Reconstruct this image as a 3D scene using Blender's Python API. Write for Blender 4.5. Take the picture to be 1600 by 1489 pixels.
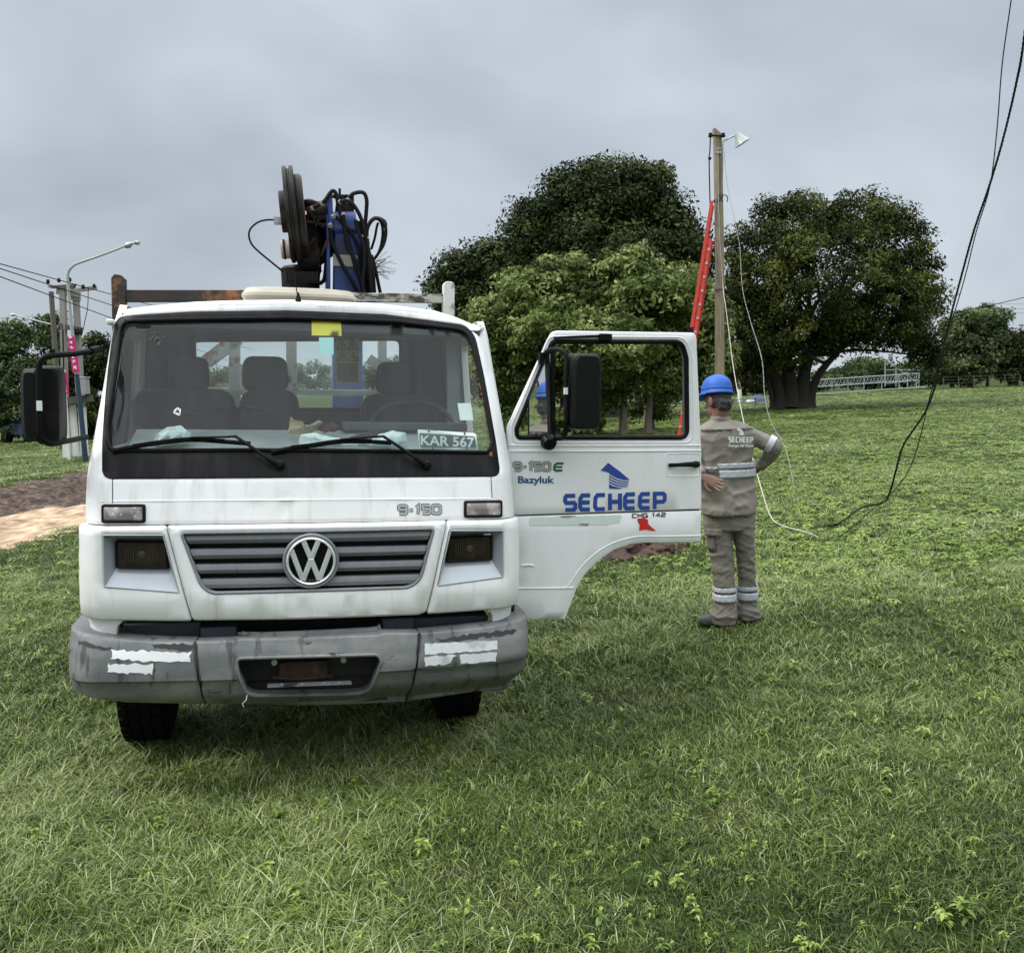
import bpy, bmesh, math, random
import numpy as np
from mathutils import Vector, Matrix, noise as mnoise
from mathutils.geometry import delaunay_2d_cdt
for o in list(bpy.data.objects): bpy.data.objects.remove(o)
scene = bpy.context.scene
COL = scene.collection
R = math.radians
# ------------------------------------------------------------------ camera
CAMZ = 1.85; PITCH = 5.71; ROLL = 2.0; FPX = 1400.0; IW, IH = 1600.0, 1489.0
cam = bpy.data.cameras.new('camera'); camo = bpy.data.objects.new('camera', cam); COL.objects.link(camo)
_p, _r = R(PITCH), R(ROLL)
_f = Vector((0, math.cos(_p), -math.sin(_p))); _x = Vector((1, 0, 0)); _u = _x.cross(_f)
CR = math.cos(_r)*_x - math.sin(_r)*_u; CU = math.sin(_r)*_x + math.cos(_r)*_u; CF = _f
camo.matrix_world = Matrix(((CR.x, CU.x, -CF.x, 0), (CR.y, CU.y, -CF.y, 0), (CR.z, CU.z, -CF.z, CAMZ), (0, 0, 0, 1)))
cam.sensor_width = 36; cam.sensor_fit = 'HORIZONTAL'; cam.lens = FPX/IW*36; cam.clip_start = .05; cam.clip_end = 3000
scene.camera = camo
CO = Vector((0, 0, CAMZ))
# ------------------------------------------------------------------ sky, sun, exposure
SUN_EL, SUN_AZ = R(50), R(264)        # azimuth clockwise from +Y
world = bpy.data.worlds.new('World'); scene.world = world; world.use_nodes = True
nt = world.node_tree; nt.nodes.clear()
N = nt.nodes.new; L = nt.links.new
wo = N('ShaderNodeOutputWorld'); bg = N('ShaderNodeBackground'); L(bg.outputs[0], wo.inputs[0])
bg.inputs['Strength'].default_value = 0.12
sky = N('ShaderNodeTexSky'); sky.sky_type = 'NISHITA'; sky.sun_disc = False
sky.sun_elevation = SUN_EL; sky.sun_rotation = SUN_AZ; sky.air_density = 1.0; sky.dust_density = 4.0
tc = N('ShaderNodeTexCoord'); sep = N('ShaderNodeSeparateXYZ'); L(tc.outputs['Generated'], sep.inputs[0])
mp = N('ShaderNodeMapping'); mp.inputs['Scale'].default_value = (1.0, 1.0, 1.9); mp.inputs['Location'].default_value = (3.1, .4, .2); L(tc.outputs['Generated'], mp.inputs[0])
nz = N('ShaderNodeTexNoise'); nz.inputs['Scale'].default_value = 2.1; nz.inputs['Detail'].default_value = 4; nz.inputs['Roughness'].default_value = .5
nz.inputs['Distortion'].default_value = .3; L(mp.outputs[0], nz.inputs['Vector'])
cr = N('ShaderNodeValToRGB'); cr.color_ramp.elements[0].position = .30; cr.color_ramp.elements[1].position = .72
cr.color_ramp.elements[0].color = (2.28, 2.58, 2.93, 1); cr.color_ramp.elements[1].color = (4.0, 4.40, 4.86, 1)
L(nz.outputs['Fac'], cr.inputs[0])
# an overcast sky is several times brighter overhead than at the horizon
mr = N('ShaderNodeMapRange'); mr.interpolation_type = 'SMOOTHSTEP'; mr.inputs['From Min'].default_value = .36; mr.inputs['From Max'].default_value = .85
mr.inputs['To Min'].default_value = 1.0; mr.inputs['To Max'].default_value = 6.0; L(sep.outputs['Z'], mr.inputs['Value'])
m3 = N('ShaderNodeMapRange'); m3.inputs['From Min'].default_value = .36; m3.inputs['From Max'].default_value = .7; L(sep.outputs['Z'], m3.inputs['Value'])
mw = N('ShaderNodeMix'); mw.data_type = 'RGBA'; L(m3.outputs[0], mw.inputs[0]); L(cr.outputs[0], mw.inputs[6]); mw.inputs[7].default_value = (2.45, 2.58, 2.66, 1)
vm = N('ShaderNodeVectorMath'); vm.operation = 'SCALE'; L(mw.outputs[2], vm.inputs[0]); L(mr.outputs[0], vm.inputs['Scale'])
mx = N('ShaderNodeMix'); mx.data_type = 'RGBA'; mx.inputs[0].default_value = .93
L(sky.outputs[0], mx.inputs[6]); L(vm.outputs[0], mx.inputs[7]); L(mx.outputs[2], bg.inputs['Color'])
sun = bpy.data.lights.new('sun', 'SUN'); sun.energy = 1.5; sun.angle = R(10); sun.color = (1, .965, .91)
suno = bpy.data.objects.new('sun', sun); COL.objects.link(suno)
sd = Vector((math.sin(SUN_AZ)*math.cos(SUN_EL), math.cos(SUN_AZ)*math.cos(SUN_EL), math.sin(SUN_EL)))
suno.rotation_euler = sd.to_track_quat('Z', 'Y').to_euler(); suno.location = (0, -20, 30)
scene.view_settings.view_transform = 'Standard'; scene.view_settings.look = 'None'
scene.view_settings.exposure = 0.58; scene.view_settings.gamma = 1.0
scene.render.engine = 'CYCLES'
scene.cycles.max_bounces = 6; scene.cycles.transparent_max_bounces = 16; scene.cycles.glossy_bounces = 3; scene.cycles.diffuse_bounces = 3

# ------------------------------------------------------------------ helpers
def ray(px, py):
    return CR*((px-IW/2)/FPX) - CU*((py-IH/2)/FPX) + CF
def at(px, py, y):                       # point of the scene at ground distance y
    d = ray(px, py); return CO + d*(y/d.y)
def onz(px, py, z=0.0):
    d = ray(px, py); return CO + d*((z-CAMZ)/d.z)
def tag(o, label=None, cat=None, group=None, kind=None):
    if label: o['label'] = label
    if cat: o['category'] = cat
    if group: o['group'] = group
    if kind: o['kind'] = kind
    return o
def empty(name, loc=(0, 0, 0), rot=(0, 0, 0)):
    o = bpy.data.objects.new(name, None); COL.objects.link(o); o.location = loc; o.rotation_euler = rot; o.empty_display_size = .2
    return o
def link_mesh(name, me, mat, parent=None):
    o = bpy.data.objects.new(name, me); COL.objects.link(o)
    for m in (mat if isinstance(mat, (list, tuple)) else [mat]): me.materials.append(m)
    if parent: o.parent = parent
    return o
def np_mesh(name, V, faces4, mat, parent=None, attrs=None, smooth=False, link=True):
    """fast mesh of quads (n,4) or tris (n,3)"""
    V = np.asarray(V, dtype=np.float32); Fc = np.asarray(faces4, dtype=np.int32); k = Fc.shape[1]
    me = bpy.data.meshes.new(name); me.vertices.add(len(V)); me.vertices.foreach_set('co', V.ravel())
    me.loops.add(Fc.size); me.loops.foreach_set('vertex_index', Fc.ravel())
    me.polygons.add(len(Fc)); me.polygons.foreach_set('loop_start', np.arange(0, Fc.size, k, dtype=np.int32))
    me.update(calc_edges=True)
    if smooth: me.polygons.foreach_set('use_smooth', np.ones(len(Fc), dtype=bool))
    for an, av in (attrs or {}).items():
        a = me.attributes.new(an, 'FLOAT', 'POINT'); a.data.foreach_set('value', np.asarray(av, dtype=np.float32))
    me.validate()
    if link: return link_mesh(name, me, mat, parent)
    me.materials.append(mat); return bpy.data.objects.new(name, me)
def catmull(pts, n=6):
    P = [Vector(p) for p in pts]
    if len(P) < 3: return P
    P = [2*P[0]-P[1]] + P + [2*P[-1]-P[-2]]; out = []
    for i in range(1, len(P)-2):
        for k in range(n):
            t = k/n; a, b, c, d = P[i-1], P[i], P[i+1], P[i+2]
            out.append(.5*((2*b)+(c-a)*t+(2*a-5*b+4*c-d)*t*t+(3*b-a-3*c+d)*t**3))
    out.append(P[-2]); return out
def rounded(pts, r, n=5):                # 2D polygon with rounded corners; r number or list
    out = []; m = len(pts); rs = r if isinstance(r, (list, tuple)) else [r]*m
    for i in range(m):
        p0, p1, p2 = Vector(pts[i-1][:2]), Vector(pts[i][:2]), Vector(pts[(i+1) % m][:2])
        a, b = p0-p1, p2-p1; rr = min(rs[i], a.length*.48, b.length*.48)
        if rr <= 0: out.append((p1.x, p1.y)); continue
        A, B = p1+a.normalized()*rr, p1+b.normalized()*rr
        for k in range(n+1):
            t = k/n; q = A*(1-t)**2*1.0 + p1*2*t*(1-t) + B*t*t; out.append((q.x, q.y))
    return out
class MB:
    def __init__(s): s.v = []; s.f = []
    def add(s, vs, fs):
        b = len(s.v); s.v += [tuple(v) for v in vs]; s.f += [tuple(b+i for i in f) for f in fs]; return s
    def box(s, c, size, rot=None, taper=1.0):
        sx, sy, sz = [q/2 for q in size]; vs = []
        for z in (-sz, sz):
            t = taper if z > 0 else 1.0
            for x, y in ((-sx, -sy), (sx, -sy), (sx, sy), (-sx, sy)): vs.append(Vector((x*t, y*t, z)))
        if rot is not None: M_ = rot if isinstance(rot, Matrix) else Matrix.Rotation(rot, 3, 'Z'); vs = [M_ @ v for v in vs]
        c = Vector(c); vs = [v+c for v in vs]
        return s.add(vs, [(3, 2, 1, 0), (4, 5, 6, 7), (0, 1, 5, 4), (1, 2, 6, 5), (2, 3, 7, 6), (3, 0, 4, 7)])
    def bar(s, a, b, w, h=None, up=(0, 0, 1)):   # rectangular bar from a to b
        a, b = Vector(a), Vector(b); d = (b-a); l = d.length; d.normalize(); h = h or w
        upv = Vector(up)
        if abs(d.dot(upv)) > .95: upv = Vector((0, 1, 0))
        x = d.cross(upv).normalized(); y = x.cross(d)
        return s.box((a+b)/2, (w, h, l), Matrix((x, y, d)).transposed())
    def tube(s, pts, r, n=8, cap=True, smoothn=0, ell=1.0):
        P = catmull(pts, smoothn) if smoothn else [Vector(p) for p in pts]
        m = len(P)
        if isinstance(r, (int, float)): rs = [r]*m
        else: rs = list(np.interp(np.linspace(0, 1, m), np.linspace(0, 1, len(r)), r))
        d0 = (P[1]-P[0]).normalized(); up = Vector((0, 0, 1)) if abs(d0.z) < .9 else Vector((1, 0, 0))
        x = d0.cross(up).normalized(); vs = []
        for i in range(m):
            d = (P[min(i+1, m-1)]-P[max(i-1, 0)]); d = d.normalized() if d.length > 1e-9 else d0
            x = (x - d*x.dot(d)); x = x.normalized() if x.length > 1e-6 else d.orthogonal().normalized(); y = d.cross(x)
            for k in range(n):
                a = 2*math.pi*k/n; vs.append(P[i] + x*math.cos(a)*rs[i] + y*math.sin(a)*rs[i]*ell)
        fs = [(i*n+k, i*n+(k+1) % n, (i+1)*n+(k+1) % n, (i+1)*n+k) for i in range(m-1) for k in range(n)]
        if cap: fs += [tuple(range(n-1, -1, -1)), tuple((m-1)*n+k for k in range(n))]
        return s.add(vs, fs)
    def rings(s, rr, n=20, cap=True, power=2.0):  # list of (center, xaxis*rx, yaxis*ry)
        vs = []
        for c, ax, ay in rr:
            c, ax, ay = Vector(c), Vector(ax), Vector(ay)
            for k in range(n):
                a = 2*math.pi*k/n; ca, sa = math.cos(a), math.sin(a); e = 2/power
                vs.append(c + ax*math.copysign(abs(ca)**e, ca) + ay*math.copysign(abs(sa)**e, sa))
        m = len(rr)
        fs = [(i*n+k, i*n+(k+1) % n, (i+1)*n+(k+1) % n, (i+1)*n+k) for i in range(m-1) for k in range(n)]
        if cap: fs += [tuple(range(n-1, -1, -1)), tuple((m-1)*n+k for k in range(n))]
        return s.add(vs, fs)
    def ellipsoid(s, c, r, n=16, m=10, rot=None):
        vs = []; c = Vector(c)
        for i in range(m+1):
            ph = math.pi*i/m
            for k in range(n):
                a = 2*math.pi*k/n; v = Vector((r[0]*math.sin(ph)*math.cos(a), r[1]*math.sin(ph)*math.sin(a), r[2]*math.cos(ph)))
                vs.append(c + (rot @ v if rot is not None else v))
        return s.add(vs, [(i*n+k, (i+1)*n+k, (i+1)*n+(k+1) % n, i*n+(k+1) % n) for i in range(m) for k in range(n)])
    def lathe(s, prof, c=(0, 0, 0), axis=(0, 0, 1), n=32, cap=True):  # prof: (radius, height)
        ax = Vector(axis).normalized(); x = ax.orthogonal().normalized(); y = ax.cross(x); c = Vector(c)
        return s.rings([(c+ax*h, x*r_, y*r_) for r_, h in prof], n, cap)
    def prism(s, poly, o, ux, uy, t):          # polygon in plane (o,ux,uy), extruded by vector t
        o, ux, uy, t = Vector(o), Vector(ux), Vector(uy), Vector(t); n = len(poly)
        a = [o+ux*p[0]+uy*p[1] for p in poly]; b = [q+t for q in a]
        return s.add(a+b, [tuple(range(n)), tuple(range(2*n-1, n-1, -1))]+[(i, (i+1) % n, n+(i+1) % n, n+i) for i in range(n)])
    def build(s, name, mat, parent=None, sharp=35, origin=None, bev=0, bseg=2, mods=True):
        me = bpy.data.meshes.new(name)
        vs = s.v if origin is None else [tuple(Vector(v)-Vector(origin)) for v in s.v]
        me.from_pydata(vs, [], s.f); me.validate()
        bm = bmesh.new(); bm.from_mesh(me); bmesh.ops.remove_doubles(bm, verts=bm.verts, dist=1e-6)
        bmesh.ops.recalc_face_normals(bm, faces=bm.faces); bm.to_mesh(me); bm.free()
        me.polygons.foreach_set('use_smooth', [True]*len(me.polygons)); me.set_sharp_from_angle(angle=R(sharp))
        o = link_mesh(name, me, mat, parent)
        if origin is not None: o.location = origin
        if bev:
            b = o.modifiers.new('bevel', 'BEVEL'); b.width = bev; b.segments = bseg; b.limit_method = 'ANGLE'; b.angle_limit = R(40); b.harden_normals = False
        return o
def split_build(mb, name, mat, parent=None, **k):
    """one object for each separate piece"""
    par = list(range(len(mb.v)))
    def find(i):
        while par[i] != i: par[i] = par[par[i]]; i = par[i]
        return i
    for f in mb.f:
        r_ = find(f[0])
        for j in f[1:]: par[find(j)] = r_
    g = {}
    for f in mb.f: g.setdefault(find(f[0]), []).append(f)
    out = []
    for fs in g.values():
        ids = sorted({i for f in fs for i in f}); mp_ = {i: n for n, i in enumerate(ids)}; m2 = MB(); m2.add([mb.v[i] for i in ids], [tuple(mp_[i] for i in f) for f in fs]); out.append(m2.build(name, mat, parent, **k))
    return out
# --- param sheets: a polygon in (u,v) laid on a curved map f(u,v,off)
def densify(poly, d):
    out = []; n = len(poly)
    for i in range(n):
        a, b = Vector(poly[i]), Vector(poly[(i+1) % n]); k = max(1, int(math.ceil((b-a).length/d)))
        out += [a+(b-a)*(j/k) for j in range(k)]
    return out
def area2(p): return sum(p[i-1][0]*p[i][1]-p[i][0]*p[i-1][1] for i in range(len(p)))
def offset_loop(p, d):                       # positive = shrink for ccw
    out = []; n = len(p)
    for i in range(n):
        a, b, c = p[i-1], p[i], p[(i+1) % n]; e1 = (b-a).normalized() if (b-a).length > 1e-9 else Vector((1, 0)); e2 = (c-b).normalized() if (c-b).length > 1e-9 else e1
        n1, n2 = Vector((-e1.y, e1.x)), Vector((-e2.y, e2.x)); m = (n1+n2)
        m = m.normalized() if m.length > 1e-6 else n1; k = max(.45, m.dot(n1)); out.append(b+m*(d/k))
    return out
def inside(pt, loops):
    c = False; x, y = pt
    for lp in loops:
        n = len(lp); j = n-1
        for i in range(n):
            if (lp[i][1] > y) != (lp[j][1] > y) and x < (lp[j][0]-lp[i][0])*(y-lp[i][1])/(lp[j][1]-lp[i][1])+lp[i][0]: c = not c
            j = i
    return c
def sheet(mb, fmap, outer, holes=(), res=.06, thick=.02, edge=.004, off=0.0, ed=None):
    ed = ed or res*.6; loops = []
    for k, lp in enumerate([outer]+list(holes)):
        lp = [Vector(q[:2]) for q in lp]
        if (area2(lp) > 0) != (k == 0): lp.reverse()
        loops.append(densify(lp, ed))
    ins = [offset_loop(lp, edge) if edge > 0 else lp for lp in loops]
    pts = []; edges = []
    for lp in ins:
        b = len(pts); pts += lp; n = len(lp); edges += [(b+i, b+(i+1) % n) for i in range(n)]
    xs = [p.x for p in ins[0]]; ys = [p.y for p in ins[0]]; y = min(ys)+res*.5; row = 0
    nb = len(pts); bx = np.array([[p.x, p.y] for p in pts])
    while y < max(ys):
        x = min(xs)+(res*.5 if row % 2 else 0)+res*.25
        while x < max(xs):
            if np.min((bx[:, 0]-x)**2+(bx[:, 1]-y)**2) > (res*.45)**2 and inside((x, y), ins): pts.append(Vector((x, y)))
            x += res
        y += res*.87; row += 1
    vv, ee, ff, ov, oe, of = delaunay_2d_cdt([Vector((p.x, p.y)) for p in pts], edges, [], 0, 1e-7, True)
    inv = {}
    for i, l in enumerate(ov):
        for q in l: inv[q] = i
    V = [fmap(q.x, q.y, off) for q in vv]; F_ = []
    for f in ff:
        c = sum((Vector(vv[i]) for i in f), Vector((0, 0)))/len(f)
        if inside((c.x, c.y), ins): F_.append(tuple(f))
    base = 0
    for lp in loops:
        n = len(lp); top = [inv.get(base+i, 0) for i in range(n)]; base += n
        if edge > 0:
            b1 = len(V); V += [fmap(q.x, q.y, off-edge*.8) for q in lp]
            F_ += [(top[i], top[(i+1) % n], b1+(i+1) % n, b1+i) for i in range(n)]; top = [b1+i for i in range(n)]
        if thick > 0:
            b2 = len(V); V += [fmap(q.x, q.y, off-thick) for q in lp]
            F_ += [(top[i], top[(i+1) % n], b2+(i+1) % n, b2+i) for i in range(n)]
    mb.add(V, F_); return mb
def ribbon(mb, fmap, pts, w, off, z=.0):     # flat stroke with mitred joins on a map
    P = [Vector(p) for p in pts]; n = len(P); Lf, Rt = [], []
    closed = (P[0]-P[-1]).length < 1e-6
    for i in range(n):
        a = P[i-1] if i > 0 else (P[-2] if closed else None); c = P[i+1] if i < n-1 else (P[1] if closed else None)
        e1 = (P[i]-a).normalized() if a is not None else (c-P[i]).normalized(); e2 = (c-P[i]).normalized() if c is not None else e1
        n1, n2 = Vector((-e1.y, e1.x)), Vector((-e2.y, e2.x)); m = (n1+n2).normalized(); k = max(.5, m.dot(n1))
        Lf.append(P[i]+m*w/2/k); Rt.append(P[i]-m*w/2/k)
    V = [fmap(q.x, q.y, off) for q in Lf]+[fmap(q.x, q.y, off) for q in Rt]
    mb.add(V, [(i, i+1, n+i+1, n+i) for i in range(n-1)]); return mb
# ------------------------------------------------------------------ materials
def pm(name, col, rough=.6, metal=0.0, layers=(), bump=None, spec=.5, coat=0.0, vary=0.0, varscale=3.0):
    """layers: (colour, scale, (sx,sy,sz), lo, hi, strength[, roughness])"""
    m = bpy.data.materials.new(name); m.use_nodes = True; t = m.node_tree; b = t.nodes['Principled BSDF']
    N = t.nodes.new; L = t.links.new
    b.inputs['Roughness'].default_value = rough; b.inputs['Metallic'].default_value = metal; b.inputs['Specular IOR Level'].default_value = spec
    b.inputs['Coat Weight'].default_value = coat; b.inputs['Coat Roughness'].default_value = .15
    tc = N('ShaderNodeTexCoord'); cur = None
    rgb = N('ShaderNodeRGB'); rgb.outputs[0].default_value = (*col, 1); cur = rgb.outputs[0]; rcur = None
    if vary:
        nz = N('ShaderNodeTexNoise'); nz.inputs['Scale'].default_value = varscale; nz.inputs['Detail'].default_value = 5; L(tc.outputs['Object'], nz.inputs['Vector'])
        mr = N('ShaderNodeMapRange'); mr.inputs['From Min'].default_value = .3; mr.inputs['From Max'].default_value = .7; mr.inputs['To Min'].default_value = 1-vary; mr.inputs['To Max'].default_value = 1+vary
        L(nz.outputs['Fac'], mr.inputs['Value']); vm = N('ShaderNodeVectorMath'); vm.operation = 'SCALE'; L(cur, vm.inputs[0]); L(mr.outputs[0], vm.inputs['Scale']); cur = vm.outputs[0]
    for k, ly in enumerate(layers):
        c, sc, st, lo, hi, stg = ly[:6]
        mpn = N('ShaderNodeMapping'); mpn.inputs['Scale'].default_value = st; mpn.inputs['Location'].default_value = (k*3.7+.3, k*1.3, k*2.1); L(tc.outputs['Object'], mpn.inputs[0])
        nz = N('ShaderNodeTexNoise'); nz.inputs['Scale'].default_value = sc; nz.inputs['Detail'].default_value = 8; nz.inputs['Roughness'].default_value = .62; L(mpn.outputs[0], nz.inputs['Vector'])
        mr = N('ShaderNodeMapRange'); mr.inputs['From Min'].default_value = lo; mr.inputs['From Max'].default_value = hi; mr.inputs['To Max'].default_value = stg; L(nz.outputs['Fac'], mr.inputs['Value'])
        mx = N('ShaderNodeMix'); mx.data_type = 'RGBA'; L(mr.outputs[0], mx.inputs[0]); L(cur, mx.inputs[6]); mx.inputs[7].default_value = (*c, 1); cur = mx.outputs[2]
        if len(ly) > 6:
            m2 = N('ShaderNodeMix'); m2.data_type = 'FLOAT'; L(mr.outputs[0], m2.inputs[0])
            if rcur: L(rcur, m2.inputs[2])
            else: m2.inputs[2].default_value = rough
            m2.inputs[3].default_value = ly[6]; rcur = m2.outputs[0]
    L(cur, b.inputs['Base Color'])
    if rcur: L(rcur, b.inputs['Roughness'])
    if bump:
        sc, stg, dist = bump[:3]; nz = N('ShaderNodeTexNoise'); nz.inputs['Scale'].default_value = sc; nz.inputs['Detail'].default_value = 6
        if len(bump) > 3:
            mpn = N('ShaderNodeMapping'); mpn.inputs['Scale'].default_value = bump[3]; L(tc.outputs['Object'], mpn.inputs[0]); L(mpn.outputs[0], nz.inputs['Vector'])
        else: L(tc.outputs['Object'], nz.inputs['Vector'])
        bp = N('ShaderNodeBump'); bp.inputs['Strength'].default_value = stg; bp.inputs['Distance'].default_value = dist; L(nz.outputs['Fac'], bp.inputs['Height']); L(bp.outputs[0], b.inputs['Normal'])
    return m
def leafmat(name, cols, attr='tint', inst=False, trans=.3, rough=.5):
    m = bpy.data.materials.new(name); m.use_nodes = True; t = m.node_tree; b = t.nodes['Principled BSDF']; N = t.nodes.new; L = t.links.new
    a = N('ShaderNodeAttribute'); a.attribute_name = attr
    fac = a.outputs['Fac']
    if inst:
        a2 = N('ShaderNodeAttribute'); a2.attribute_type = 'INSTANCER'; a2.attribute_name = 'itint'
        ad = N('ShaderNodeMath'); ad.operation = 'MULTIPLY_ADD'; L(a2.outputs['Fac'], ad.inputs[0]); ad.inputs[1].default_value = .42
        ml = N('ShaderNodeMath'); ml.operation = 'MULTIPLY'; L(a.outputs['Fac'], ml.inputs[0]); ml.inputs[1].default_value = .58; L(ml.outputs[0], ad.inputs[2]); fac = ad.outputs[0]
    cr = N('ShaderNodeValToRGB'); els = cr.color_ramp.elements
    while len(els) < len(cols): els.new(.5)
    for e, (p, c) in zip(els, cols): e.position = p; e.color = (*c, 1)
    L(fac, cr.inputs[0]); L(cr.outputs[0], b.inputs['Base Color']); b.inputs['Roughness'].default_value = rough; b.inputs['Specular IOR Level'].default_value = .35 if inst else .08
    tr = N('ShaderNodeBsdfTranslucent'); L(cr.outputs[0], tr.inputs[0]); ms = N('ShaderNodeMixShader'); ms.inputs[0].default_value = trans
    L(b.outputs[0], ms.inputs[1]); L(tr.outputs[0], ms.inputs[2]); L(ms.outputs[0], t.nodes['Material Output'].inputs[0]); return m
def glassmat(name, tint=(.82, .9, .88), dust=.08, ior=1.5, streak=True, refl=1.0):
    m = bpy.data.materials.new(name); m.use_nodes = True; t = m.node_tree; t.nodes.remove(t.nodes['Principled BSDF']); N = t.nodes.new; L = t.links.new
    tr = N('ShaderNodeBsdfTransparent'); tr.inputs[0].default_value = (*tint, 1); gl = N('ShaderNodeBsdfGlossy'); gl.inputs['Roughness'].default_value = .015
    fr = N('ShaderNodeFresnel'); fr.inputs[0].default_value = ior; fm = N('ShaderNodeMath'); fm.operation = 'MULTIPLY'; fm.inputs[1].default_value = 1.6*refl; L(fr.outputs[0], fm.inputs[0])
    a = N('ShaderNodeMixShader'); L(fm.outputs[0], a.inputs[0]); L(tr.outputs[0], a.inputs[1]); L(gl.outputs[0], a.inputs[2])
    df = N('ShaderNodeBsdfDiffuse'); df.inputs[0].default_value = (.55, .58, .56, 1)
    tc = N('ShaderNodeTexCoord'); mp = N('ShaderNodeMapping'); mp.inputs['Scale'].default_value = (14, 1, 1.6) if streak else (2, 2, 2); L(tc.outputs['Object'], mp.inputs[0])
    nz = N('ShaderNodeTexNoise'); nz.inputs['Scale'].default_value = 1.6; nz.inputs['Detail'].default_value = 7; L(mp.outputs[0], nz.inputs['Vector'])
    mr = N('ShaderNodeMapRange'); mr.inputs['From Min'].default_value = .3; mr.inputs['From Max'].default_value = .8; mr.inputs['To Min'].default_value = dust*.5; mr.inputs['To Max'].default_value = dust*2.4; L(nz.outputs['Fac'], mr.inputs['Value'])
    b = N('ShaderNodeMixShader'); L(mr.outputs[0], b.inputs[0]); L(a.outputs[0], b.inputs[1]); L(df.outputs[0], b.inputs[2]); L(b.outputs[0], t.nodes['Material Output'].inputs[0]); return m
M = {}
GR = (.16, .155, .13)
M['white'] = pm('white_paint', (.86, .85, .84), .38, spec=.5, coat=.15, layers=[((.44, .43, .36), 2.4, (6, 2, .7), .52, .74, .55, .7), ((.62, .64, .60), 1.3, (1, 1, 1), .45, .75, .5), ((.13, .11, .09), 26, (1, 1, 1), .70, .76, .7, .8), ((.30, .27, .21), 4.0, (6, 3, .35), .66, .82, .6, .8)], bump=(2.2, .10, .05))
M['whitedoor'] = pm('white_door_paint', (.84, .83, .83), .4, coat=.12, layers=[((.58, .60, .55), 2.0, (3, 2, .6), .5, .8, .5, .7), ((.14, .12, .10), 24, (1, 1, 1), .73, .77, .7, .8)], bump=(1.6, .08, .05))
M['seam_and_shade'] = pm('dark_seam_and_shade', (.035, .033, .03), .8)  # real joints, plus the painted shade strip in the door gap
M['rubber'] = pm('black_rubber', (.005, .005, .005), .55, spec=.14, layers=[((.06, .055, .05), 7, (1, 1, 1), .55, .85, .5, .8)])
M['blackplastic'] = pm('black_plastic', (.005, .005, .0055), .45, spec=.2, layers=[((.045, .043, .04), 5, (1, 1, 1), .55, .85, .6, .6)], bump=(60, .1, .005))
M['tape'] = pm('black_band_paint', (.006, .0055, .006), .5, spec=.13, layers=[((.045, .04, .045), 3, (5, 1, .5), .5, .75, .5, .6), ((.3, .28, .24), 40, (1, 1, 1), .72, .76, .6)])
M['bumper'] = pm('grey_bumper_plastic', (.150, .155, .155), .5, spec=.35, layers=[((.30, .30, .285), 1.7, (1.2, 1, 2.6), .46, .64, .8), ((.045, .045, .047), 4, (5, 2, .9), .57, .64, .7, .6), ((.025, .025, .027), 2.6, (2.2, 2, 7), .64, .675, .9, .45), ((.42, .36, .27), 3.5, (2, 2, .6), .6, .85, .4)], bump=(30, .12, .01))
M['grille'] = pm('grey_grille_plastic', (.21, .215, .235), .45, layers=[((.33, .31, .29), 3, (3, 1, 1), .5, .75, .5), ((.05, .05, .05), 9, (6, 2, .8), .66, .71, .7)])
M['bezel'] = pm('silver_bezel_plastic', (.40, .43, .46), .33, metal=.25, layers=[((.28, .29, .29), 3, (2, 2, 1), .5, .8, .5)])
M['black'] = pm('black_void', (.008, .008, .008), .9)
M['dark'] = pm('dark_underbody', (.03, .028, .026), .8, layers=[((.09, .07, .05), 4, (1, 1, 1), .5, .7, .6)], bump=(20, .4, .02))
M['chrome'] = pm('worn_chrome', (.78, .79, .80), .3, metal=.45, layers=[((.4, .38, .33), 14, (1, 1, 1), .55, .7, .5, .45)])
M['lens'] = pm('headlamp_glass', (.014, .009, .006), .12, coat=.25, spec=.3, layers=[((.07, .04, .02), 3, (6, 1, 1), .5, .75, .5, .1)], bump=(40, .3, .004, (12, 1, .3)))
M['turnlens'] = pm('indicator_glass', (.30, .27, .24), .18, coat=.8, layers=[((.09, .07, .058), 6, (2, 1, 2), .44, .54, .85, .3), ((.60, .60, .58), 7, (2, 1, 2), .58, .62, .85, .3)], bump=(40, .5, .004, (9, 1, .2)))
M['turndark'] = pm('dark_lens_ribs', (.06, .045, .03), .2, coat=.4)
M['rustspot'] = pm('rust_spot', (.22, .09, .035), .8, vary=.4, varscale=40)
M['tyre'] = pm('tyre_rubber', (.005, .005, .0048), .9, spec=.1, layers=[((.025, .02, .016), 5, (1, 1, 1), .5, .75, .6)])
M['steel'] = pm('dark_steel', (.12, .12, .12), .5, metal=.6)
M['rust'] = pm('rusty_black_steel', (.028, .026, .024), .75, layers=[((.36, .15, .045), 4, (1, 1, 1), .52, .60, .9), ((.45, .40, .32), 6, (1, 1, 1), .62, .68, .7), ((.10, .045, .02), 9, (1, 1, 1), .45, .7, .5)], bump=(30, .5, .01))
M['rustwhite'] = pm('rusty_white_steel', (.62, .62, .58), .7, layers=[((.33, .14, .045), 5, (1, 1, 1), .55, .62, .9), ((.10, .09, .08), 7, (1, 1, 1), .60, .68, .8)], bump=(30, .4, .01))
M['rustbar'] = pm('rusty_mottled_bar', (.42, .40, .33), .75, layers=[((.04, .036, .03), 5, (1, 1, 3), .46, .53, .95), ((.34, .15, .05), 6, (1, 1, 1), .58, .66, .8)], bump=(30, .4, .01))
M['beige'] = pm('beige_plastic', (.50, .46, .37), .6, layers=[((.25, .22, .17), 5, (1, 1, 1), .5, .8, .5)])
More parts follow.
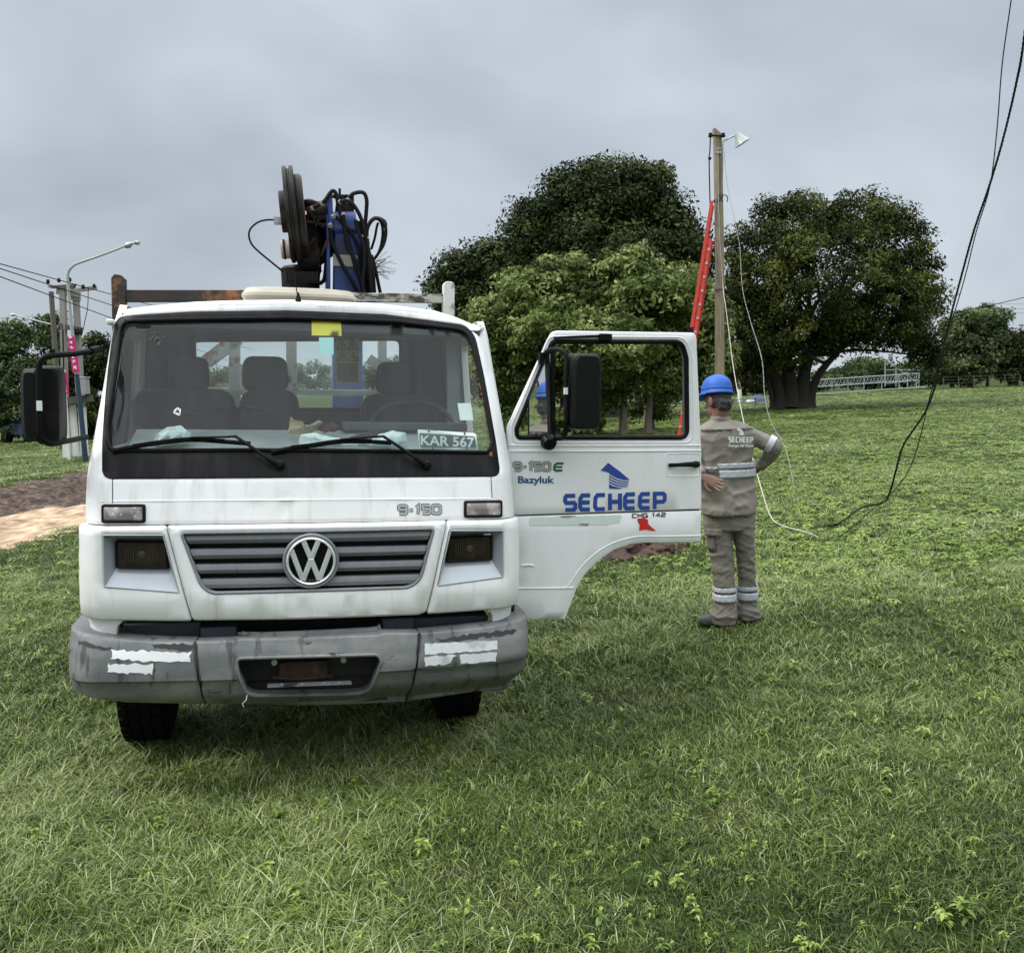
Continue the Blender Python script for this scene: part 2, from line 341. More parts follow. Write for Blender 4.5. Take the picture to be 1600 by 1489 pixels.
M['blue'] = pm('blue_crane_paint', (.024, .052, .20), .42, layers=[((.02, .025, .05), 5, (1, 1, 1), .52, .66, .8), ((.22, .24, .28), 12, (1, 1, 1), .66, .7, .6)])
M['hose'] = pm('black_hose', (.004, .004, .004), .5, spec=.2)
M['greasy'] = pm('greasy_machinery', (.007, .006, .005), .55, spec=.2, layers=[((.10, .035, .025), 5, (1, 1, 1), .5, .7, .7), ((.10, .10, .08), 11, (1, 1, 1), .62, .7, .5)], bump=(25, .5, .01))
M['reel'] = pm('dirty_reel_steel', (.008, .007, .006), .5, spec=.25, layers=[((.09, .075, .055), 5, (1, 1, 1), .5, .75, .7)], bump=(18, .3, .01))
M['reelred'] = pm('reddish_rope_drum', (.06, .022, .018), .7, bump=(30, .4, .01))
M['plate'] = pm('worn_plate_metal', (.36, .35, .31), .5, metal=.3, layers=[((.16, .09, .05), 8, (1, 1, 1), .55, .65, .8)])
M['interior'] = pm('grey_cab_trim', (.05, .054, .06), .8, vary=.15)
M['headliner'] = pm('grey_headliner', (.07, .077, .085), .9, vary=.1)
M['seat'] = pm('charcoal_seat_fabric', (.018, .020, .023), .9, layers=[((.06, .063, .068), 3, (1, 1, 1), .5, .75, .4)])
M['dash'] = pm('dusty_dashboard', (.33, .37, .36), .75, layers=[((.18, .20, .20), 3, (1, 1, 1), .5, .7, .7)])
M['dashdark'] = pm('dark_dashboard', (.07, .08, .10), .6, vary=.2)
M['glass'] = glassmat('windscreen_glass', (.88, .95, .94), .015, refl=.38)
M['sideglass'] = glassmat('side_glass', (.86, .92, .9), .04, streak=False)
M['mirrorglass'] = pm('mirror_glass', (.7, .7, .7), .03, metal=1)
M['reflect'] = pm('peeling_white_reflector', (.80, .81, .80), .5, layers=[((.5, .5, .48), 9, (1, 1, 1), .52, .62, .7), ((.30, .16, .07), 14, (1, 1, 1), .64, .69, .8), ((.1, .1, .1), 9, (1, 1, 1), .66, .7, .8)])
M['yellow'] = pm('yellow_sticker', (.72, .62, .03), .6, vary=.08)
M['paleblue'] = pm('pale_blue_sticker', (.42, .70, .68), .6, vary=.06)
M['ochre'] = pm('ochre_sticker', (.92, .78, .34), .6, vary=.2, varscale=30)
M['paper'] = pm('white_paper', (.76, .80, .79), .7, vary=.08)
M['print'] = pm('dark_print', (.03, .03, .03), .6)
M['ink'] = pm('blue_lettering', (.018, .065, .30), .45)
M['inkteal'] = pm('teal_lettering', (.012, .10, .20), .45)
M['green'] = pm('green_lettering', (.01, .12, .05), .45)
M['red'] = pm('red_lettering', (.62, .02, .02), .45)
M['greytext'] = pm('grey_lettering', (.36, .38, .36), .5)
M['platedark'] = pm('dark_plate_face', (.06, .09, .085), .5, layers=[((.16, .2, .19), 6, (1, 1, 1), .5, .7, .5)])
M['platewhite'] = pm('plate_white', (.70, .76, .72), .5, vary=.1)
M['bag'] = pm('white_plastic_bag', (.72, .80, .79), .35, bump=(14, .9, .03))
M['glove'] = pm('tan_work_glove', (.42, .35, .20), .8, layers=[((.22, .18, .11), 9, (1, 1, 1), .5, .7, .7)], bump=(40, .4, .01))
M['concrete'] = pm('grey_concrete', (.30, .29, .26), .85, layers=[((.16, .15, .13), 2, (4, 4, .5), .5, .75, .6)], bump=(12, .3, .02))
M['limewash'] = pm('white_limewash', (.76, .76, .73), .85, vary=.08)
M['wood'] = pm('weathered_pole_wood', (.30, .245, .165), .85, layers=[((.10, .08, .055), 3, (9, 9, .35), .48, .68, .85), ((.42, .37, .27), 4, (10, 10, .3), .56, .72, .7), ((.30, .17, .07), 1.5, (3, 3, 1), .60, .7, .5)], bump=(5, .6, .02, (8, 8, .4)))
M['wooddark'] = pm('dark_pole_wood', (.13, .115, .095), .9, layers=[((.05, .045, .04), 3, (8, 8, .5), .5, .7, .7)], bump=(5, .5, .02, (8, 8, .4)))
M['galv'] = pm('galvanised_steel', (.42, .44, .45), .5, metal=.5, vary=.1)
M['navy'] = pm('navy_pole_paint', (.02, .045, .085), .5, vary=.2)
M['pink'] = pm('magenta_banner', (.62, .015, .16), .6, vary=.1)
M['lampshade'] = pm('pale_lamp_shade', (.36, .40, .38), .4, vary=.1)
M['wire'] = pm('black_wire', (.007, .007, .007), .7, spec=.2)
M['greywire'] = pm('grey_wire', (.20, .20, .195), .6, vary=.2, varscale=30)
M['rope'] = pm('pale_rope', (.50, .47, .41), .8, vary=.12, varscale=30)
M['orange'] = pm('red_orange_fibreglass', (.56, .05, .03), .45, layers=[((.35, .04, .03), 4, (1, 1, 1), .5, .7, .5)])
M['alu'] = pm('aluminium', (.62, .64, .65), .4, metal=.7)
M['truss'] = pm('pale_truss_aluminium', (.34, .36, .38), .5, metal=.2)
M['khaki'] = pm('grey_khaki_cloth', (.235, .212, .18), .9, layers=[((.18, .155, .125), 5, (1, 1, .5), .5, .72, .5), ((.33, .295, .245), 6, (1, 1, .5), .54, .74, .4)], bump=(60, .35, .006))  # darker and lighter layers imitate shade and highlights of the folds
M['khakileg'] = pm('grey_khaki_trouser_cloth', (.19, .168, .142), .9, layers=[((.15, .127, .104), 5, (1, 1, 1.4), .5, .72, .5), ((.27, .235, .2), 5, (1, 1, 1.4), .54, .74, .5)], bump=(60, .35, .006))  # same painted fold shade and highlights, on a darker cloth
M['retro'] = pm('silver_reflective_tape', (.50, .52, .56), .35, layers=[((.38, .39, .42), 8, (1, 1, .6), .5, .68, .7)], bump=(16, .5, .015))
M['skin'] = pm('skin', (.22, .12, .088), .55, vary=.15, varscale=12, bump=(60, .2, .004))
M['hair'] = pm('greying_dark_hair', (.05, .042, .036), .8, layers=[((.16, .15, .14), 30, (1, 1, 1), .55, .7, .5)], bump=(70, .8, .01))
M['helmet'] = pm('blue_helmet_plastic', (.025, .11, .45), .5, spec=.3, vary=.08)
M['boot'] = pm('dusty_dark_boot', (.06, .06, .062), .7, layers=[((.14, .13, .12), 6, (1, 1, 1), .5, .7, .7)])
M['bark'] = pm('dark_bark', (.048, .040, .032), .9, layers=[((.03, .026, .022), 3, (4, 4, .6), .5, .7, .7)], bump=(4, .8, .08, (3, 3, .5)))
M['barkpale'] = pm('pale_bark', (.20, .175, .135), .9, layers=[((.09, .08, .06), 4, (3, 3, .8), .5, .7, .7)], bump=(8, .5, .03))
M['roofwhite'] = pm('pale_sheet_roof', (.55, .57, .58), .5, vary=.1)
M['wall'] = pm('dull_plaster_wall', (.30, .28, .25), .9, vary=.15)
M['carblue'] = pm('dark_blue_car_paint', (.02, .035, .09), .25, coat=.6, vary=.1)
M['carsilver'] = pm('silver_car_paint', (.45, .47, .5), .3, metal=.5)
M['darkglass'] = pm('dark_window_glass', (.012, .015, .018), .06)
M['tarp'] = pm('blue_tarpaulin', (.035, .06, .15), .6, vary=.3, varscale=2)
M['soil'] = pm('turned_red_soil', (.070, .040, .028), .95, layers=[((.03, .018, .013), 7, (1, 1, 1), .46, .62, .9), ((.14, .085, .057), 10, (1, 1, 1), .58, .7, .7)], bump=(16, .9, .04))
# ------------------------------------------------------------------ terrain
rng = np.random.default_rng(7)
def sstep(a, b, x): t = np.clip((x-a)/(b-a), 0, 1); return t*t*(3-2*t)
def vnoise(x, y, s, seed=0):               # cheap smooth value noise, vectorised
    x = np.asarray(x, float)/s+seed*13.7; y = np.asarray(y, float)/s+seed*7.1
    xi = np.floor(x).astype(np.int64); yi = np.floor(y).astype(np.int64); fx = x-xi; fy = y-yi; fx = fx*fx*(3-2*fx); fy = fy*fy*(3-2*fy)
    def h(a, b):
        n = (a*374761393+b*668265263+seed*974711) & 0x7fffffff; n = ((n ^ (n >> 13))*1274126177) & 0x7fffffff; return ((n ^ (n >> 16)) & 0xffff)/65535.0
    return (h(xi, yi)*(1-fx)+h(xi+1, yi)*fx)*(1-fy)+(h(xi, yi+1)*(1-fx)+h(xi+1, yi+1)*fx)*fy
def fbm(x, y, s, seed=0): return (vnoise(x, y, s, seed)*.55+vnoise(x, y, s/2.1, seed+1)*.28+vnoise(x, y, s/4.4, seed+2)*.17)
def H(x, y):
    x = np.asarray(x, float); y = np.asarray(y, float)
    z = .08*sstep(.3, 1.5, x) - .17*np.exp(-((x+1.1)/1.9)**2-((y-5.2)/1.9)**2)
    near = 1-sstep(25, 60, np.hypot(x, y)); z += (fbm(x, y, 2.6, 3)-.5)*.09*near
    z += .9*np.exp(-((x-70)/5.0)**2-((y-112)/3.0)**2)                        # bank far right
    z += (.10+.10*fbm(x, y, .8, 9))*np.exp(-((x+11.4)/.55)**2)*(1-sstep(60, 90, y)) + .05*np.exp(-((x+6.2)/.35)**2)
    return z
RX0, RX1 = -10.9, -6.35
def roaded(x, y):                          # signed metres inside the road
    x = np.asarray(x, float); w = (fbm(x, y, .9, 5)-.5)*.9+(vnoise(x, y, .22, 6)-.5)*.28
    return np.minimum(x-(RX0-.0+w), (RX1+w)-x)
patches = [onz(950, 880)[:2]+(.28,), onz(1255, 1033)[:2]+(.20,), onz(1310, 1100)[:2]+(.16,), onz(1130, 1275)[:2]+(.10,), onz(1060, 1085)[:2]+(.2,), onz(560, 1225)[:2]+(.06,), onz(30, 1130)[:2]+(.12,), onz(990, 1070)[:2]+(.13,)]
DIRT = (1.20, 9.45)
def bare(x, y):
    b = np.zeros(np.shape(x))
    for px, py, r in patches: b = np.maximum(b, .72*np.exp(-(((x-px)/(r*1.9))**2+((y-py)/r)**2)))
    b = np.maximum(b, 1.3*np.exp(-(((x-DIRT[0])/.52)**2+((y-DIRT[1])/.46)**2)))
    b = b*(.5+fbm(x, y, .22, 4)); return np.maximum(b, sstep(.66, .74, fbm(x, y, 1.1, 12))*.45)
def grid(xs, ys, zf):
    X, Y = np.meshgrid(xs, ys); Z = zf(X, Y); V = np.stack([X.ravel(), Y.ravel(), Z.ravel()], 1); nx, ny = len(xs), len(ys)
    i = np.arange(ny-1)[:, None]*nx+np.arange(nx-1)[None, :]; i = i.ravel(); return V, np.stack([i, i+1, i+nx+1, i+nx], 1), X.ravel(), Y.ravel()
xs = np.concatenate([-np.geomspace(900, 14.6, 34), np.arange(-14.4, 14.5, .12), np.geomspace(14.8, 900, 34)])
ys = np.concatenate([-np.geomspace(300, 1, 14), np.arange(0, 26, .12), np.geomspace(26.2, 1500, 60)])
V, Fc, gx, gy = grid(xs, ys, H)
soilv = np.maximum(bare(gx, gy), sstep(-.3, .1, roaded(gx, gy)))
gm = bpy.data.materials.new('meadow_ground'); gm.use_nodes = True; t = gm.node_tree; N = t.nodes.new; L = t.links.new; b = t.nodes['Principled BSDF']
tc = N('ShaderNodeTexCoord')
def nz_(s, d=6, v=None, r_=.6):
    n = N('ShaderNodeTexNoise'); n.inputs['Scale'].default_value = s; n.inputs['Detail'].default_value = d; n.inputs['Roughness'].default_value = r_; L(tc.outputs['Object'] if v is None else v, n.inputs['Vector']); return n.outputs['Fac']
def ramp_(f, els):
    c = N('ShaderNodeValToRGB'); e = c.color_ramp.elements
    while len(e) < len(els): e.new(.5)
    for a_, (p, q) in zip(e, els): a_.position = p; a_.color = (*q, 1)
    L(f, c.inputs[0]); return c.outputs[0]
g1 = ramp_(nz_(3.0, 12, r_=.8), [(.36, (.008, .012, .004)), (.5, (.030, .048, .011)), (.62, (.085, .125, .028)), (.75, (.15, .19, .055))])  # near-black tones paint in the shade of gaps between grass blades
s1 = ramp_(nz_(9, 8), [(.35, (.030, .021, .014)), (.55, (.095, .066, .042)), (.72, (.20, .15, .10))])
at_ = N('ShaderNodeAttribute'); at_.attribute_name = 'soil'; mx = N('ShaderNodeMix'); mx.data_type = 'RGBA'; L(at_.outputs['Fac'], mx.inputs[0]); L(g1, mx.inputs[6]); L(s1, mx.inputs[7]); L(mx.outputs[2], b.inputs['Base Color'])
b.inputs['Roughness'].default_value = .95; b.inputs['Specular IOR Level'].default_value = .1
bp = N('ShaderNodeBump'); bp.inputs['Strength'].default_value = .8; bp.inputs['Distance'].default_value = .05; L(nz_(14, 8), bp.inputs['Height']); L(bp.outputs[0], b.inputs['Normal'])
g = np_mesh('ground', V, Fc, gm, attrs={'soil': np.clip(soilv, 0, 1)}, smooth=True); tag(g, kind='structure')
# dirt road: a rutted sheet of its own on the ground
rxs = np.arange(RX0-.5, RX1+.55, .05); rys = np.concatenate([np.arange(6.0, 30, .1), np.geomspace(30.2, 140, 60)])
def roadz(x, y):
    d = roaded(x, y); wob = (fbm(y, 0*y, 6, 8)-.5)*.8; lane = x+wob
    z = H(x, y)+.006+.05*sstep(0, .5, d)-.08*(1-sstep(-.35, .02, d))
    for c, dp in ((-7.1, .045), (-7.45, .03), (-7.9, .05), (-8.9, .10), (-9.3, .07), (-10.1, .11)): z -= dp*np.exp(-((lane-c)/.11)**2)*sstep(.1, .5, d)
    z += (fbm(x, y, .35, 15)-.5)*(.04+.13*mudf(x, y))*sstep(0, .4, d)+(vnoise(x, y, .13, 19)-.5)*(.012+.05*mudf(x, y))*sstep(-.1, .4, d); return z
def mudf(x, y):
    xb = np.clip(-8.4+.62*(y-14.4), -8.3, -7.3)+(fbm(x, y, .8, 21)-.5)*.5; return sstep(.12, -.12, x-xb) if False else 1-sstep(-.12, .12, x-xb)
V, Fc, gx, gy = grid(rxs, rys, roadz)
keep = roaded(gx, gy) > -.3; Fk = Fc[keep[Fc].all(1)]
rm = bpy.data.materials.new('rutted_dirt'); rm.use_nodes = True; t = rm.node_tree; N = t.nodes.new; L = t.links.new; b = t.nodes['Principled BSDF']; tc = N('ShaderNodeTexCoord')
mpn = N('ShaderNodeMapping'); mpn.inputs['Scale'].default_value = (2.4, .9, 1); L(tc.outputs['Object'], mpn.inputs[0])
c1 = ramp_(nz_(2.2, 9, mpn.outputs[0]), [(.36, (.20, .13, .08)), (.5, (.42, .29, .185)), (.62, (.58, .44, .30))])
c2 = ramp_(nz_(6, 9), [(.38, (.016, .010, .007)), (.52, (.060, .036, .025)), (.64, (.16, .10, .07))])
at_ = N('ShaderNodeAttribute'); at_.attribute_name = 'mud'; mx = N('ShaderNodeMix'); mx.data_type = 'RGBA'; L(at_.outputs['Fac'], mx.inputs[0]); L(c1, mx.inputs[6]); L(c2, mx.inputs[7]); L(mx.outputs[2], b.inputs['Base Color']); b.inputs['Roughness'].default_value = .9
bp = N('ShaderNodeBump'); bp.inputs['Strength'].default_value = .9; bp.inputs['Distance'].default_value = .06; L(nz_(9, 8), bp.inputs['Height']); L(bp.outputs[0], b.inputs['Normal'])
tag(np_mesh('dirt_road', V, Fk, rm, attrs={'mud': mudf(gx, gy)}, smooth=True), kind='structure')

# ------------------------------------------------------------------ grass: tufts instanced on points
def blade_mesh(r_, n, h0, h1, rad, wid, lean=.5, segs=3):
    V = []; Fq = []; tint = []
    for i in range(n):
        a = r_.uniform(0, 6.283); rr = rad*math.sqrt(r_.uniform()); bx_, by_ = rr*math.cos(a), rr*math.sin(a); h = r_.uniform(h0, h1); d = r_.uniform(0, 6.283)
        ln = h*r_.uniform(.15, 1.0)*lean*1.6; w = wid*r_.uniform(.6, 1.25); fa = d+1.57+r_.uniform(-.5, .5); wx, wy = math.cos(fa)*w/2, math.sin(fa)*w/2; b0 = len(V); tv = r_.uniform()
        for s_ in range(segs+1):
            q = s_/segs; cx = bx_+math.cos(d)*ln*q*q; cy = by_+math.sin(d)*ln*q*q; cz = h*(q-.32*q*q*lean*1.3); k = (1-q**1.6)*.95+.05
            V += [(cx-wx*k, cy-wy*k, cz), (cx+wx*k, cy+wy*k, cz)]; tint += [tv, tv]
            if s_: Fq.append((b0+2*s_-2, b0+2*s_-1, b0+2*s_+1, b0+2*s_))
    return V, Fq, tint
def weed_mesh(r_, n, ln, wd, hh):
    V = []; Fq = []; tint = []
    for i in range(n):
        a = r_.uniform(0, 6.283); l_ = ln*r_.uniform(.5, 1.1); w = wd*r_.uniform(.7, 1.2); h = hh*r_.uniform(.3, 1.1); sx, sy = r_.uniform(-1, 1)*ln*.4, r_.uniform(-1, 1)*ln*.4
        dx, dy = math.cos(a), math.sin(a); b0 = len(V); tv = r_.uniform(); up = r_.uniform(-.2, .7)
        for q, k in ((0, .12), (.35, 1.), (.7, .85), (1., .05)):
            z = h+l_*up*q-.5*l_*q*q; V += [(sx+dx*l_*q-dy*w*k/2, sy+dy*l_*q+dx*w*k/2, z+.15*w*k), (sx+dx*l_*q+dy*w*k/2, sy+dy*l_*q-dx*w*k/2, z+.15*w*k)]; tint += [tv, tv]
        for s_ in range(3): Fq.append((b0+2*s_, b0+2*s_+1, b0+2*s_+3, b0+2*s_+2))
    return V, Fq, tint
M['grass'] = leafmat('grass_blades', [(0, (.005, .009, .002)), (.27, (.030, .054, .009)), (.47, (.115, .165, .030)), (.66, (.265, .335, .085)), (.82, (.45, .50, .27)), (.92, (.46, .42, .27)), (1, (.40, .31, .21))], inst=True, trans=.25, rough=.42)
M['weed'] = leafmat('broad_leaves', [(0, (.05, .10, .014)), (.35, (.16, .24, .045)), (.7, (.34, .43, .10)), (1, (.54, .60, .22))], inst=True, trans=.35, rough=.45)
M['cloverm'] = leafmat('dull_leaves', [(0, (.035, .075, .03)), (.6, (.09, .16, .06)), (1, (.17, .25, .11))], inst=True, trans=.3, rough=.42)
tcol = bpy.data.collections.new('tufts')
r0 = np.random.default_rng(5); k = 0
def addvar(res, mat):
    global k
    V, Fq, tn = res; o = np_mesh('t%02d_tuft' % k, V, Fq, mat, attrs={'tint': tn}, link=False); tcol.objects.link(o); k += 1
for i in range(4): addvar(blade_mesh(r0, 40, .018, .056, .08, .0046, .9), M['grass'])        # 0-3 short blades
for i in range(3): addvar(blade_mesh(r0, 34, .035, .085, .06, .0050, .95), M['grass'])       # 4-6 longer tufts
for i in range(3): addvar(weed_mesh(r0, 26, .032, .013, .055), M['weed'])                   # 7-9 bright weed rosettes
for i in range(2): addvar(weed_mesh(r0, 26, .018, .013, .03), M['cloverm'])               # 10-11 clover
for i in range(2): addvar(blade_mesh(r0, 12, .02, .06, .07, .0040, .9), M['grass'])        # 12-13 sparse, bent
for i in range(2): addvar(weed_mesh(r0, 44, .050, .024, .045), M['weed'])                     # 14-15 leaf mats for the middle distance
def scatter(y0, y1, dens, wmul=.80, wadd=1.6, seed=1):
    r_ = np.random.default_rng(seed); ymax = y1; W = wmul*ymax+wadd; n = int(dens*(y1-y0)*2*W)
    x = r_.uniform(-W, W, n); y = r_.uniform(y0, y1, n); ok = np.abs(x) < wmul*y+wadd; return x[ok], y[ok], r_
PX, PY, PI_, PS, PT, PZ = [], [], [], [], [], []
def emit(x, y, idx, s, tn, zf): PZ.append(s*zf); PX.append(x); PY.append(y); PI_.append(idx); PS.append(s); PT.append(tn)
def place(y0, y1, dens, scale, seed, mode, zf=1.0):
    x, y, r_ = scatter(y0, y1, dens, seed=seed); br = bare(x, y); rd = roaded(x, y); ok = (br < .52+.25*r_.uniform(size=len(x))) & (rd < -.05+.12*r_.uniform(size=len(x)))
    x, y, br = x[ok], y[ok], br[ok]; n = len(x); pt = fbm(x, y, 1.5, 31); pw = fbm(x, y, .7, 41); u = r_.uniform(size=n)
    right = sstep(-1, 3, x-.05*y)*sstep(5, 9, y)                                     # broad-leaved patch of meadow beyond the truck
    tn = np.clip(.43+(pt-.5)*1.45+r_.normal(0, .13, n)+.10*right+.12*sstep(6.5, 13, y), 0, .86); tn = np.where(r_.uniform(size=n) < .05+.25*np.clip(br, 0, 1), r_.uniform(.85, 1, n), tn)
    idx = r_.integers(0, 4, n); idx = np.where((pt > .55) & (u < .35), r_.integers(4, 7, n), idx); idx = np.where(u > .93, r_.integers(12, 14, n), idx)
    pwd = .03+.30*sstep(.52, .70, pw)*sstep(.38, .6, fbm(x, y, 2.4, 77))+.42*right; u2 = r_.uniform(size=n)
    if mode == 'near': idx = np.where(u2 < .035+pwd*.35, r_.integers(7, 10, n), idx); idx = np.where((u2 > .90) & (pw < .45), r_.integers(10, 12, n), idx); idx = np.where((u2 > .2) & (u2 < .2+pwd*.9*sstep(5.6, 9.5, y)), r_.integers(14, 16, n), idx)
    else: idx = np.where(u2 < pwd*.9, r_.integers(14, 16, n), idx)
    s = scale*np.clip(r_.normal(1, .22, n), .5, 1.6)*(.75+.6*pt)*np.where((idx >= 7) & (idx < 12), r_.uniform(.35, .85, n), 1)*np.where(idx >= 14, .62, 1)
    emit(x, y, idx, s, np.where((idx >= 7) & (idx < 12) | (idx >= 14), np.where(idx < 10, r_.uniform(0, .75, n), r_.uniform(.1, 1, n)), tn), zf)
place(1.6, 5.2, 470, 1.0, 1, 'near'); place(5.2, 9.5, 230, 1.25, 2, 'near', .9); place(9.5, 18, 85, 1.8, 3, 'mid', .62); place(18, 36, 26, 2.8, 4, 'mid', .42); place(36, 95, 4.0, 5.0, 5, 'far', .25)
PX, PY, PI_, PS, PT, PZ = [np.concatenate(q) for q in (PX, PY, PI_, PS, PT, PZ)]
me = bpy.data.meshes.new('grass'); me.vertices.add(len(PX)); me.vertices.foreach_set('co', np.stack([PX, PY, H(PX, PY)-.004], 1).astype(np.float32).ravel())
for an, av, ty in (('idx', PI_, 'INT'), ('itint', PT, 'FLOAT'), ('ang', rng.uniform(0, 6.283, len(PX)), 'FLOAT')):
    a = me.attributes.new(an, ty, 'POINT'); a.data.foreach_set('value', av.astype(np.int32 if ty == 'INT' else np.float32))
a = me.attributes.new('scl', 'FLOAT_VECTOR', 'POINT'); a.data.foreach_set('vector', np.stack([PS, PS, PZ], 1).astype(np.float32).ravel())
go = bpy.data.objects.new('grass', me); COL.objects.link(go); tag(go, 'green meadow grass with bright leafy weeds covering the field', 'grass', kind='stuff')
print('grass points', len(PX))
ng = bpy.data.node_groups.new('tuft_scatter', 'GeometryNodeTree'); ng.interface.new_socket('Geometry', in_out='INPUT', socket_type='NodeSocketGeometry'); ng.interface.new_socket('Geometry', in_out='OUTPUT', socket_type='NodeSocketGeometry')
N = ng.nodes.new; L = ng.links.new; gi = N('NodeGroupInput'); gout = N('NodeGroupOutput'); m2p = N('GeometryNodeMeshToPoints'); iop = N('GeometryNodeInstanceOnPoints'); ci = N('GeometryNodeCollectionInfo')
ci.inputs['Collection'].default_value = tcol; ci.inputs['Separate Children'].default_value = True; ci.inputs['Reset Children'].default_value = True
def na(nm, ty): a = N('GeometryNodeInputNamedAttribute'); a.data_type = ty; a.inputs['Name'].default_value = nm; return a.outputs['Attribute']
L(gi.outputs[0], m2p.inputs['Mesh']); L(m2p.outputs[0], iop.inputs['Points']); L(ci.outputs[0], iop.inputs['Instance']); iop.inputs['Pick Instance'].default_value = True
L(na('idx', 'INT'), iop.inputs['Instance Index']); L(na('scl', 'FLOAT_VECTOR'), iop.inputs['Scale'])
cx = N('ShaderNodeCombineXYZ'); L(na('ang', 'FLOAT'), cx.inputs[2]); er = N('FunctionNodeEulerToRotation'); L(cx.outputs[0], er.inputs[0]); L(er.outputs[0], iop.inputs['Rotation']); L(iop.outputs[0], gout.inputs[0])
md = go.modifiers.new('tufts', 'NODES'); md.node_group = ng

# ------------------------------------------------------------------ trees
def leaf_cloud(r_, C_, Nn, size, aspect=.45):
    n = len(C_); d = r_.normal(size=(n, 3)); d /= np.linalg.norm(d, axis=1)[:, None]; nn = Nn+r_.normal(size=(n, 3))*.75; nn /= np.linalg.norm(nn, axis=1)[:, None]+1e-9
    u = np.cross(nn, d); u /= np.linalg.norm(u, axis=1)[:, None]+1e-9; w = np.cross(nn, u); s = (size*r_.uniform(.6, 1.3, n))[:, None]
    V = np.stack([C_-u*s*.5, C_-w*s*aspect*.5-u*s*.05+nn*s*.08, C_+u*s*.5, C_+w*s*aspect*.5-u*s*.05+nn*s*.08], 1).reshape(-1, 3); i = np.arange(n)[:, None]*4; return V, i+np.array([0, 1, 2, 3])
def crown_mesh(r_, blobs, nleaf, leaf, clump, droop=0.0, spread=.72, core=.15, zmin=None):
    """blobs: (centre Vector, (rx,ry,rz)); leaves gather in clumps near the blobs' skins"""
    W = np.array([b_[1][0]*b_[1][2]*1.0 for b_ in blobs]); W = W/W.sum(); CC = []; NN = []; SZ = []
    for (c, rr), w in zip(blobs, W):
        m = max(6, int(nleaf*w/95)); d = r_.normal(size=(m, 3)); d[:, 2] = d[:, 2]*.9+.12; d /= np.linalg.norm(d, axis=1)[:, None]
        q = np.where(r_.uniform(size=m) < core, r_.uniform(.2, .7, m), r_.uniform(spread, 1.0, m)+(r_.uniform(size=m) < .16)*r_.uniform(0, .17, m)); ctr = np.array(c)+d*np.array(rr)*q[:, None]
        CC.append(ctr); NN.append(d); SZ.append(np.full(m, clump)*r_.uniform(.6, 1.35, m))
    CC, NN, SZ = np.concatenate(CC), np.concatenate(NN), np.concatenate(SZ); m = len(CC); per = max(8, nleaf//m)
    d = r_.normal(size=(m, per, 3)); d /= np.linalg.norm(d, axis=2)[:, :, None]; rad = r_.uniform(.25, 1, (m, per))**.6
    P = CC[:, None, :]+d*(rad*SZ[:, None])[:, :, None]*np.array([1.15, 1.15, .8-.1*droop]); P[:, :, 2] -= droop*rad*SZ[:, None]*.4*r_.uniform(size=(m, per))
    nrm = d*.6+NN[:, None, :]*.5+np.array([0, 0, .45]); tn = np.repeat(r_.uniform(.02, .95, m)[:, None], per, 1)+r_.normal(0, .07, (m, per)); P = P.reshape(-1, 3); nrm = nrm.reshape(-1, 3); tn = tn.ravel()
    if zmin is not None: ok = P[:, 2] > zmin+.6*r_.uniform(size=len(P)); P, nrm, tn = P[ok], nrm[ok], tn[ok]
    V, Fq = leaf_cloud(r_, P, nrm, leaf); return V, Fq, np.repeat(np.clip(tn, 0, 1), 4)
def tree(name, label, cat, base, y, blobs, nleaf, leaf, clump, mat, barkm, trunks, seed, group=None, droop=0, dy=1.0, core=.15, spread=.72, limbs=10, zmin=None):
    """blobs in photo px (cx,cy,rx,ry[,depth offset]) taken at ground distance y"""
    r_ = np.random.default_rng(seed); root = tag(empty(name, base), label, cat, group); B = []; sc = y/FPX
    for q in blobs: c = at(q[0], q[1], y+(q[4] if len(q) > 4 else 0))-Vector(base); B.append((c, (q[2]*sc, (q[2]+q[3])/2*sc*dy, q[3]*sc)))
    V, Fq, tn = crown_mesh(r_, B, nleaf, leaf, clump, droop, spread, core, zmin); np_mesh('crown', V, Fq, mat, root, {'tint': tn})
    mb = MB(); tops = []
    for tx, rad, hh, lean in trunks:        # trunk: x offset, radius, height, lean
        p = [Vector((tx+lean*hh*k_*k_+.12*rad*math.sin(k_*7+tx), .3*rad*math.sin(k_*5), hh*k_)) for k_ in (-.02, .08, .3, .6, 1)]; mb.tube(p, [rad*1.7, rad*1.2, rad, rad*.8, rad*.55], 12, smoothn=3); tops.append((p[-1], rad*.55, p[-2]))
    for i in range(limbs):
        tp, rd, pr = tops[i % len(tops)]; c, rr = B[i % len(B)]; e = Vector(c)+Vector((r_.uniform(-.6, .6)*rr[0], r_.uniform(-.5, .5)*rr[1], r_.uniform(-.3, .6)*rr[2])); s = pr.lerp(tp, r_.uniform(.2, 1)); mid = s.lerp(e, .5)+Vector((0, 0, r_.uniform(0, .12)*(e-s).length))
        mb.tube([s, mid, e], [rd*.8, rd*.45, rd*.12], 7, smoothn=4)
    mb.build('trunk', barkm, root); return root
M['leafdark'] = leafmat('dark_tree_leaves', [(0, (.008, .013, .006)), (.4, (.022, .033, .010)), (.75, (.052, .070, .019)), (1, (.11, .13, .042))], trans=.15)
M['leafolive'] = leafmat('olive_tree_leaves', [(0, (.008, .012, .004)), (.4, (.030, .042, .009)), (.72, (.080, .095, .020)), (1, (.145, .17, .045))], trans=.18)
M['leafbright'] = leafmat('shrub_tree_leaves', [(0, (.035, .052, .014)), (.4, (.10, .14, .036)), (.72, (.22, .27, .085)), (1, (.36, .41, .17))], trans=.25)
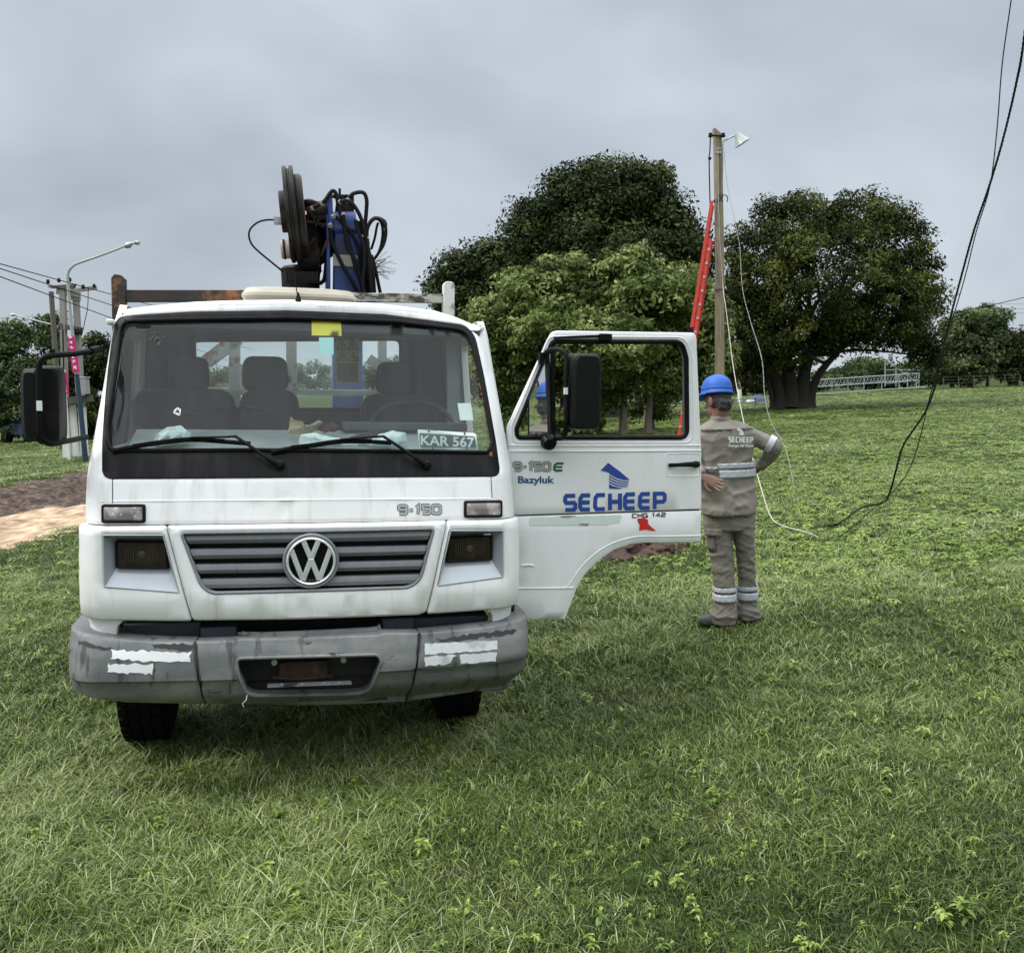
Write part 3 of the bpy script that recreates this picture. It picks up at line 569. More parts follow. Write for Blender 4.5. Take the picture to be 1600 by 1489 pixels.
M['leafmid'] = leafmat('mid_green_leaves', [(0, (.025, .04, .015)), (.5, (.075, .11, .04)), (1, (.18, .23, .09))], trans=.25)
M['leafpale'] = leafmat('pale_green_leaves', [(0, (.035, .05, .02)), (.5, (.095, .13, .05)), (1, (.19, .22, .10))], trans=.3)
def gz(p): return Vector((p.x, p.y, float(H(p.x, p.y))))
b1 = gz(onz(1243, 640)); 
tree('round_tree', 'broad dark olive tree with thick fluted trunk, right of the wooden pole', 'tree', b1, b1.y,
     [(1152, 372, 18, 26), (1150, 440, 22, 50), (1165, 505, 34, 44), (1168, 575, 40, 36), (1198, 330, 20, 18), (1240, 322, 20, 18), (1424, 368, 22, 24), (1450, 425, 16, 30), (1456, 470, 12, 36), (1405, 335, 16, 16), (1452, 560, 24, 34), (1200, 410, 58, 66), (1255, 365, 60, 55, -1), (1340, 350, 68, 48), (1395, 400, 55, 55), (1418, 450, 44, 55), (1300, 430, 90, 80, -3), (1180, 470, 55, 70), (1380, 480, 75, 70, -2), (1424, 510, 36, 46), (1250, 515, 80, 50, -2), (1330, 515, 70, 42), (1420, 540, 42, 32), (1175, 545, 45, 45), (1225, 556, 50, 26, -1), (1215, 350, 28, 30), (1285, 335, 30, 25), (1375, 340, 30, 28)],
     98000, .215, .66, M['leafolive'], M['bark'], [(-.85, .34, 3.4, -.35), (-.25, .46, 3.6, -.1), (.35, .42, 3.8, .2), (.8, .26, 3.4, .55), (-1.3, .12, 5.0, -.5)], 11, dy=1.0, core=.04, limbs=34, spread=.70)
b2 = Vector((4.2, 47.0, 0))
tree('dark_tree', 'tallest tree, a dense dark evergreen dome rising behind the leafy bright shrub', 'tree', b2, 47,
     [(925, 268, 22, 20), (975, 272, 22, 18), (1025, 275, 16, 22), (860, 318, 24, 24), (820, 345, 24, 26), (760, 400, 26, 22), (715, 415, 20, 22), (1046, 335, 26, 34), (1068, 375, 30, 36), (1088, 410, 22, 34), (960, 320, 75, 62), (905, 345, 65, 60), (1010, 330, 40, 60), (850, 380, 70, 60), (1040, 390, 52, 55, -1), (780, 430, 70, 50), (720, 450, 45, 45), (690, 455, 24, 30), (930, 420, 90, 70, -2), (1075, 430, 26, 55), (800, 500, 90, 60), (740, 500, 50, 60), (1060, 470, 30, 60), (860, 560, 90, 60), (1000, 480, 80, 80), (890, 285, 30, 26), (1000, 290, 34, 30), (760, 570, 60, 50), (1060, 560, 50, 55)],
     150000, .24, .75, M['leafdark'], M['bark'], [(-1, .5, 4, -.3), (.4, .6, 4.5, .1), (1.4, .4, 4, .4)], 12, core=.14, limbs=12)
b3 = gz(Vector((4.2, 31.0, 0)))
tree('shrubby_tree', 'low wide tree with bright drooping leaves seen above and through the open truck door', 'tree', b3, 31,
     [(880, 430, 42, 32), (930, 465, 60, 42), (985, 420, 46, 34), (820, 460, 48, 38), (1060, 450, 42, 34), (1020, 470, 60, 42, -1), (780, 505, 50, 45), (860, 520, 70, 50, -1), (950, 540, 80, 50, -1.5), (1050, 520, 60, 48), (1105, 510, 40, 55), (760, 560, 40, 40), (830, 590, 48, 34), (930, 600, 60, 36), (1040, 585, 50, 30), (1110, 575, 32, 45), (800, 640, 34, 24), (890, 655, 46, 22)],
     90000, .21, .42, M['leafbright'], M['barkpale'], [(-1.6, .09, 2.2, -.4), (-.3, .13, 2.4, .1), (.55, .12, 2.6, .25), (-2.6, .08, 1.8, -.6), (1.7, .07, 2.2, .4)], 13, droop=1.0, core=.12, limbs=18)
tp = gz(Vector((5.25, 33.2, 0)))
tree('slim_tree', 'thin straight sapling with few low leaves, framed by the open door window', 'tree', tp, 33.2, [(1013, 610, 24, 20), (990, 640, 12, 12), (1030, 640, 10, 10)], 2200, .2, .4, M['leafbright'], M['barkpale'], [(0, .085, 3.2, .02)], 14, droop=.8, limbs=5)
# left trees behind the mirror
lt = 'trees along the left edge behind the power poles'
for nm, lb, bx_, bl, sd_, n_, mt in (
    ('leafy_tree', 'leafy tree at the far left edge, left of the black wing mirror', 20, [(28, 512, 12, 13), (8, 522, 14, 14), (42, 530, 12, 15), (20, 545, 26, 28), (-15, 560, 30, 45), (40, 590, 28, 38), (10, 620, 40, 42), (30, 655, 45, 30), (-30, 640, 40, 40)], 21, 22000, 'leafmid'),
    ('leafy_tree', 'tall tree showing between the wing mirror and the leaning power poles', 88, [(68, 512, 8, 12), (90, 504, 9, 12), (78, 535, 16, 18), (100, 575, 22, 30), (75, 590, 22, 34), (95, 630, 28, 36), (70, 655, 28, 26)], 22, 16000, 'leafmid'),
    ('leafy_tree', 'tree whose crown shows between the power poles and the truck cab', 150, [(142, 530, 9, 11), (156, 540, 10, 12), (130, 555, 10, 12), (150, 585, 24, 34), (128, 620, 20, 34), (165, 570, 18, 28), (150, 650, 34, 30)], 23, 16000, 'leafdark'),
    ('leafy_tree', 'pale low tree seen through the cab just left of the crane column', 400, [(330, 592, 40, 14), (380, 585, 32, 18), (430, 592, 40, 14), (480, 588, 30, 20), (300, 596, 30, 12), (400, 606, 110, 14)], 24, 16000, 'leafpale'),
    ('leafy_tree', 'pale low tree seen through the rear cab window behind the driver seat', 600, [(560, 592, 34, 20), (610, 585, 34, 26), (660, 575, 36, 34), (530, 602, 40, 16), (640, 605, 70, 20)], 25, 16000, 'leafpale')):
    b_ = gz(at(bx_, 640, 44 if bx_ < 200 else 60)); b_.z = 0
    tree(nm, lb, 'tree', b_, 44 if bx_ < 200 else 60, bl, int(n_*1.15), .20, .42, M[mt], M['bark'], [(-.5, .16, 2.6, -.1), (.6, .14, 3, .15)], sd_, limbs=8)
# far right trees
yt = 95
for nm, lb, bx_, bl, sd_, n_, mt, dr in (
    ('willow_tree', 'pale drooping willow at the right, between the hanging cable and the dark far trees', 1530, [(1530, 500, 30, 26), (1500, 520, 26, 34), (1555, 525, 22, 34), (1530, 550, 44, 34), (1500, 570, 30, 24), (1562, 500, 14, 14)], 31, 20000, 'leafpale', 1.6),
    ('far_tree', 'dark far tree cut off by the right edge of the picture', 1600, [(1585, 545, 20, 26), (1605, 555, 22, 36), (1575, 565, 14, 20), (1625, 560, 24, 40)], 32, 14000, 'leafdark', 0),
    ('far_bush', 'rounded bright bush at the far right below the dark tree', 1590, [(1592, 572, 16, 16), (1578, 582, 12, 10), (1610, 578, 14, 14)], 33, 6000, 'leafmid', 0),
    ('far_bush', 'low grey green bush under the willow, beside the aluminium truss', 1500, [(1490, 580, 22, 17), (1520, 584, 22, 14), (1462, 578, 18, 22)], 34, 9000, 'leafmid', 0),
    ('far_bush', 'dark bush behind the truss under the round tree crown', 1400, [(1380, 588, 40, 14), (1330, 590, 40, 12), (1430, 585, 30, 18), (1290, 592, 30, 12), (1355, 575, 30, 14)], 35, 14000, 'leafmid', 0),
    ('far_bush', 'long dark hedge behind the man and the wooden pole', 1150, [(1100, 590, 50, 22), (1160, 585, 50, 26), (1210, 588, 40, 24), (1050, 590, 40, 22), (1000, 592, 40, 20), (950, 594, 40, 20)], 36, 20000, 'leafdark', 0),
    ('far_bush', 'dark hedge seen between the cab and the open door', 800, [(790, 592, 40, 22), (840, 590, 40, 22), (750, 590, 40, 24), (700, 592, 40, 22), (890, 594, 40, 22)], 37, 15000, 'leafdark', 0)):
    b_ = at(bx_, 600, yt); b_.z = 0.0
    tree(nm, lb, 'tree' if 'tree' in nm else 'bush', b_, yt, bl, n_, .42, .9, M[mt], M['bark'], [(-.8, .2, 2.0, -.1), (.9, .18, 2.4, .15)], sd_, droop=dr, limbs=5, zmin=-.2-b_.z)
# ------------------------------------------------------------------ poles, lines, ladder
def rel(p, b): return Vector(p)-Vector(b)
PY0 = 20.4; pb = gz(at(1126, 722, PY0)); ptop = at(1121, 204, PY0)
pole = tag(empty('utility_pole', pb), 'weathered wooden utility pole with a small lamp, red ladder leaning on it', 'pole')
t_ = rel(ptop, pb); mb = MB(); mb.tube([Vector((0, 0, -.3)), t_*.3, t_*.6+Vector((.02, 0, 0)), t_*.985], [.115, .105, .10, .098], 14, smoothn=5)
mb.prism([(-.098, -.02), (.098, -.02), (.05, .03), (-.06, .13), (-.098, .14)], t_*.985-Vector((0, .085, 0)), (1, 0, 0), (0, 0, 1), (0, .17, 0)); mb.build('pole_shaft', M['wood'], pole)
def P(px, py, d=0): return rel(at(px, py, PY0+d), pb)
mb = MB(); mb.tube([P(1128, 222, -.12), P(1136, 218, -.15), P(1146, 213, -.2), P(1153, 212, -.22)], .018, 8, smoothn=3); arm = mb.build('lamp_arm', M['galv'], pole)
mb = MB(); mb.lathe([(.045, 0), (.06, .03), (.075, .06), (.17, .24), (.18, .25), (.165, .25), (.06, .07)], P(1151, 209, -.22), (P(1161, 226, -.22)-P(1151, 209, -.22)), 24, cap=False); mb.ellipsoid(P(1157, 219, -.22), (.05, .05, .07), 12, 8); mb.build('lamp_shade', M['lampshade'], pole)
mb = MB()
mb.bar(P(1110, 212, -.12), P(1131, 213, -.12), .03)
for x in (1110, 1130): mb.lathe([(.02, -.03), (.045, -.02), (.05, .01), (.03, .03), (.045, .05), (.02, .07)], P(x, 213, -.14), n=12)
split_build(mb, 'insulator', M['wire'], pole)
mb = MB(); mb.bar(P(1117, 238, -.13), P(1128, 238, -.13), .03, .05); mb.box(P(1122, 233, -.12), (.16, .04, .03)); mb.build('clamp', M['galv'], pole)
mb = MB(); mb.tube([P(1127, 306, -.1), P(1130, 305, -.15), P(1135, 306, -.2), P(1137, 311, -.2), P(1136, 316, -.2)], .013, 8, smoothn=4); mb.box(P(1127, 306, -.1), (.07, .05, .08)); mb.build('hook', M['steel'], pole)
mb = MB(); mb.tube([P(1110, 215, -.15), P(1109, 240, -.15), P(1108, 248, -.15), P(1109, 300, -.12), P(1110, 334, -.1)], .014, 6, smoothn=3); mb.box(P(1109, 248, -.15), (.06, .05, .05)); mb.build('drop_wire', M['wire'], pole)
mb = MB(); mb.tube([P(1123, 300, -.12), P(1117, 330, -.12), P(1119, 400, -.12), P(1121, 450, -.12)], .013, 6, smoothn=3); mb.tube([P(1128, 225, -.14), P(1129, 250, -.14), P(1128, 300, -.12)], .016, 6, smoothn=3); mb.build('service_cable', M['greywire'], pole)
mb = MB()
for z in (.06, .52, .79):
    c_ = t_*z; mb.lathe([(.108, -.02), (.112, -.02), (.112, .02), (.108, .02)], c_, (0, 0, 1), 16)
split_build(mb, 'strap', M['steel'], pole)
# ladder: seen nearly edge-on, two sections
lt_ = Vector(ptop) - Vector((0, 0, 0)); Ltop = at(1117, 318, PY0-.22); Lbot = gz(at(1052, 742, PY0-.35)); Lbot.z = .05
lad = tag(empty('ladder', Lbot), 'red orange extension ladder leaning against the wooden utility pole', 'ladder')
ax = (Ltop-Lbot); Ll = ax.length; axn = ax.normalized(); wdir = Vector((.28, .955, 0)); wdir = (wdir-axn*wdir.dot(axn)).normalized(); dn = axn.cross(wdir).normalized()
if dn.x > 0: dn = -dn
def ladp(s, w, d): return axn*s+wdir*w+dn*d
def section(s0, s1, w, d, mr_, mrung, brk):
    for sg in (-1, 1):
        q = MB(); q.bar(ladp(s0, sg*w, d), ladp(s1, sg*w, d), .010, .064, up=dn); q.bar(ladp(s0, sg*(w-.014), d+.031), ladp(s1, sg*(w-.014), d+.031), .036, .008, up=dn); q.bar(ladp(s0, sg*(w-.014), d-.031), ladp(s1, sg*(w-.014), d-.031), .036, .008, up=dn); q.build('rail', mr_, lad)
    q = MB(); n = int((s1-s0)/.30)
    for i in range(n): q.tube([ladp(s0+.2+i*.3, -w, d), ladp(s0+.2+i*.3, w, d)], .019, 8); 
    split_build(q, 'rung', mrung, lad)
    if not brk: return
    q = MB()
    for i in range(n):
        for sg in (-1, 1): q.bar(ladp(s0+.175+i*.3, sg*(w+.018), d), ladp(s0+.225+i*.3, sg*(w+.018), d), .012, .05, up=dn)
    split_build(q, 'rung_bracket', M['galv'], lad)
section(0, Ll*.86, .21, -.05, M['orange'], M['alu'], True); section(Ll*.5, Ll, .185, .055, M['orange'], M['alu'], False)
q = MB()
for sg in (-1, 1): q.bar(ladp(Ll*.485, sg*.19, .075), ladp(Ll*.52, sg*.19, .075), .06, .11, up=dn)
split_build(q, 'slide_shoe', M['blackplastic'], lad)
q = MB()
for sg in (-1, 1): q.bar(ladp(0, sg*.21, -.065), ladp(.12, sg*.21, -.065), .06, .12, up=dn)
split_build(q, 'foot', M['blackplastic'], lad)
# pale rope and grey wire from the pole to the ground
def line_obj(name, label, pts, r_, mat, cat='cable', twist=None, sm=5, group=None):
    o0 = pts[-1]; mb = MB(); Pp = [rel(p, o0) for p in pts]
    if twist is None: mb.tube(Pp, r_, 6, smoothn=sm)
    else:
        C_ = catmull(Pp, 14); n = len(C_); acc = 0
        for ph in range(twist[1]):
            S = []; acc = 0
            for i in range(n):
                d = (C_[min(i+1, n-1)]-C_[max(i-1, 0)]).normalized(); u = d.orthogonal() if abs(d.z) > 2 else d.cross(Vector((0, 1, 0))).normalized(); v = d.cross(u)
                if i: acc += (C_[i]-C_[i-1]).length
                a = acc/twist[0]*6.283+ph*6.283/twist[1]; S.append(C_[i]+(u*math.cos(a)+v*math.sin(a))*r_*1.02)
            # resample finer so the lay of the strands shows
            mb.tube(S, r_, 6)
    o = mb.build(name, mat, origin=None); o.location = o0; return tag(o, label, cat, group)
g1_ = onz(1262, 832, .12); g1b = onz(1205, 808, .14)
line_obj('rope', 'pale rope hanging from the pole, passing behind the man onto the grass', [at(1122, 420-190, PY0-.15), at(1123, 330, PY0-.2), at(1129, 440, 20), at(1134, 480, 19), at(1139, 520, 18), at(1146, 575, 16.5), at(1158, 640, 14), at(1172, 700, 12.6), at(1190, 765, 11.4), g1b, onz(1225, 822, .125), g1_, onz(1285, 843, .06)], .006, M['rope'], 'rope')
line_obj('cable', 'thin grey twisted cable drooping from pole top to the grass, right of the rope', [at(1130, 222, PY0-.15), at(1136, 285, 20), at(1143, 322, 19.6), at(1155, 380, 19), at(1160, 450, 18), at(1172, 500, 17), at(1190, 560, 15.5), at(1195, 620, 14.5), at(1205, 660, 13.8), at(1225, 695, 13.2), at(1236, 735, 12.5), at(1243, 765, 12), onz(1262, 780, .14), onz(1290, 800, .10)], .0038, M['greywire'], twist=(.12, 2))
hp = [at(1622, -150, 8.5), at(1600, 60, 9), at(1588, 130, 9.2), at(1568, 215, 9.4), at(1546, 290, 9.6), at(1522, 360, 9.8), at(1502, 432, 10), at(1484, 500, 10.1), at(1470, 560, 10.2), at(1462, 600, 10.3), at(1445, 645, 10.4), at(1412, 695, 10.6), at(1400, 735, 10.7), at(1390, 770, 10.9), onz(1380, 785, .20), onz(1345, 794, .16), onz(1312, 817, .13), onz(1290, 822, .07)]
line_obj('cable', 'thick black twisted cable hanging from the top right corner down to the grass', hp, .0068, M['wire'], twist=(.14, 3))
hp = [at(1600, -150, 8.6), at(1580, 0, 9), at(1566, 100, 9.2), at(1558, 200, 9.3), at(1547, 290, 9.5), at(1526, 360, 9.7), at(1508, 432, 9.9), at(1488, 500, 10), at(1466, 570, 10.1), at(1448, 640, 10.3), at(1436, 690, 10.5), at(1420, 735, 10.7), at(1398, 765, 10.9), onz(1370, 790, .17), onz(1345, 812, .15), onz(1310, 840, .13)]
line_obj('cable', 'thinner dark cable crossing the thick black one, lying on the grass below it', hp, .0058, M['wire'])
# overhead lines
def span(name, label, a, b, sag, r_, group=None):
    a, b = Vector(a), Vector(b); pts = [a.lerp(b, k_/8)-Vector((0, 0, sag*4*(k_/8)*(1-k_/8))) for k_ in range(9)]; return line_obj(name, label, pts, r_, M['wire'], 'power line', sm=2, group=group)
HY = 30.0
ovl = 'overhead lines at the left'
for (x0, y0, x1, y1, tx) in ((-60, 396, 172, 458, 'upper'), (-60, 400, 176, 476, 'middle'), (-60, 410, 172, 495, 'lowest')):
    span('power_line', '%s of the three thin power lines crossing the sky above the left poles' % tx, at(x0, y0, 18), at(400, y0+(y1-y0)*460/(x1+60), 73), .05, .012, ovl)
span('power_line', 'dark power line crossing in front of the round tree to the right edge', at(1160, 516, 60), at(1640, 455, 60), .7, .028)
for i, (y0, y1, tx) in enumerate(((474, 474, 'upper'), (482, 481, 'middle'), (489, 487, 'lowest'))): span('power_line', '%s of the three faint level lines at the right edge of the sky' % tx, at(1535, y0, 100), at(1640, y1, 100), .1, .016, 'faint lines at the right edge')
span('power_line', 'thin wire behind the left trees, low behind the black wing mirror', at(-40, 575, 42), at(120, 578, 42), .1, .016)
# H-frame of two concrete poles with cross-arm, transformer shelf
hb = gz(onz(112, 716)); hf = tag(empty('power_pole', hb), 'pair of grey concrete poles with cross arm and whitewashed feet, left of the truck', 'pole'); HY = hb.y
def Q(px, py, d=0): return rel(at(px, py, HY+d), hb)
sides = (((104, 716), (98, 450), -.0), ((132, 714), (118, 452), .3))
for (bx_, by_), (tx, ty), d in sides:
    a = Q(bx_, by_, d); b_ = Q(tx, ty, d); sp = a.lerp(b_, .30); a2 = a-Vector((0, 0, .3))
    s_ = MB(); s_.bar(sp, b_, .17, .17); s_.build('concrete_shaft', M['concrete'], hf, bev=.01)
    s_ = MB(); s_.bar(a2, sp, .20, .20); s_.build('whitewashed_foot', M['limewash'], hf, bev=.01)
s_ = MB(); s_.bar(Q(119, 714, .1)-Vector((0, 0, .3)), Q(113, 632, .1), .16, .18); s_.build('whitewashed_foot', M['limewash'], hf, bev=.01)
s_ = MB(); s_.prism([(0, 0), (1, .07), (.92, -.07), (.12, -.07)], Q(73, 447, -.15), (Q(117, 447, -.15)-Q(73, 447, -.15)), (0, 0, 1), (0, .16, 0)); s_.build('cross_arm', M['wooddark'], hf)
s_ = MB(); s_.bar(Q(104, 456, .1), Q(150, 450, .9), .12, .14); s_.bar(Q(88, 455, 0), Q(126, 462, .3), .24, .16); s_.bar(Q(112, 465, .25), Q(125, 465, .3), .2, .2); split_build(s_, 'cross_arm', M['concrete'], hf)
for x, y, d in ((75, 441, -.1), (92, 439, -.1), (109, 438, -.1), (130, 449, .5), (147, 448, .8)):
    s_ = MB(); s_.lathe([(.02, -.06), (.05, -.02), (.075, 0), (.04, .03), (.06, .05), (.03, .09)], Q(x, y, d), n=10); s_.build('insulator', M['blackplastic'], hf)
s_ = MB(); s_.bar(Q(93, 509, 0), Q(129, 516, .2), .26, .16); s_.build('bracket', M['wooddark'], hf)
s_ = MB()
for x in (118, 122, 127): s_.bar(Q(x, 514, 0), Q(x, 524, 0), .05); s_.lathe([(.03, 0), (.055, .06), (.03, .12)], Q(x, 522, 0), n=8)
split_build(s_, 'fuse_holder', M['blackplastic'], hf)
s_ = MB(); s_.bar(Q(98, 627, -.2), Q(146, 622, .2), .5, .22); s_.build('shelf_beam', M['wooddark'], hf)
s_ = MB(); s_.box(Q(129, 603, -.25), (.34, .3, .55)); s_.box(Q(129, 590, -.25), (.38, .34, .03)); s_.build('meter_box', M['galv'], hf, bev=.01)
s_ = MB(); s_.tube([Q(138, 450, .3), Q(137, 480, .2), Q(133, 500, .1), Q(130, 515, 0)], .012, 6, smoothn=3); s_.tube([Q(98, 515, -.12), Q(99, 560, -.12), Q(101, 640, -.12)], .02, 6); split_build(s_, 'jumper_wire', M['wire'], hf)
def banner(pxs, parent, QQ, d, w):
    s_ = MB(); (x0, y0), (x1, y1) = pxs; a, b_ = QQ(x0, y0, d), QQ(x1, y1, d); s_.bar(a, b_, w, .05); s_.build('banner', M['pink'], parent)
    ux = Vector((1, 0, 0)); s_ = MB(); dn_ = (b_-a); wdt = w*.5
    strokes = [[(-.5, 0), (.5, 0), (.5, .05), (-.5, .05)], [(-.4, .12), (.4, .14), (.3, .2), (-.3, .19)], [(-.5, .27), (.1, .27), (.5, .33), (-.4, .34)], [(-.4, .5), (.4, .49), (.4, .53), (-.1, .56), (.45, .60), (-.4, .61)], [(-.45, .66), (.45, .65), (.4, .74), (.1, .69), (-.4, .76)], [(-.4, .82), (.5, .81), (.45, .93), (-.1, .87), (-.45, .93)]]
    for sp in strokes: s_.prism([(p[0], p[1]) for p in sp], a+Vector((0, -.03, 0)), ux*wdt, dn_, (0, -.004, 0))
    split_build(s_, 'banner_lettering', M['paper'], parent)
# street lamp
lb = gz(onz(134, 722)); sl = tag(empty('street_lamp', lb), 'street lamp with long curved white arm, navy foot and a magenta banner', 'street lamp')
def Q2(px, py, d=0): return rel(at(px, py, lb.y+d), lb)
s_ = MB(); s_.tube([Q2(134, 724)-Vector((0, 0, .2)), Q2(129, 670), Q2(120, 585)], [.085, .075, .065], 12); s_.build('lower_pole', M['navy'], sl)
s_ = MB(); s_.tube([Q2(120, 585), Q2(113, 520), Q2(109, 480), Q2(106, 440), Q2(107, 425), Q2(113, 417), Q2(121, 412), Q2(150, 402), Q2(180, 391), Q2(197, 384)], [.06, .05, .045, .04, .035, .035, .03, .03], 10, smoothn=4); s_.build('arm_pole', M['lampshade'], sl)
s_ = MB(); s_.rings([(Q2(x, y), Vector((0, r1, 0)), Vector((0, 0, r2))) for x, y, r1, r2 in ((195, 385, .05, .05), (198, 384, .10, .085), (203, 383, .11, .09), (206, 381, .05, .04), (210, 380, .04, .035), (213, 379, .10, .075), (217.5, 380, .08, .06))], 12); s_.build('lamp_head', M['galv'], sl)
banner(((110.5, 526), (119, 582)), sl, Q2, -.12, .20)
# wooden pole behind with its own lamp, banner stake
wb = gz(onz(97, 704)); wp = tag(empty('wooden_pole', wb), 'slim brown wooden pole just left of the concrete poles, carrying a lamp arm', 'pole')
def Q3(px, py, d=0): return rel(at(px, py, wb.y+d), wb)
s_ = MB(); s_.tube([Q3(97, 706)-Vector((0, 0, .2)), Q3(88, 575), Q3(80, 456)], [.12, .10, .09], 10); s_.build('pole_shaft', M['wooddark'], wp)
s_ = MB(); s_.tube([Q3(84, 508), Q3(60, 502), Q3(30, 494), Q3(22, 492)], .028, 6); s_.build('lamp_arm', M['galv'], wp)
s_ = MB(); s_.ellipsoid(Q3(20.5, 492), (.11, .08, .06), 10, 6); s_.build('lamp_head', M['galv'], wp)
kb = gz(onz(103, 718)); kp = tag(empty('banner_pole', kb), 'slim post with a second, partly hidden magenta banner beside the wing mirror', 'post')
def Q4(px, py, d=0): return rel(at(px, py, kb.y+d-.4), kb)
s_ = MB(); s_.tube([Q4(108, 718)-Vector((0, 0, .2)), Q4(100, 578)], .045, 8); s_.build('post_shaft', M['limewash'], kp); banner(((101, 581), (104, 616)), kp, Q4, -.1, .14)
# small whitewashed post and stub pole near the middle
b_ = gz(onz(1156, 629)); s_ = MB(); s_.tube([(0, 0, -.2), (-.02, 0, .95)], .16, 8); q1 = tag(empty('marker_post', b_), 'short post with whitewashed foot on the grass behind the man', 'post'); s_.build('whitewashed_foot', M['limewash'], q1)
s_ = MB(); s_.tube([(-.02, 0, .95), (-.06, 0, 2.1)], [.15, .13], 8); s_.build('post_shaft', M['wood'], q1)
b_ = gz(at(1010, 650, 36)); b_.z = 0; t2 = rel(at(1008, 374, 36), b_); s_ = MB(); s_.tube([(0, 0, -.2), t2*.5, t2], [.13, .12, .10], 10); s_.bar(t2-Vector((.12, 0, .55)), t2-Vector((-.12, 0, .55)), .05); q1 = tag(empty('stub_pole', b_), 'bare wooden pole top standing out of the bright shrub', 'pole'); s_.build('pole_shaft', M['wood'], q1)

# ------------------------------------------------------------------ stage truss on the far meadow
ty_ = 82.0; tb = at(1360, 606, ty_); tb.z = 0
def truss_beam(mb, a, b, h, n, r_=.035):
    a, b = Vector(a), Vector(b); up = Vector((0, 0, h)); bk = Vector((0, h, 0))
    for o_ in (Vector(), up, bk, up+bk): mb.tube([a+o_, b+o_], r_, 5)
    for i in range(n):
        p, q = a.lerp(b, i/n), a.lerp(b, (i+1)/n); m = p.lerp(q, .5); mb.tube([p, m+up, q], r_*.7, 4); mb.tube([p+bk, m+up+bk, q+bk], r_*.7, 4); mb.tube([p+up, p+up+bk], r_*.7, 4)
def T(px, py, d=0): return rel(at(px, py, ty_+d), tb)
st = tag(empty('stage_truss', tb), 'long low silver lattice truss lying on stands beyond the round tree', 'truss')
s_ = MB(); truss_beam(s_, T(1268, 605), T(1437, 594), .62, 16); s_.build('lattice_beam', M['truss'], st)
s_ = MB()
for x in (1275, 1300, 1325, 1350, 1378, 1405, 1432): s_.tube([T(x, 612-(x-1275)*.04), T(x, 592-(x-1275)*.05)], .04, 5)
split_build(s_, 'stand', M['truss'], st)
s_ = MB(); s_.bar(T(1268, 616), T(1445, 605), 1.2, .08); s_.build('base_plate', M['concrete'], st)
sc_ = tag(empty('scaffold', T(1400, 606)+tb), 'thin scaffold frame with diagonal braces rising behind the low truss', 'scaffold'); ob = sc_.location.copy()
def T2(px, py, d=3): return rel(at(px, py, ty_+d), ob)
s_ = MB()
for x, y in ((1383, 560), (1400, 574), (1418, 578), (1436, 572)): s_.tube([T2(x, 604), T2(x, y)], .05, 6)
split_build(s_, 'upright', M['truss'], sc_)
s_ = MB(); s_.tube([T2(1383, 562), T2(1436, 600)], .035, 5); s_.tube([T2(1383, 578), T2(1436, 578)], .03, 5); s_.tube([T2(1418, 596), T2(1383, 600)], .03, 5); s_.tube([T2(1436, 572), T2(1400, 590)], .03, 5); split_build(s_, 'brace', M['truss'], sc_)
# shelter roof seen through the door window, tents, cars, fence
sb = at(1025, 650, 70); sb.z = 0
sh = tag(empty('shelter', sb), 'low open shelter with pale sheet roof seen through the door window', 'shelter')
def T3(px, py, d=0): return rel(at(px, py, 70+d), sb)
s_ = MB(); a, b_ = T3(985, 606), T3(1066, 603); s_.prism([(0, 0), (1, 0), (.93, .16), (.12, .17)], a, b_-a, Vector((0, 0, 6)), (0, 2.5, 0)); s_.build('roof', M['roofwhite'], sh)
for x in (990, 1015, 1040, 1062): s_ = MB(); s_.tube([T3(x, 607), Vector((T3(x, 607).x, 0, 0))], .06, 6); s_.build('post', M['galv'], sh)
s_ = MB(); s_.box((0, 2.4, .55), (4.1, .12, 1.1)); s_.build('wall', M['wall'], sh)
tn_ = at(1183, 612, 66); tn_.z = 0; tnt = tag(empty('tent', tn_), 'low blue and grey dome tent beyond the whitewashed post', 'tent')
s_ = MB(); s_.rings([((0, 0, z), (r_, 0, 0), (0, r_*.8, 0)) for z, r_ in ((0, .75), (.25, .70), (.45, .5), (.6, .28), (.64, .02))], 14); s_.build('canopy', M['tarp'], tnt)
s_ = MB(); s_.rings([((-.55, -.4, z), (r_, 0, 0), (0, r_*.8, 0)) for z, r_ in ((0, .45), (.2, .40), (.36, .26), (.42, .02))], 12); s_.build('porch', M['galv'], tnt)
b_ = at(1180, 618, 62); b_.z = 0; s_ = MB()
for z in (.18, .42): s_.bar((-2.4, 0, z), (2.6, 0, z+.05), .10)
for x in (-2.2, 0, 2.3): s_.bar((x, 0, -.1), (x, 0, .5), .10)
r_o = tag(empty('low_rail', b_), 'low grey rail in front of the tent, behind the man', 'fence'); s_.build('rail', M['galv'], r_o)
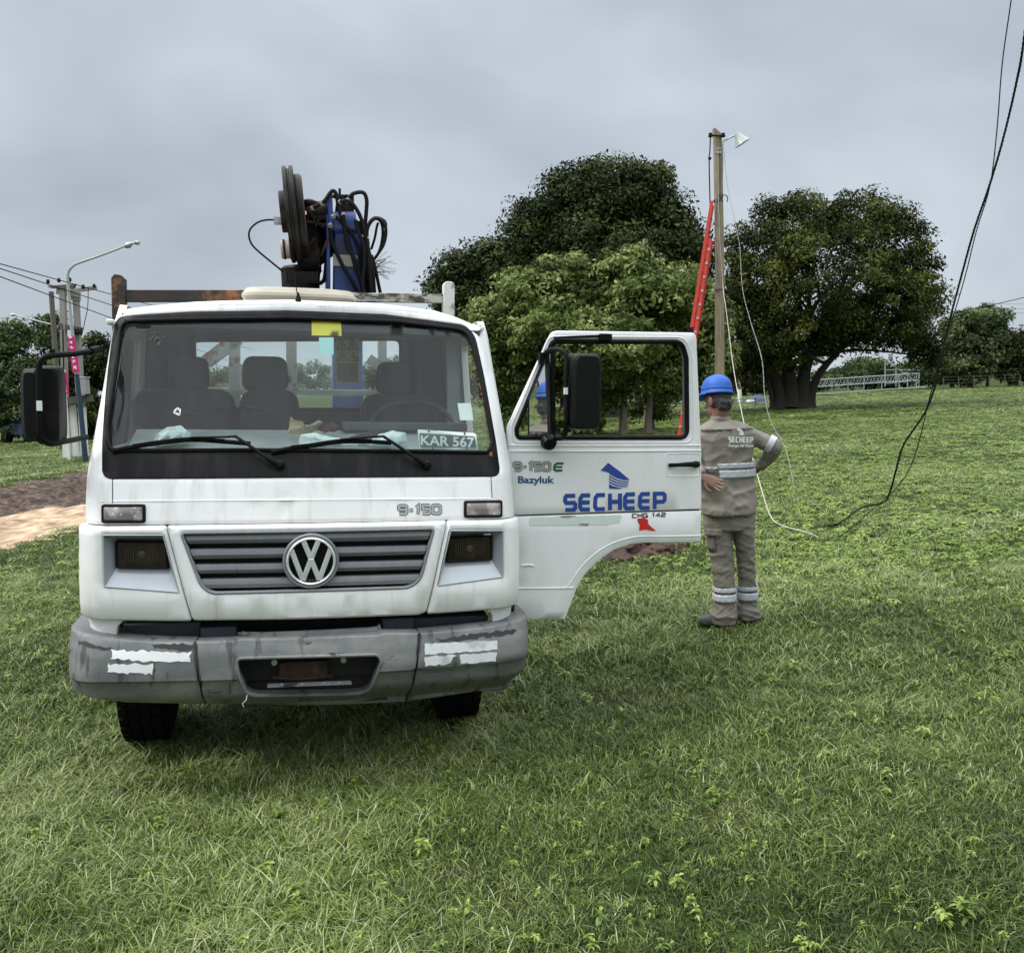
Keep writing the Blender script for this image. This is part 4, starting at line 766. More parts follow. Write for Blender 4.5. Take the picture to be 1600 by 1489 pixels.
def car(name, label, base, rot, paint, L_=4.2):
    c = tag(empty(name, base, (0, 0, rot)), label, 'car'); s_ = MB(); h = .82; pf = [(-L_/2, .35), (-L_/2+.05, .75), (-L_/2+.9, .9), (L_/2-.7, .92), (L_/2-.03, .8), (L_/2, .35)]
    s_.prism(pf, (0, -h, 0), (1, 0, 0), (0, 0, 1), (0, 2*h, 0)); s_.build('body', paint, c, bev=.06)
    s_ = MB(); s_.prism([(-1.15, .9), (-.55, 1.38), (.75, 1.4), (1.35, .92)], (0, -h+.08, 0), (1, 0, 0), (0, 0, 1), (0, 2*h-.16, 0)); s_.build('window', M['darkglass'], c, bev=.05)
    s_ = MB(); s_.box((.1, 0, 1.4), (1.25, 1.36, .05)); s_.build('roof', paint, c, bev=.02)
    for x in (-1.3, 1.3):
        for y in (-h, h): w = MB(); w.lathe([(.2, -.1), (.31, -.09), (.32, 0), (.31, .09), (.2, .1)], (x, y*.93, .32), (0, 1, 0), 18); w.build('wheel', M['tyre'], c)
    for x, m_ in ((-L_/2-.01, M['paper']), (L_/2+.01, M['red'])):
        for y in (-.6, .6): w = MB(); w.box((x, y, .66), (.05, .3, .12)); w.build('headlight' if x < 0 else 'tail_light', m_, c)
    return c
b_ = at(62, 690, 43.5); b_.z = 0; car('parked_car', 'dark blue car under the left trees, half hidden by the black wing mirror', b_, R(150), M['carblue'], 3.6)
fy = 92.0; fb = at(1530, 600, fy); fb.z = 0; fn = tag(empty('wire_fence', fb), 'thin wire fence with slim posts at the right, in front of the far bushes', 'fence')
for x in range(1474, 1600, 24):
    p = at(x, 600, fy)-fb; p.z = 0; s_ = MB(); s_.tube([(p.x, 0, -.2), (p.x, 0, 1.25)], .04, 5); s_.build('post', M['wooddark'], fn)
s_ = MB(); x0 = (at(1474, 600, fy)-fb).x; x1 = (at(1594, 600, fy)-fb).x
for z in (.3, .65, 1.0, 1.3): s_.tube([(x0, 0, z), (x1, 0, z)], .006, 4)
split_build(s_, 'wire', M['greywire'], fn)
# heap of dug soil behind the door
db = Vector((DIRT[0], DIRT[1], float(H(*DIRT)))); q = np.linspace(-1.1, 1.1, 90); X, Y = np.meshgrid(q, q*.75); Rr = np.clip(1-np.sqrt((X/.70)**2+(Y/.60)**2)-.25*(fbm(X+5, Y+5, .3, 3)-.5), 0, 1)
Z = .24*Rr**.8*(.55+fbm(X+9, Y, .35, 6))+.07*(fbm(X, Y+3, .11, 8)-.5)*np.sqrt(Rr)*2-.03; V = np.stack([X.ravel(), Y.ravel(), Z.ravel()], 1); i = np.arange(89)[:, None]*90+np.arange(89)[None, :]; i = i.ravel(); Fq = np.stack([i, i+1, i+91, i+90], 1)
Fq = Fq[(Rr.ravel()[Fq] > .0).any(1)]; dh = tag(empty('soil_heap', db), 'heap of freshly dug red brown soil on the grass below the open door', 'soil heap'); np_mesh('loose_soil', V, Fq, M['soil'], dh, smooth=True)
s_ = MB(); rr_ = random.Random(4)
for i in range(110):
    a = rr_.uniform(0, 6.28); d = rr_.uniform(0, 1)**.6; x, y = math.cos(a)*d*.78-.04, math.sin(a)*d*.62; z = float(.2*max(0, 1-d)**.8)*.9; s = rr_.uniform(.018, .055)
    b0 = len(s_.v); s_.ellipsoid((x, y, z), (s, s*rr_.uniform(.6, 1), s*rr_.uniform(.5, .9)), 6, 4, Matrix.Rotation(rr_.uniform(0, 3), 3, 'Z'))
    for j in range(b0, len(s_.v)): v = s_.v[j]; n_ = mnoise.noise(Vector(v)*22)*.35; s_.v[j] = (x+(v[0]-x)*(1+n_), y+(v[1]-y)*(1+n_), z+(v[2]-z)*(1+n_))
s_.build('clods', M['soil'], dh, sharp=20)
# ------------------------------------------------------------------ TRUCK (local frame: x right, y back, z up)
TLOC = Vector((-1.039, 4.2666, 0.0)); TROT = Matrix.Rotation(R(12.69), 3, 'Z') @ Matrix.Rotation(R(2.94), 3, 'Y'); TINV = TROT.transposed()
truck = empty('truck', TLOC, TROT.to_euler())
tag(truck, 'white crane truck with battered grey bumper and its driver door wide open', 'truck')
bpy.context.view_layer.update()
def TL(px, py, yl):                        # photo pixel -> truck-local point on the plane y = yl
    o = TINV @ (CO-TLOC); d = TINV @ ray(px, py); return o+d*((yl-o.y)/d.y)
def tproj(p):
    d = TROT @ Vector(p)+TLOC-CO; z = d.dot(CF); return IW/2+FPX*d.dot(CR)/z, IH/2-FPX*d.dot(CU)/z
def solve(fm, px, py, u=None, v=None):
    if u is None: q = TL(px, py, .1); u, v = q.x, q.z
    for it in range(12):
        a = tproj(fm(u, v, 0)); b_ = tproj(fm(u+1e-4, v, 0)); c = tproj(fm(u, v+1e-4, 0)); j = ((b_[0]-a[0])*1e4, (c[0]-a[0])*1e4, (b_[1]-a[1])*1e4, (c[1]-a[1])*1e4)
        e = (px-a[0], py-a[1]); D = j[0]*j[3]-j[1]*j[2]
        if abs(D) < 1e-6: break
        du, dv = (e[0]*j[3]-j[1]*e[1])/D, (j[0]*e[1]-e[0]*j[2])/D; l = max(abs(du), abs(dv)); k_ = min(1, .15/l) if l > 0 else 1; u += du*k_; v += dv*k_
        if l < 1e-5: break
    return (u, v)
def pol(fm, pts): return [solve(fm, *p) for p in pts]
VP = ([.60, .75, .90, 1.20, 1.33, 1.46, 1.52, 2.14, 2.20, 2.30], [.03, .00, -.02, .0, .035, .075, .11, .455, .49, .56])
WP = ([.60, 1.0, 1.46, 2.20, 2.3], [1.045, 1.05, 1.045, .985, .965])
def capmap(extra=0.0, r_=.15):
    def fm(u, v, off=0.0):
        y0 = float(np.interp(v, VP[0], VP[1])); w = float(np.interp(v, WP[0], WP[1]))+extra; a = w-r_; s = 1 if u >= 0 else -1; q = abs(u); kk = .045
        if q <= a: x, y, nx, ny = q, kk*(q/w)**2, .09*q/w, -1
        elif q <= a+r_*1.5708: th = (q-a)/r_; x = a+r_*math.sin(th); y = kk*(a/w)**2+r_*(1-math.cos(th)); nx, ny = math.sin(th), -math.cos(th)
        else: x = w; y = kk*(a/w)**2+r_+(q-a-r_*1.5708); nx, ny = 1, 0
        l = math.hypot(nx, ny); return Vector((s*(x+nx/l*off), y0-extra+y+ny/l*off, v))
    fm.a = r_; return fm
CM = capmap(0); CF2 = capmap(.02)
UE = (1.045-.15)+.15*1.5708               # u where the corner has turned onto the side
# ---- white upper front: panel under and around the windscreen
out = pol(CM, [(200, 484), (300, 477), (450, 474), (600, 481), (700, 492), (737, 508)])
v0 = out[0][1]; v1 = out[-1][1]; zb = solve(CM, 470, 817)[1]
upper = [(-UE-.02, zb), (-UE-.02, v0)] + out + [(UE+.02, v1), (UE+.02, zb)]
blk = rounded(pol(CM, [(160, 748), (160, 690), (177, 522), (184, 497), (300, 487), (450, 485), (600, 491), (728, 508), (743, 527), (757, 590), (775, 690), (782, 744), (470, 746)]), [.05, .0, .0, .07, 0, 0, 0, .07, .03, 0, 0, .05, 0], 6)
DENTS = [(solve(CM, 447, 783), .035, .007), (solve(CM, 446, 800), .022, .008), (solve(CM, 400, 792), .05, .003), (solve(CM, 620, 770), .07, .003), (solve(CM, 250, 768), .06, .0025), (solve(CM, 520, 765), .02, .003)]
def CMD(u, v, off=0.0):
    for (c0, c1), s_, dp_ in DENTS: off -= dp_*math.exp(-((u-c0)**2+(v-c1)**2)/(s_*s_))
    return CM(u, v, off)
mb = MB(); sheet(mb, CMD, upper, [blk], .032, .03, .006, ed=.035); panel = mb.build('front_panel', M['white'], truck, sharp=50)
gls = rounded(pol(CM, [(171, 704), (168, 665), (181, 580), (190, 503), (320, 499), (450, 497), (620, 503), (732, 517), (750, 590), (769, 690), (764, 707), (650, 705), (400, 703)]), [.04, 0, 0, .07, 0, 0, 0, .07, 0, .02, .04, 0, 0], 6)
mb = MB(); sheet(mb, CM, blk, [gls], .06, .02, .004, off=.004); seal = mb.build('windscreen_surround', M['tape'], truck, sharp=50)
def loop3(fm, lp, off): return [fm(u, v, off) for u, v in lp]
mb = MB(); g_ = [Vector(q) for q in gls]; g_ = densify(g_, .05); c3 = loop3(CM, [(q.x, q.y) for q in g_], .004); mb.tube(c3+[c3[0], c3[1]], .011, 8, cap=False); mb.build('rubber_seal', M['rubber'], seal)
big = offset_loop([Vector(q) for q in gls] if area2(gls) > 0 else [Vector(q) for q in gls][::-1], -.006)
mb = MB(); sheet(mb, CM, [(q.x, q.y) for q in big], (), .08, 0, 0, off=-.010); wind = mb.build('windscreen', M['glass'], truck)
# seams, crack, chip and dirt on the windscreen
mb = MB(); 
for a_, b_ in (((176, 740), (176, 786)), ((765, 712), (769, 778)), ((162, 690), (178, 520))): 
    if a_[0] != 162: ribbon(mb, CM, [solve(CM, *a_), solve(CM, (a_[0]+b_[0])/2, (a_[1]+b_[1])/2), solve(CM, *b_)], .004, .0012)
split_build(mb, 'panel_seam', M['seam_and_shade'], panel)
mb = MB(); ribbon(mb, CM, pol(CM, [(286, 645), (310, 647), (335, 643), (348, 636), (378, 634), (400, 638), (418, 643)]), .0035, -.007)
ribbon(mb, CM, pol(CM, [(418, 643), (440, 652), (470, 661)]), .0018, -.007); mb.build('crack', M['print'], wind)
mb = MB(); 
for k_ in range(7): a = k_*.9; r1 = .016+.004*math.sin(k_*3); c = solve(CM, 277, 643); ribbon(mb, CM, [(c[0]+.008*math.cos(a), c[1]+.008*math.sin(a)), (c[0]+r1*math.cos(a+.5), c[1]+r1*math.sin(a+.5)), (c[0]+r1*math.cos(a+1.1), c[1]+r1*math.sin(a+1.1))], .0045, -.0065-.0003*k_)
mb.build('impact_chip', M['paper'], wind)
mb = MB(); rr_ = random.Random(2)
for k_ in range(16):
    c = solve(CM, 243+rr_.gauss(0, 5), 528+rr_.gauss(0, 6)); s = rr_.uniform(.004, .011); mb.add([CM(c[0]+s*math.cos(a)*rr_.uniform(.6, 1.2), c[1]+s*math.sin(a)*rr_.uniform(.6, 1.2), -.007) for a in [q*1.05 for q in range(6)]], [tuple(range(6))])
mb.build('grime_spot', M['print'], wind)
def decal(fm, pxs, mat, parent, name, off=.002, res=.08):
    mb = MB(); sheet(mb, fm, pol(fm, pxs), (), res, 0, 0, off=off); return mb.build(name, mat, parent)
decal(CM, [(487, 501), (533, 502), (534, 525), (487, 524)], M['yellow'], wind, 'yellow_sticker', -.016)
decal(CM, [(498.5, 527), (521.5, 527), (521.5, 554), (499, 553)], M['paleblue'], wind, 'pale_sticker', -.016)
decal(CM, [(716, 630), (737, 630), (741, 657), (720, 657)], M['paper'], wind, 'white_sticker', -.016)
mb = MB(); rr_ = random.Random(8)
for x, y in ((746, 583), (748, 592), (749, 600), (751, 607), (752, 615), (754, 625), (755, 636), (756, 645), (757, 652), (764, 690), (768, 700), (766, 709), (741, 575)):
    c = solve(CM, x, y); s = rr_.uniform(.007, .016); mb.add([CM(c[0]+s*.6*math.cos(q)*rr_.uniform(.5, 1.2), c[1]+s*math.sin(q)*rr_.uniform(.6, 1.3), .0065) for q in [k*.9 for k in range(7)]], [tuple(range(7))])
mb.build('rust_spots', M['rustspot'], seal)
# ---- lower fascia
def polo(fm, pts, rad=0, n=5): return rounded(pol(fm, pts), rad, n)
gout_ = polo(CF2, [(260, 822), (698, 814.5), (666, 957), (655, 961), (470, 968), (301, 970)], [.01, .01, .02, 0, 0, .02])
ghole = polo(CF2, [(283, 833), (678, 826), (657, 905), (640, 918), (330, 927), (314, 915)], [.02, .02, .05, .04, .04, .05])
mb = MB(); sheet(mb, CF2, gout_, [ghole], .07, .05, .012); fascia = mb.build('grille_panel', M['white'], truck, sharp=60)
mb = MB(); gl3 = [CF2(q.x, q.y, -.002) for q in densify([Vector(q) for q in ghole], .04)]; mb.tube(gl3+[gl3[0]], .007, 6, cap=False); mb.build('grille_rim', M['grille'], fascia)
mb = MB(); sheet(mb, CF2, [(q.x, q.y) for q in offset_loop([Vector(q) for q in (ghole if area2(ghole) > 0 else ghole[::-1])], -.03)], (), .1, 0, 0, off=-.075); mb.build('grille_backing', M['black'], truck)
grl = empty('x'); bpy.data.objects.remove(grl)
for (yl0, yl1, yr0, yr1) in ((837, 852, 829, 845.5), (860, 876, 854, 868.5), (884, 899, 877, 892), (907, 922, 899, 914)):
    mb = MB(); prof = []
    def edge_x(y, left): return (286+(y-833)*.36) if left else (676-(y-826)*.27)
    for side in (0, 1): pass
    rowsu = []
    A0 = solve(CF2, edge_x(yl0, True), yl0); A1 = solve(CF2, edge_x(yl1, True)+1.5, yl1); B0 = solve(CF2, edge_x(yr0, False), yr0); B1 = solve(CF2, edge_x(yr1, False)-1.5, yr1); n = 24; vs = []; fs = []
    pf = [(0, -.058), (0.0, -.022), (.12, -.014), (.5, -.012), (.9, -.026), (1, -.040), (1, -.075)]
    for i in range(n+1):
        t_ = i/n
        for (q, o_) in pf: p0 = (A0[0]*(1-t_)+B0[0]*t_, A0[1]*(1-t_)+B0[1]*t_); p1 = (A1[0]*(1-t_)+B1[0]*t_, A1[1]*(1-t_)+B1[1]*t_); vs.append(CF2(p0[0]*(1-q)+p1[0]*q, p0[1]*(1-q)+p1[1]*q, o_))
    m_ = len(pf); fs = [(i*m_+j, i*m_+j+1, (i+1)*m_+j+1, (i+1)*m_+j) for i in range(n) for j in range(m_-1)]; mb.add(vs, fs); mb.build('grille_slat', M['grille'], truck, sharp=40)
# badge
bc = CF2(*solve(CF2, 486, 876), 0); bc2 = Vector((bc.x, bc.y-.004, bc.z)); nrm = Vector((0, -1, .0)); bpx = 1/ (tproj(bc+Vector((.1, 0, 0)))[0]-tproj(bc)[0])*.1
Rb = 44*bpx
mb = MB(); mb.lathe([(Rb*.9, -.05), (Rb, -.02), (Rb, .004), (Rb*.965, .012), (Rb*.90, .008), (Rb*.885, -.004)], bc2, nrm, 48, cap=False); bdg = mb.build('badge_surround', M['grille'], truck, sharp=50)
mb = MB(); mb.lathe([(Rb*.9, -.012), (.001, -.012)], bc2, nrm, 40, cap=False); mb.build('badge_mesh', M['black'], bdg)
mb = MB()
for i in range(-9, 10):
    h = math.sqrt(max(0, (Rb*.86)**2-(i*Rb*.09)**2)); mb.bar(bc2+Vector((i*Rb*.09, -.014+.004, -h)), bc2+Vector((i*Rb*.09, -.010, h)), .0025)
    mb.bar(bc2+Vector((-h, -.010, i*Rb*.09)), bc2+Vector((h, -.010, i*Rb*.09)), .0025)
mb.build('badge_grid', M['rubber'], bdg)
mb = MB(); mb.lathe([(Rb*.775, .004), (Rb*.79, .016), (Rb*.83, .020), (Rb*.875, .016), (Rb*.885, .002)], bc2, nrm, 48, cap=False)
def badgepoly(pts):
    q = [bc2+Vector((p[0]*Rb*.80, -.004, p[1]*Rb*.80)) for p in pts]; n = len(q); o_ = [p+Vector((0, -.013, 0)) for p in q]; mb.add(q+o_, [tuple(range(n, 2*n))]+[(i, (i+1) % n, n+(i+1) % n, n+i) for i in range(n)])
t = .105
def stroke(a, b_, w=t*2.15, o=0.0):
    a, b_ = Vector(a), Vector(b_); d = (b_-a).normalized(); n_ = Vector((-d.y, d.x))*w/2; q = [a+n_, b_+n_, b_-n_, a-n_]
    p3 = [bc2+Vector((p[0]*Rb*.80, -.002, p[1]*Rb*.80)) for p in q]; o3 = [bc2+Vector((p[0]*Rb*.80, -.015-o, p[1]*Rb*.80)) for p in q]; mid = [bc2+Vector((p[0]*Rb*.80, -.0175-o, p[1]*Rb*.80)) for p in (a, b_)]
    mb.add(p3+o3+mid, [(0, 1, 5, 4), (1, 2, 6, 5), (2, 3, 7, 6), (3, 0, 4, 7), (4, 5, 9, 8), (8, 9, 6, 7)])
stroke((-.34, .95), (-.02, .16)); stroke((.34, .95), (.02, .16), o=.0004)                                # V
stroke((-.86, .54), (-.36, -.86), o=.0002); stroke((.86, .54), (.36, -.86), o=.0006); stroke((-.36, -.86), (-.03, .02), o=.0008); stroke((.36, -.86), (.03, .02), o=.001); stroke((-.12, .07), (.12, .07), .14, o=.0012)   # W
mb.build('badge_emblem', M['chrome'], bdg, sharp=30)
# headlamp panels
for side in (0, 1):
    if side == 0:
        o_ = pol(CF2, [(258, 822), (298.5, 971), (153, 969)]) ; ul = -(UE+.02); zt = solve(CF2, 150, 823.5)[1]; zb_ = solve(CF2, 160, 969)[1]
        poly_ = [(-UE-.05, zt)] + [o_[0], o_[1], o_[2]] + [(-UE-.05, zb_+.01)]; hp_ = [(160.6, 836), (255, 836), (279.5, 925), (163.5, 916)]; ln = [(175, 847.5), (257, 848), (260, 891.5), (176, 891)]
    else:
        o_ = pol(CF2, [(700, 814), (788, 951), (668, 960)]); zt = solve(CF2, 790, 813)[1]; zb_ = solve(CF2, 785, 951)[1]
        poly_ = [o_[0], (UE+.05, zt), (UE+.05, zb_+.01), o_[1], o_[2]]; hp_ = [(704, 829), (785.5, 829), (785.5, 901), (685, 914.5)]; ln = [(703, 842), (773.5, 837.5), (773.2, 878), (700.5, 882)]
    hr = rounded(pol(CF2, hp_), .015, 4); mb = MB(); sheet(mb, CF2, rounded(poly_, .012, 3), [hr], .06, .05, .012); hpn = mb.build('headlamp_panel', M['white'], truck, sharp=60)
    # sloping bezel from the panel opening down to the recessed lamp
    a_ = pol(CF2, hp_); b_ = pol(CF2, ln); mb = MB(); V3 = [CF2(u, v, -.004) for u, v in a_]+[CF2(u, v, -.075) for u, v in b_]
    mb.add(V3, [(i, (i+1) % 4, 4+(i+1) % 4, 4+i) for i in range(4)]); lp = [CF2(u, v, .001) for u, v in a_]; mb.tube(lp+[lp[0]], .0045, 6, cap=False); bz = mb.build('headlamp_bezel', M['bezel'], truck, sharp=30)
    mb = MB(); sc_w = offset_loop([Vector(q) for q in (b_ if area2(b_) > 0 else b_[::-1])], .004); sheet(mb, CF2, rounded([(q.x, q.y) for q in sc_w], .008, 3), (), .04, .03, .006, off=-.052); hl = mb.build('headlight', M['lens'], truck); mb = MB(); cq = sum((Vector(q) for q in b_), Vector((0, 0)))/4
    for k_ in range(-6, 7): mb.bar(CF2(cq.x+k_*.012, cq.y-.045+abs(k_)*.002, -.051), CF2(cq.x+k_*.012, cq.y+.045-abs(k_)*.002, -.051), .0022, .002)
    mb.lathe([(.02, 0), (.017, .004), (.001, .006)], CF2(cq.x, cq.y, -.052), (0, -1, 0), 16); mb.build('lens_ribs', M['turndark'], hl)
    cc = sum((Vector(q) for q in b_), Vector((0, 0)))/4; mb = MB(); lp = [CF2(q[0], q[1], -.048) for q in rounded([(q.x, q.y) for q in sc_w], .008, 3)]; mb.tube(lp+[lp[0]], .0045, 6, cap=False); mb.build('lamp_rim', M['rubber'], hl)
    tl = [(160, 787.5), (228, 787.5), (228, 817), (160, 817)] if side == 0 else [(724.5, 782), (783.5, 781), (783.5, 808), (724.5, 809)]
    tp_ = pol(CM, tl); mb = MB(); sheet(mb, CM, rounded(tp_, .014, 3), (), .05, .035, .005, off=.014); tl_ = mb.build('indicator_housing', M['rubber'], truck); tw = offset_loop([Vector(q) for q in (tp_ if area2(tp_) > 0 else tp_[::-1])], .013)
    mb = MB(); sheet(mb, CM, rounded([(q.x, q.y) for q in tw], .008, 3), (), .04, .012, .006, off=.019); mb.build('indicator_lens', M['turnlens'], tl_)
    # lower corner of the cab beside the bumper gap
    if side == 0: p_ = [(-UE-.05, zb_), solve(CM, 153, 962), solve(CM, 197, 965), solve(CM, 182, 980), solve(CM, 180, 1004), (-UE-.05, solve(CM, 150, 1000)[1])]
    else: p_ = [(UE+.05, zb_), solve(CM, 790, 945), solve(CM, 760, 948), solve(CM, 771, 962), solve(CM, 772, 985), (UE+.05, solve(CM, 790, 976)[1])]
    mb = MB(); sheet(mb, CM, p_, (), .06, .03, .004, off=-.01); mb.build('cab_corner', M['white'], truck, sharp=60)
# ---- text helper on maps
def text_on(fm, s, box, mat, parent, name, off=.002, bold=0.0, shear=0.0, thick=0.0008, aspect=None):
    """box in px: left, top-left y, right, top-right y, height px"""
    cu = bpy.data.curves.new('txt', 'FONT'); cu.body = s; cu.size = 1; cu.offset = bold; cu.shear = shear; cu.resolution_u = 3; cu.fill_mode = 'FRONT'; to = bpy.data.objects.new('txt', cu); COL.objects.link(to)
    bpy.context.view_layer.update(); dg = bpy.context.evaluated_depsgraph_get(); me = bpy.data.meshes.new_from_object(to.evaluated_get(dg)); bpy.data.objects.remove(to)
    x = [v.co.x for v in me.vertices]; y = [v.co.y for v in me.vertices]; x0, x1, y0, y1 = min(x), max(x), min(y), max(y); l_, ty0, r_, ty1, h = box; mb = MB(); vs = []
    A = solve(fm, l_, ty0+h); B = solve(fm, r_, ty1+h); C_ = solve(fm, l_, ty0); D = solve(fm, r_, ty1)
    for v in me.vertices:
        a = (v.co.x-x0)/(x1-x0); b_ = (v.co.y-y0)/(y1-y0); u = (A[0]*(1-a)+B[0]*a)*(1-b_)+(C_[0]*(1-a)+D[0]*a)*b_; w = (A[1]*(1-a)+B[1]*a)*(1-b_)+(C_[1]*(1-a)+D[1]*a)*b_; vs.append(fm(u, w, off))
    mb.add(vs, [tuple(p.vertices) for p in me.polygons]); return mb.build(name, mat, parent)
GL = {'9': [(1, .48), (.16, .48), (0, .37), (0, .11), (.16, 0), (.84, 0), (1, .11), (1, .86), (.84, 1), (.06, 1)], '-': [(.05, .55), (.95, .55)], '1': [(.05, .22), (.62, .0), (.62, 1.06)], '5': [(1, 0), (.04, 0), (.04, .42), (.84, .42), (1, .54), (1, .88), (.84, 1), (0, 1)],
      '0': [(.5, 0), (.84, 0), (1, .13), (1, .87), (.84, 1), (.16, 1), (0, .87), (0, .13), (.16, 0), (.5, 0)], '4': [(.78, 1.06), (.78, 0), (0, .66), (1, .66)], '2': [(0, .0), (.84, .0), (1, .11), (1, .38), (.84, .48), (.14, .52), (0, .64), (0, 1), (1, 1)], 'C': [(1, 0), (.16, 0), (0, .13), (0, .87), (.16, 1), (1, 1)],
      'M': [(0, 1.06), (0, 0), (.5, .62), (1, 0), (1, 1.06)], 'G': [(1, 0), (.16, 0), (0, .13), (0, .87), (.16, 1), (1, 1), (1, .56), (.55, .56)]}
GW = {'-': .55, '1': .5, ' ': .55}
def glyphs(fm, s, box, w, offs, par, mats, name):
    l_, t0, r_, t1, h = box; tot = sum(GW.get(c, 1)+.34 for c in s)-.34; k_ = (r_-l_)/tot
    for (mat, ww, of, nm) in mats:
        mb = MB(); x = l_
        for i, ch in enumerate(s):
            gw = GW.get(ch, 1)*k_
            if ch in GL: ribbon(mb, fm, [solve(fm, x+gw*p[0], t0+(t1-t0)*(x-l_)/(r_-l_)+h*p[1]) for p in GL[ch]], ww, of+.00015*(i % 3))
            x += gw+.34*k_
        mb.build(nm, mat, par)
def outlined(fm, s, box, parent, name, c=M['greytext']):
    l_, t0, r_, t1, h = box; glyphs(fm, s, (l_+2.2, t0+2.2, r_-2.2, t1+2.2, h-4.4), .01, 0, parent, [(M['print'], .0178, .0016, name+'_outline'), (c, .0116, .0030, name)], name)
def outlined_old(fm, s, box, parent, name, c=M['greytext']):
    l_, t0, r_, t1, h = box; a = text_on(fm, s, box, M['print'], parent, name+'_outline', .0015, bold=.052); text_on(fm, s, (l_+1.3, t0+1.2, r_-1.3, t1+1.2, h-2.4), c, parent, name, .0028, bold=.012)
outlined(CM, '9-150', (621, 788, 690, 787, 17), panel, 'model_number')
# ---- creases and dents on the front panel
mb = MB(); mb.tube([CM(*solve(CM, x, 783.5-(x-160)*.007), -.0035) for x in range(140, 802, 20)], .006, 6); mb.build('crease_line', M['white'], panel)
# ---- roof
us = np.concatenate([np.linspace(-UE-.02, -.9, 8), np.linspace(-.8, .8, 17), np.linspace(.9, UE+.02, 8)]); ov_ = sorted(out); zz = lambda u: float(np.interp(u, [q[0] for q in ov_], [q[1] for q in ov_]))
ur = [max(ov_[0][0], min(ov_[-1][0], u)) for u in us]; vs = []; ts = [0, .02, .05, .09, .15, .24, .4, .6, .8, 1.0]
for t_ in ts:
    for u in us:
        p = CM(u, zz(u)-(0.0), .0); e = min(1, abs(u)/(UE)); h = .035*(1-e**4.0)+.0; g_ = 1-(1-min(1, t_/.24))**2.2
        yy = p.y+(1.62-p.y)*t_ if t_ else p.y; sh_ = -.0*t_; vs.append(Vector((p.x*(1-.0*t_), yy, p.z+h*g_+(.02*(1-e**2))*min(1, t_*2))))
n = len(us); mb = MB(); mb.add(vs, [(i*n+j, i*n+j+1, (i+1)*n+j+1, (i+1)*n+j) for i in range(len(ts)-1) for j in range(n-1)]); roof = mb.build('roof', M['white'], truck, sharp=60)
sol = roof.modifiers.new('thick', 'SOLIDIFY'); sol.thickness = .02; sol.offset = -1
for sg, px, py in ((-1, 171, 503), (1, 752, 514)):
    mb = MB(); q = TL(px, py, .56); mb.bar(q+Vector((-.012, 0, 0)), q+Vector((.012, 0, 0)), .05, .022); mb.bar((q.x, .58, q.z), (q.x, 1.62, q.z+.02), .03, .03); mb.build('roof_gutter', M['white'], roof, bev=.005)
hz_ = TL(466, 462, .95)
mb = MB(); a, b_ = TL(378, 461, .9), TL(556, 463, .9); zt = TL(466, 454, .9).z; zb_ = TL(466, 470, .9).z-.03
mb.rings([(((a.x+b_.x)/2, .98, z), ((b_.x-a.x)/2*k_, 0, 0), (0, .28*k_, 0)) for z, k_ in ((zb_, .92), (zb_+.035, .93), (zb_+.036, 1.0), (zb_+.05, 1.0), (zt-.008, .93), (zt, .75), (zt+.003, .3))], 32, power=5); mb.build('roof_vent', M['beige'], truck, sharp=30)
mb = MB(); p0 = TL(466, 469, .62); mb.lathe([(.018, -.02), (.014, .01), (.004, .04)], p0, (0, 0, 1), 12); mb.tube([p0, TL(458, 420, .62)], .003, 5); mb.build('antenna', M['wire'], truck)
# ---- cab sides, rear wall, floor
ZF = .80
def yz(px_or): pass
wl = lambda z: float(np.interp(z, WP[0], WP[1]))
def sidemap(sg):
    return lambda u, v, off=0.0: Vector((sg*(wl(v)+off), u, v))
for sg in (-1, 1):
    SM = sidemap(sg); zt = (v0 if sg < 0 else v1)+.03
    yf = lambda z: float(np.interp(z, VP[0], VP[1]))+.19
    o_ = [(yf(.70), .74), (.55, .74), (.80, 1.02), (1.62, 1.05), (1.62, zt), (yf(2.2), zt), (yf(1.5), 1.5), (yf(1.2), 1.2)]
    if sg < 0: hole = [rounded([(yf(1.5)+.10, 1.55), (1.22, 1.55), (1.22, 2.14), (yf(2.14)+.10, 2.14)], .05)]
    else: hole = [rounded([(yf(.80)+.06, .82), (.60, .82), (.84, 1.06), (1.32, 1.10), (1.32, 2.16), (yf(2.16)+.07, 2.16), (yf(1.5)+.07, 1.5)], .04)]
    mb = MB(); sheet(mb, SM, o_, hole, .15, .04, .004); mb.build('cab_side', M['white'], truck, sharp=50)
    if sg < 0:
        mb = MB(); sheet(mb, SM, hole[0], (), .2, 0, 0, off=-.02); mb.build('side_window', M['sideglass'], truck)
        mb = MB(); lp = [SM(u, v, .0) for u, v in hole[0]]; mb.tube(lp+[lp[0]], .014, 6, cap=False); mb.build('window_seal', M['rubber'], truck)
        mb = MB(); 
        for s_ in ([(yf(.9)+.04, .80), (yf(1.5)+.04, 1.5), (yf(2.16)+.05, 2.18)], [(1.30, .98), (1.30, 2.18)], [(yf(2.16)+.05, 2.18), (1.30, 2.18)]): ribbon(mb, SM, s_, .006, .001)
        split_build(mb, 'door_seam', M['seam_and_shade'], truck)
mb = MB()
RY = 1.60
rw = [TL(300, 640, RY), TL(627, 640, RY), TL(626, 530, RY), TL(300, 532, RY)]
RM = lambda u, v, off=0.0: Vector((u, RY-off, v))
rh = rounded([(q.x, q.z) for q in rw], .05)
sheet(mb, RM, [(-.96, .78), (1.0, .78), (.90, 2.29), (-.88, 2.29)], [rh], .3, .03, 0); rear = mb.build('cab_rear_wall', M['interior'], truck)
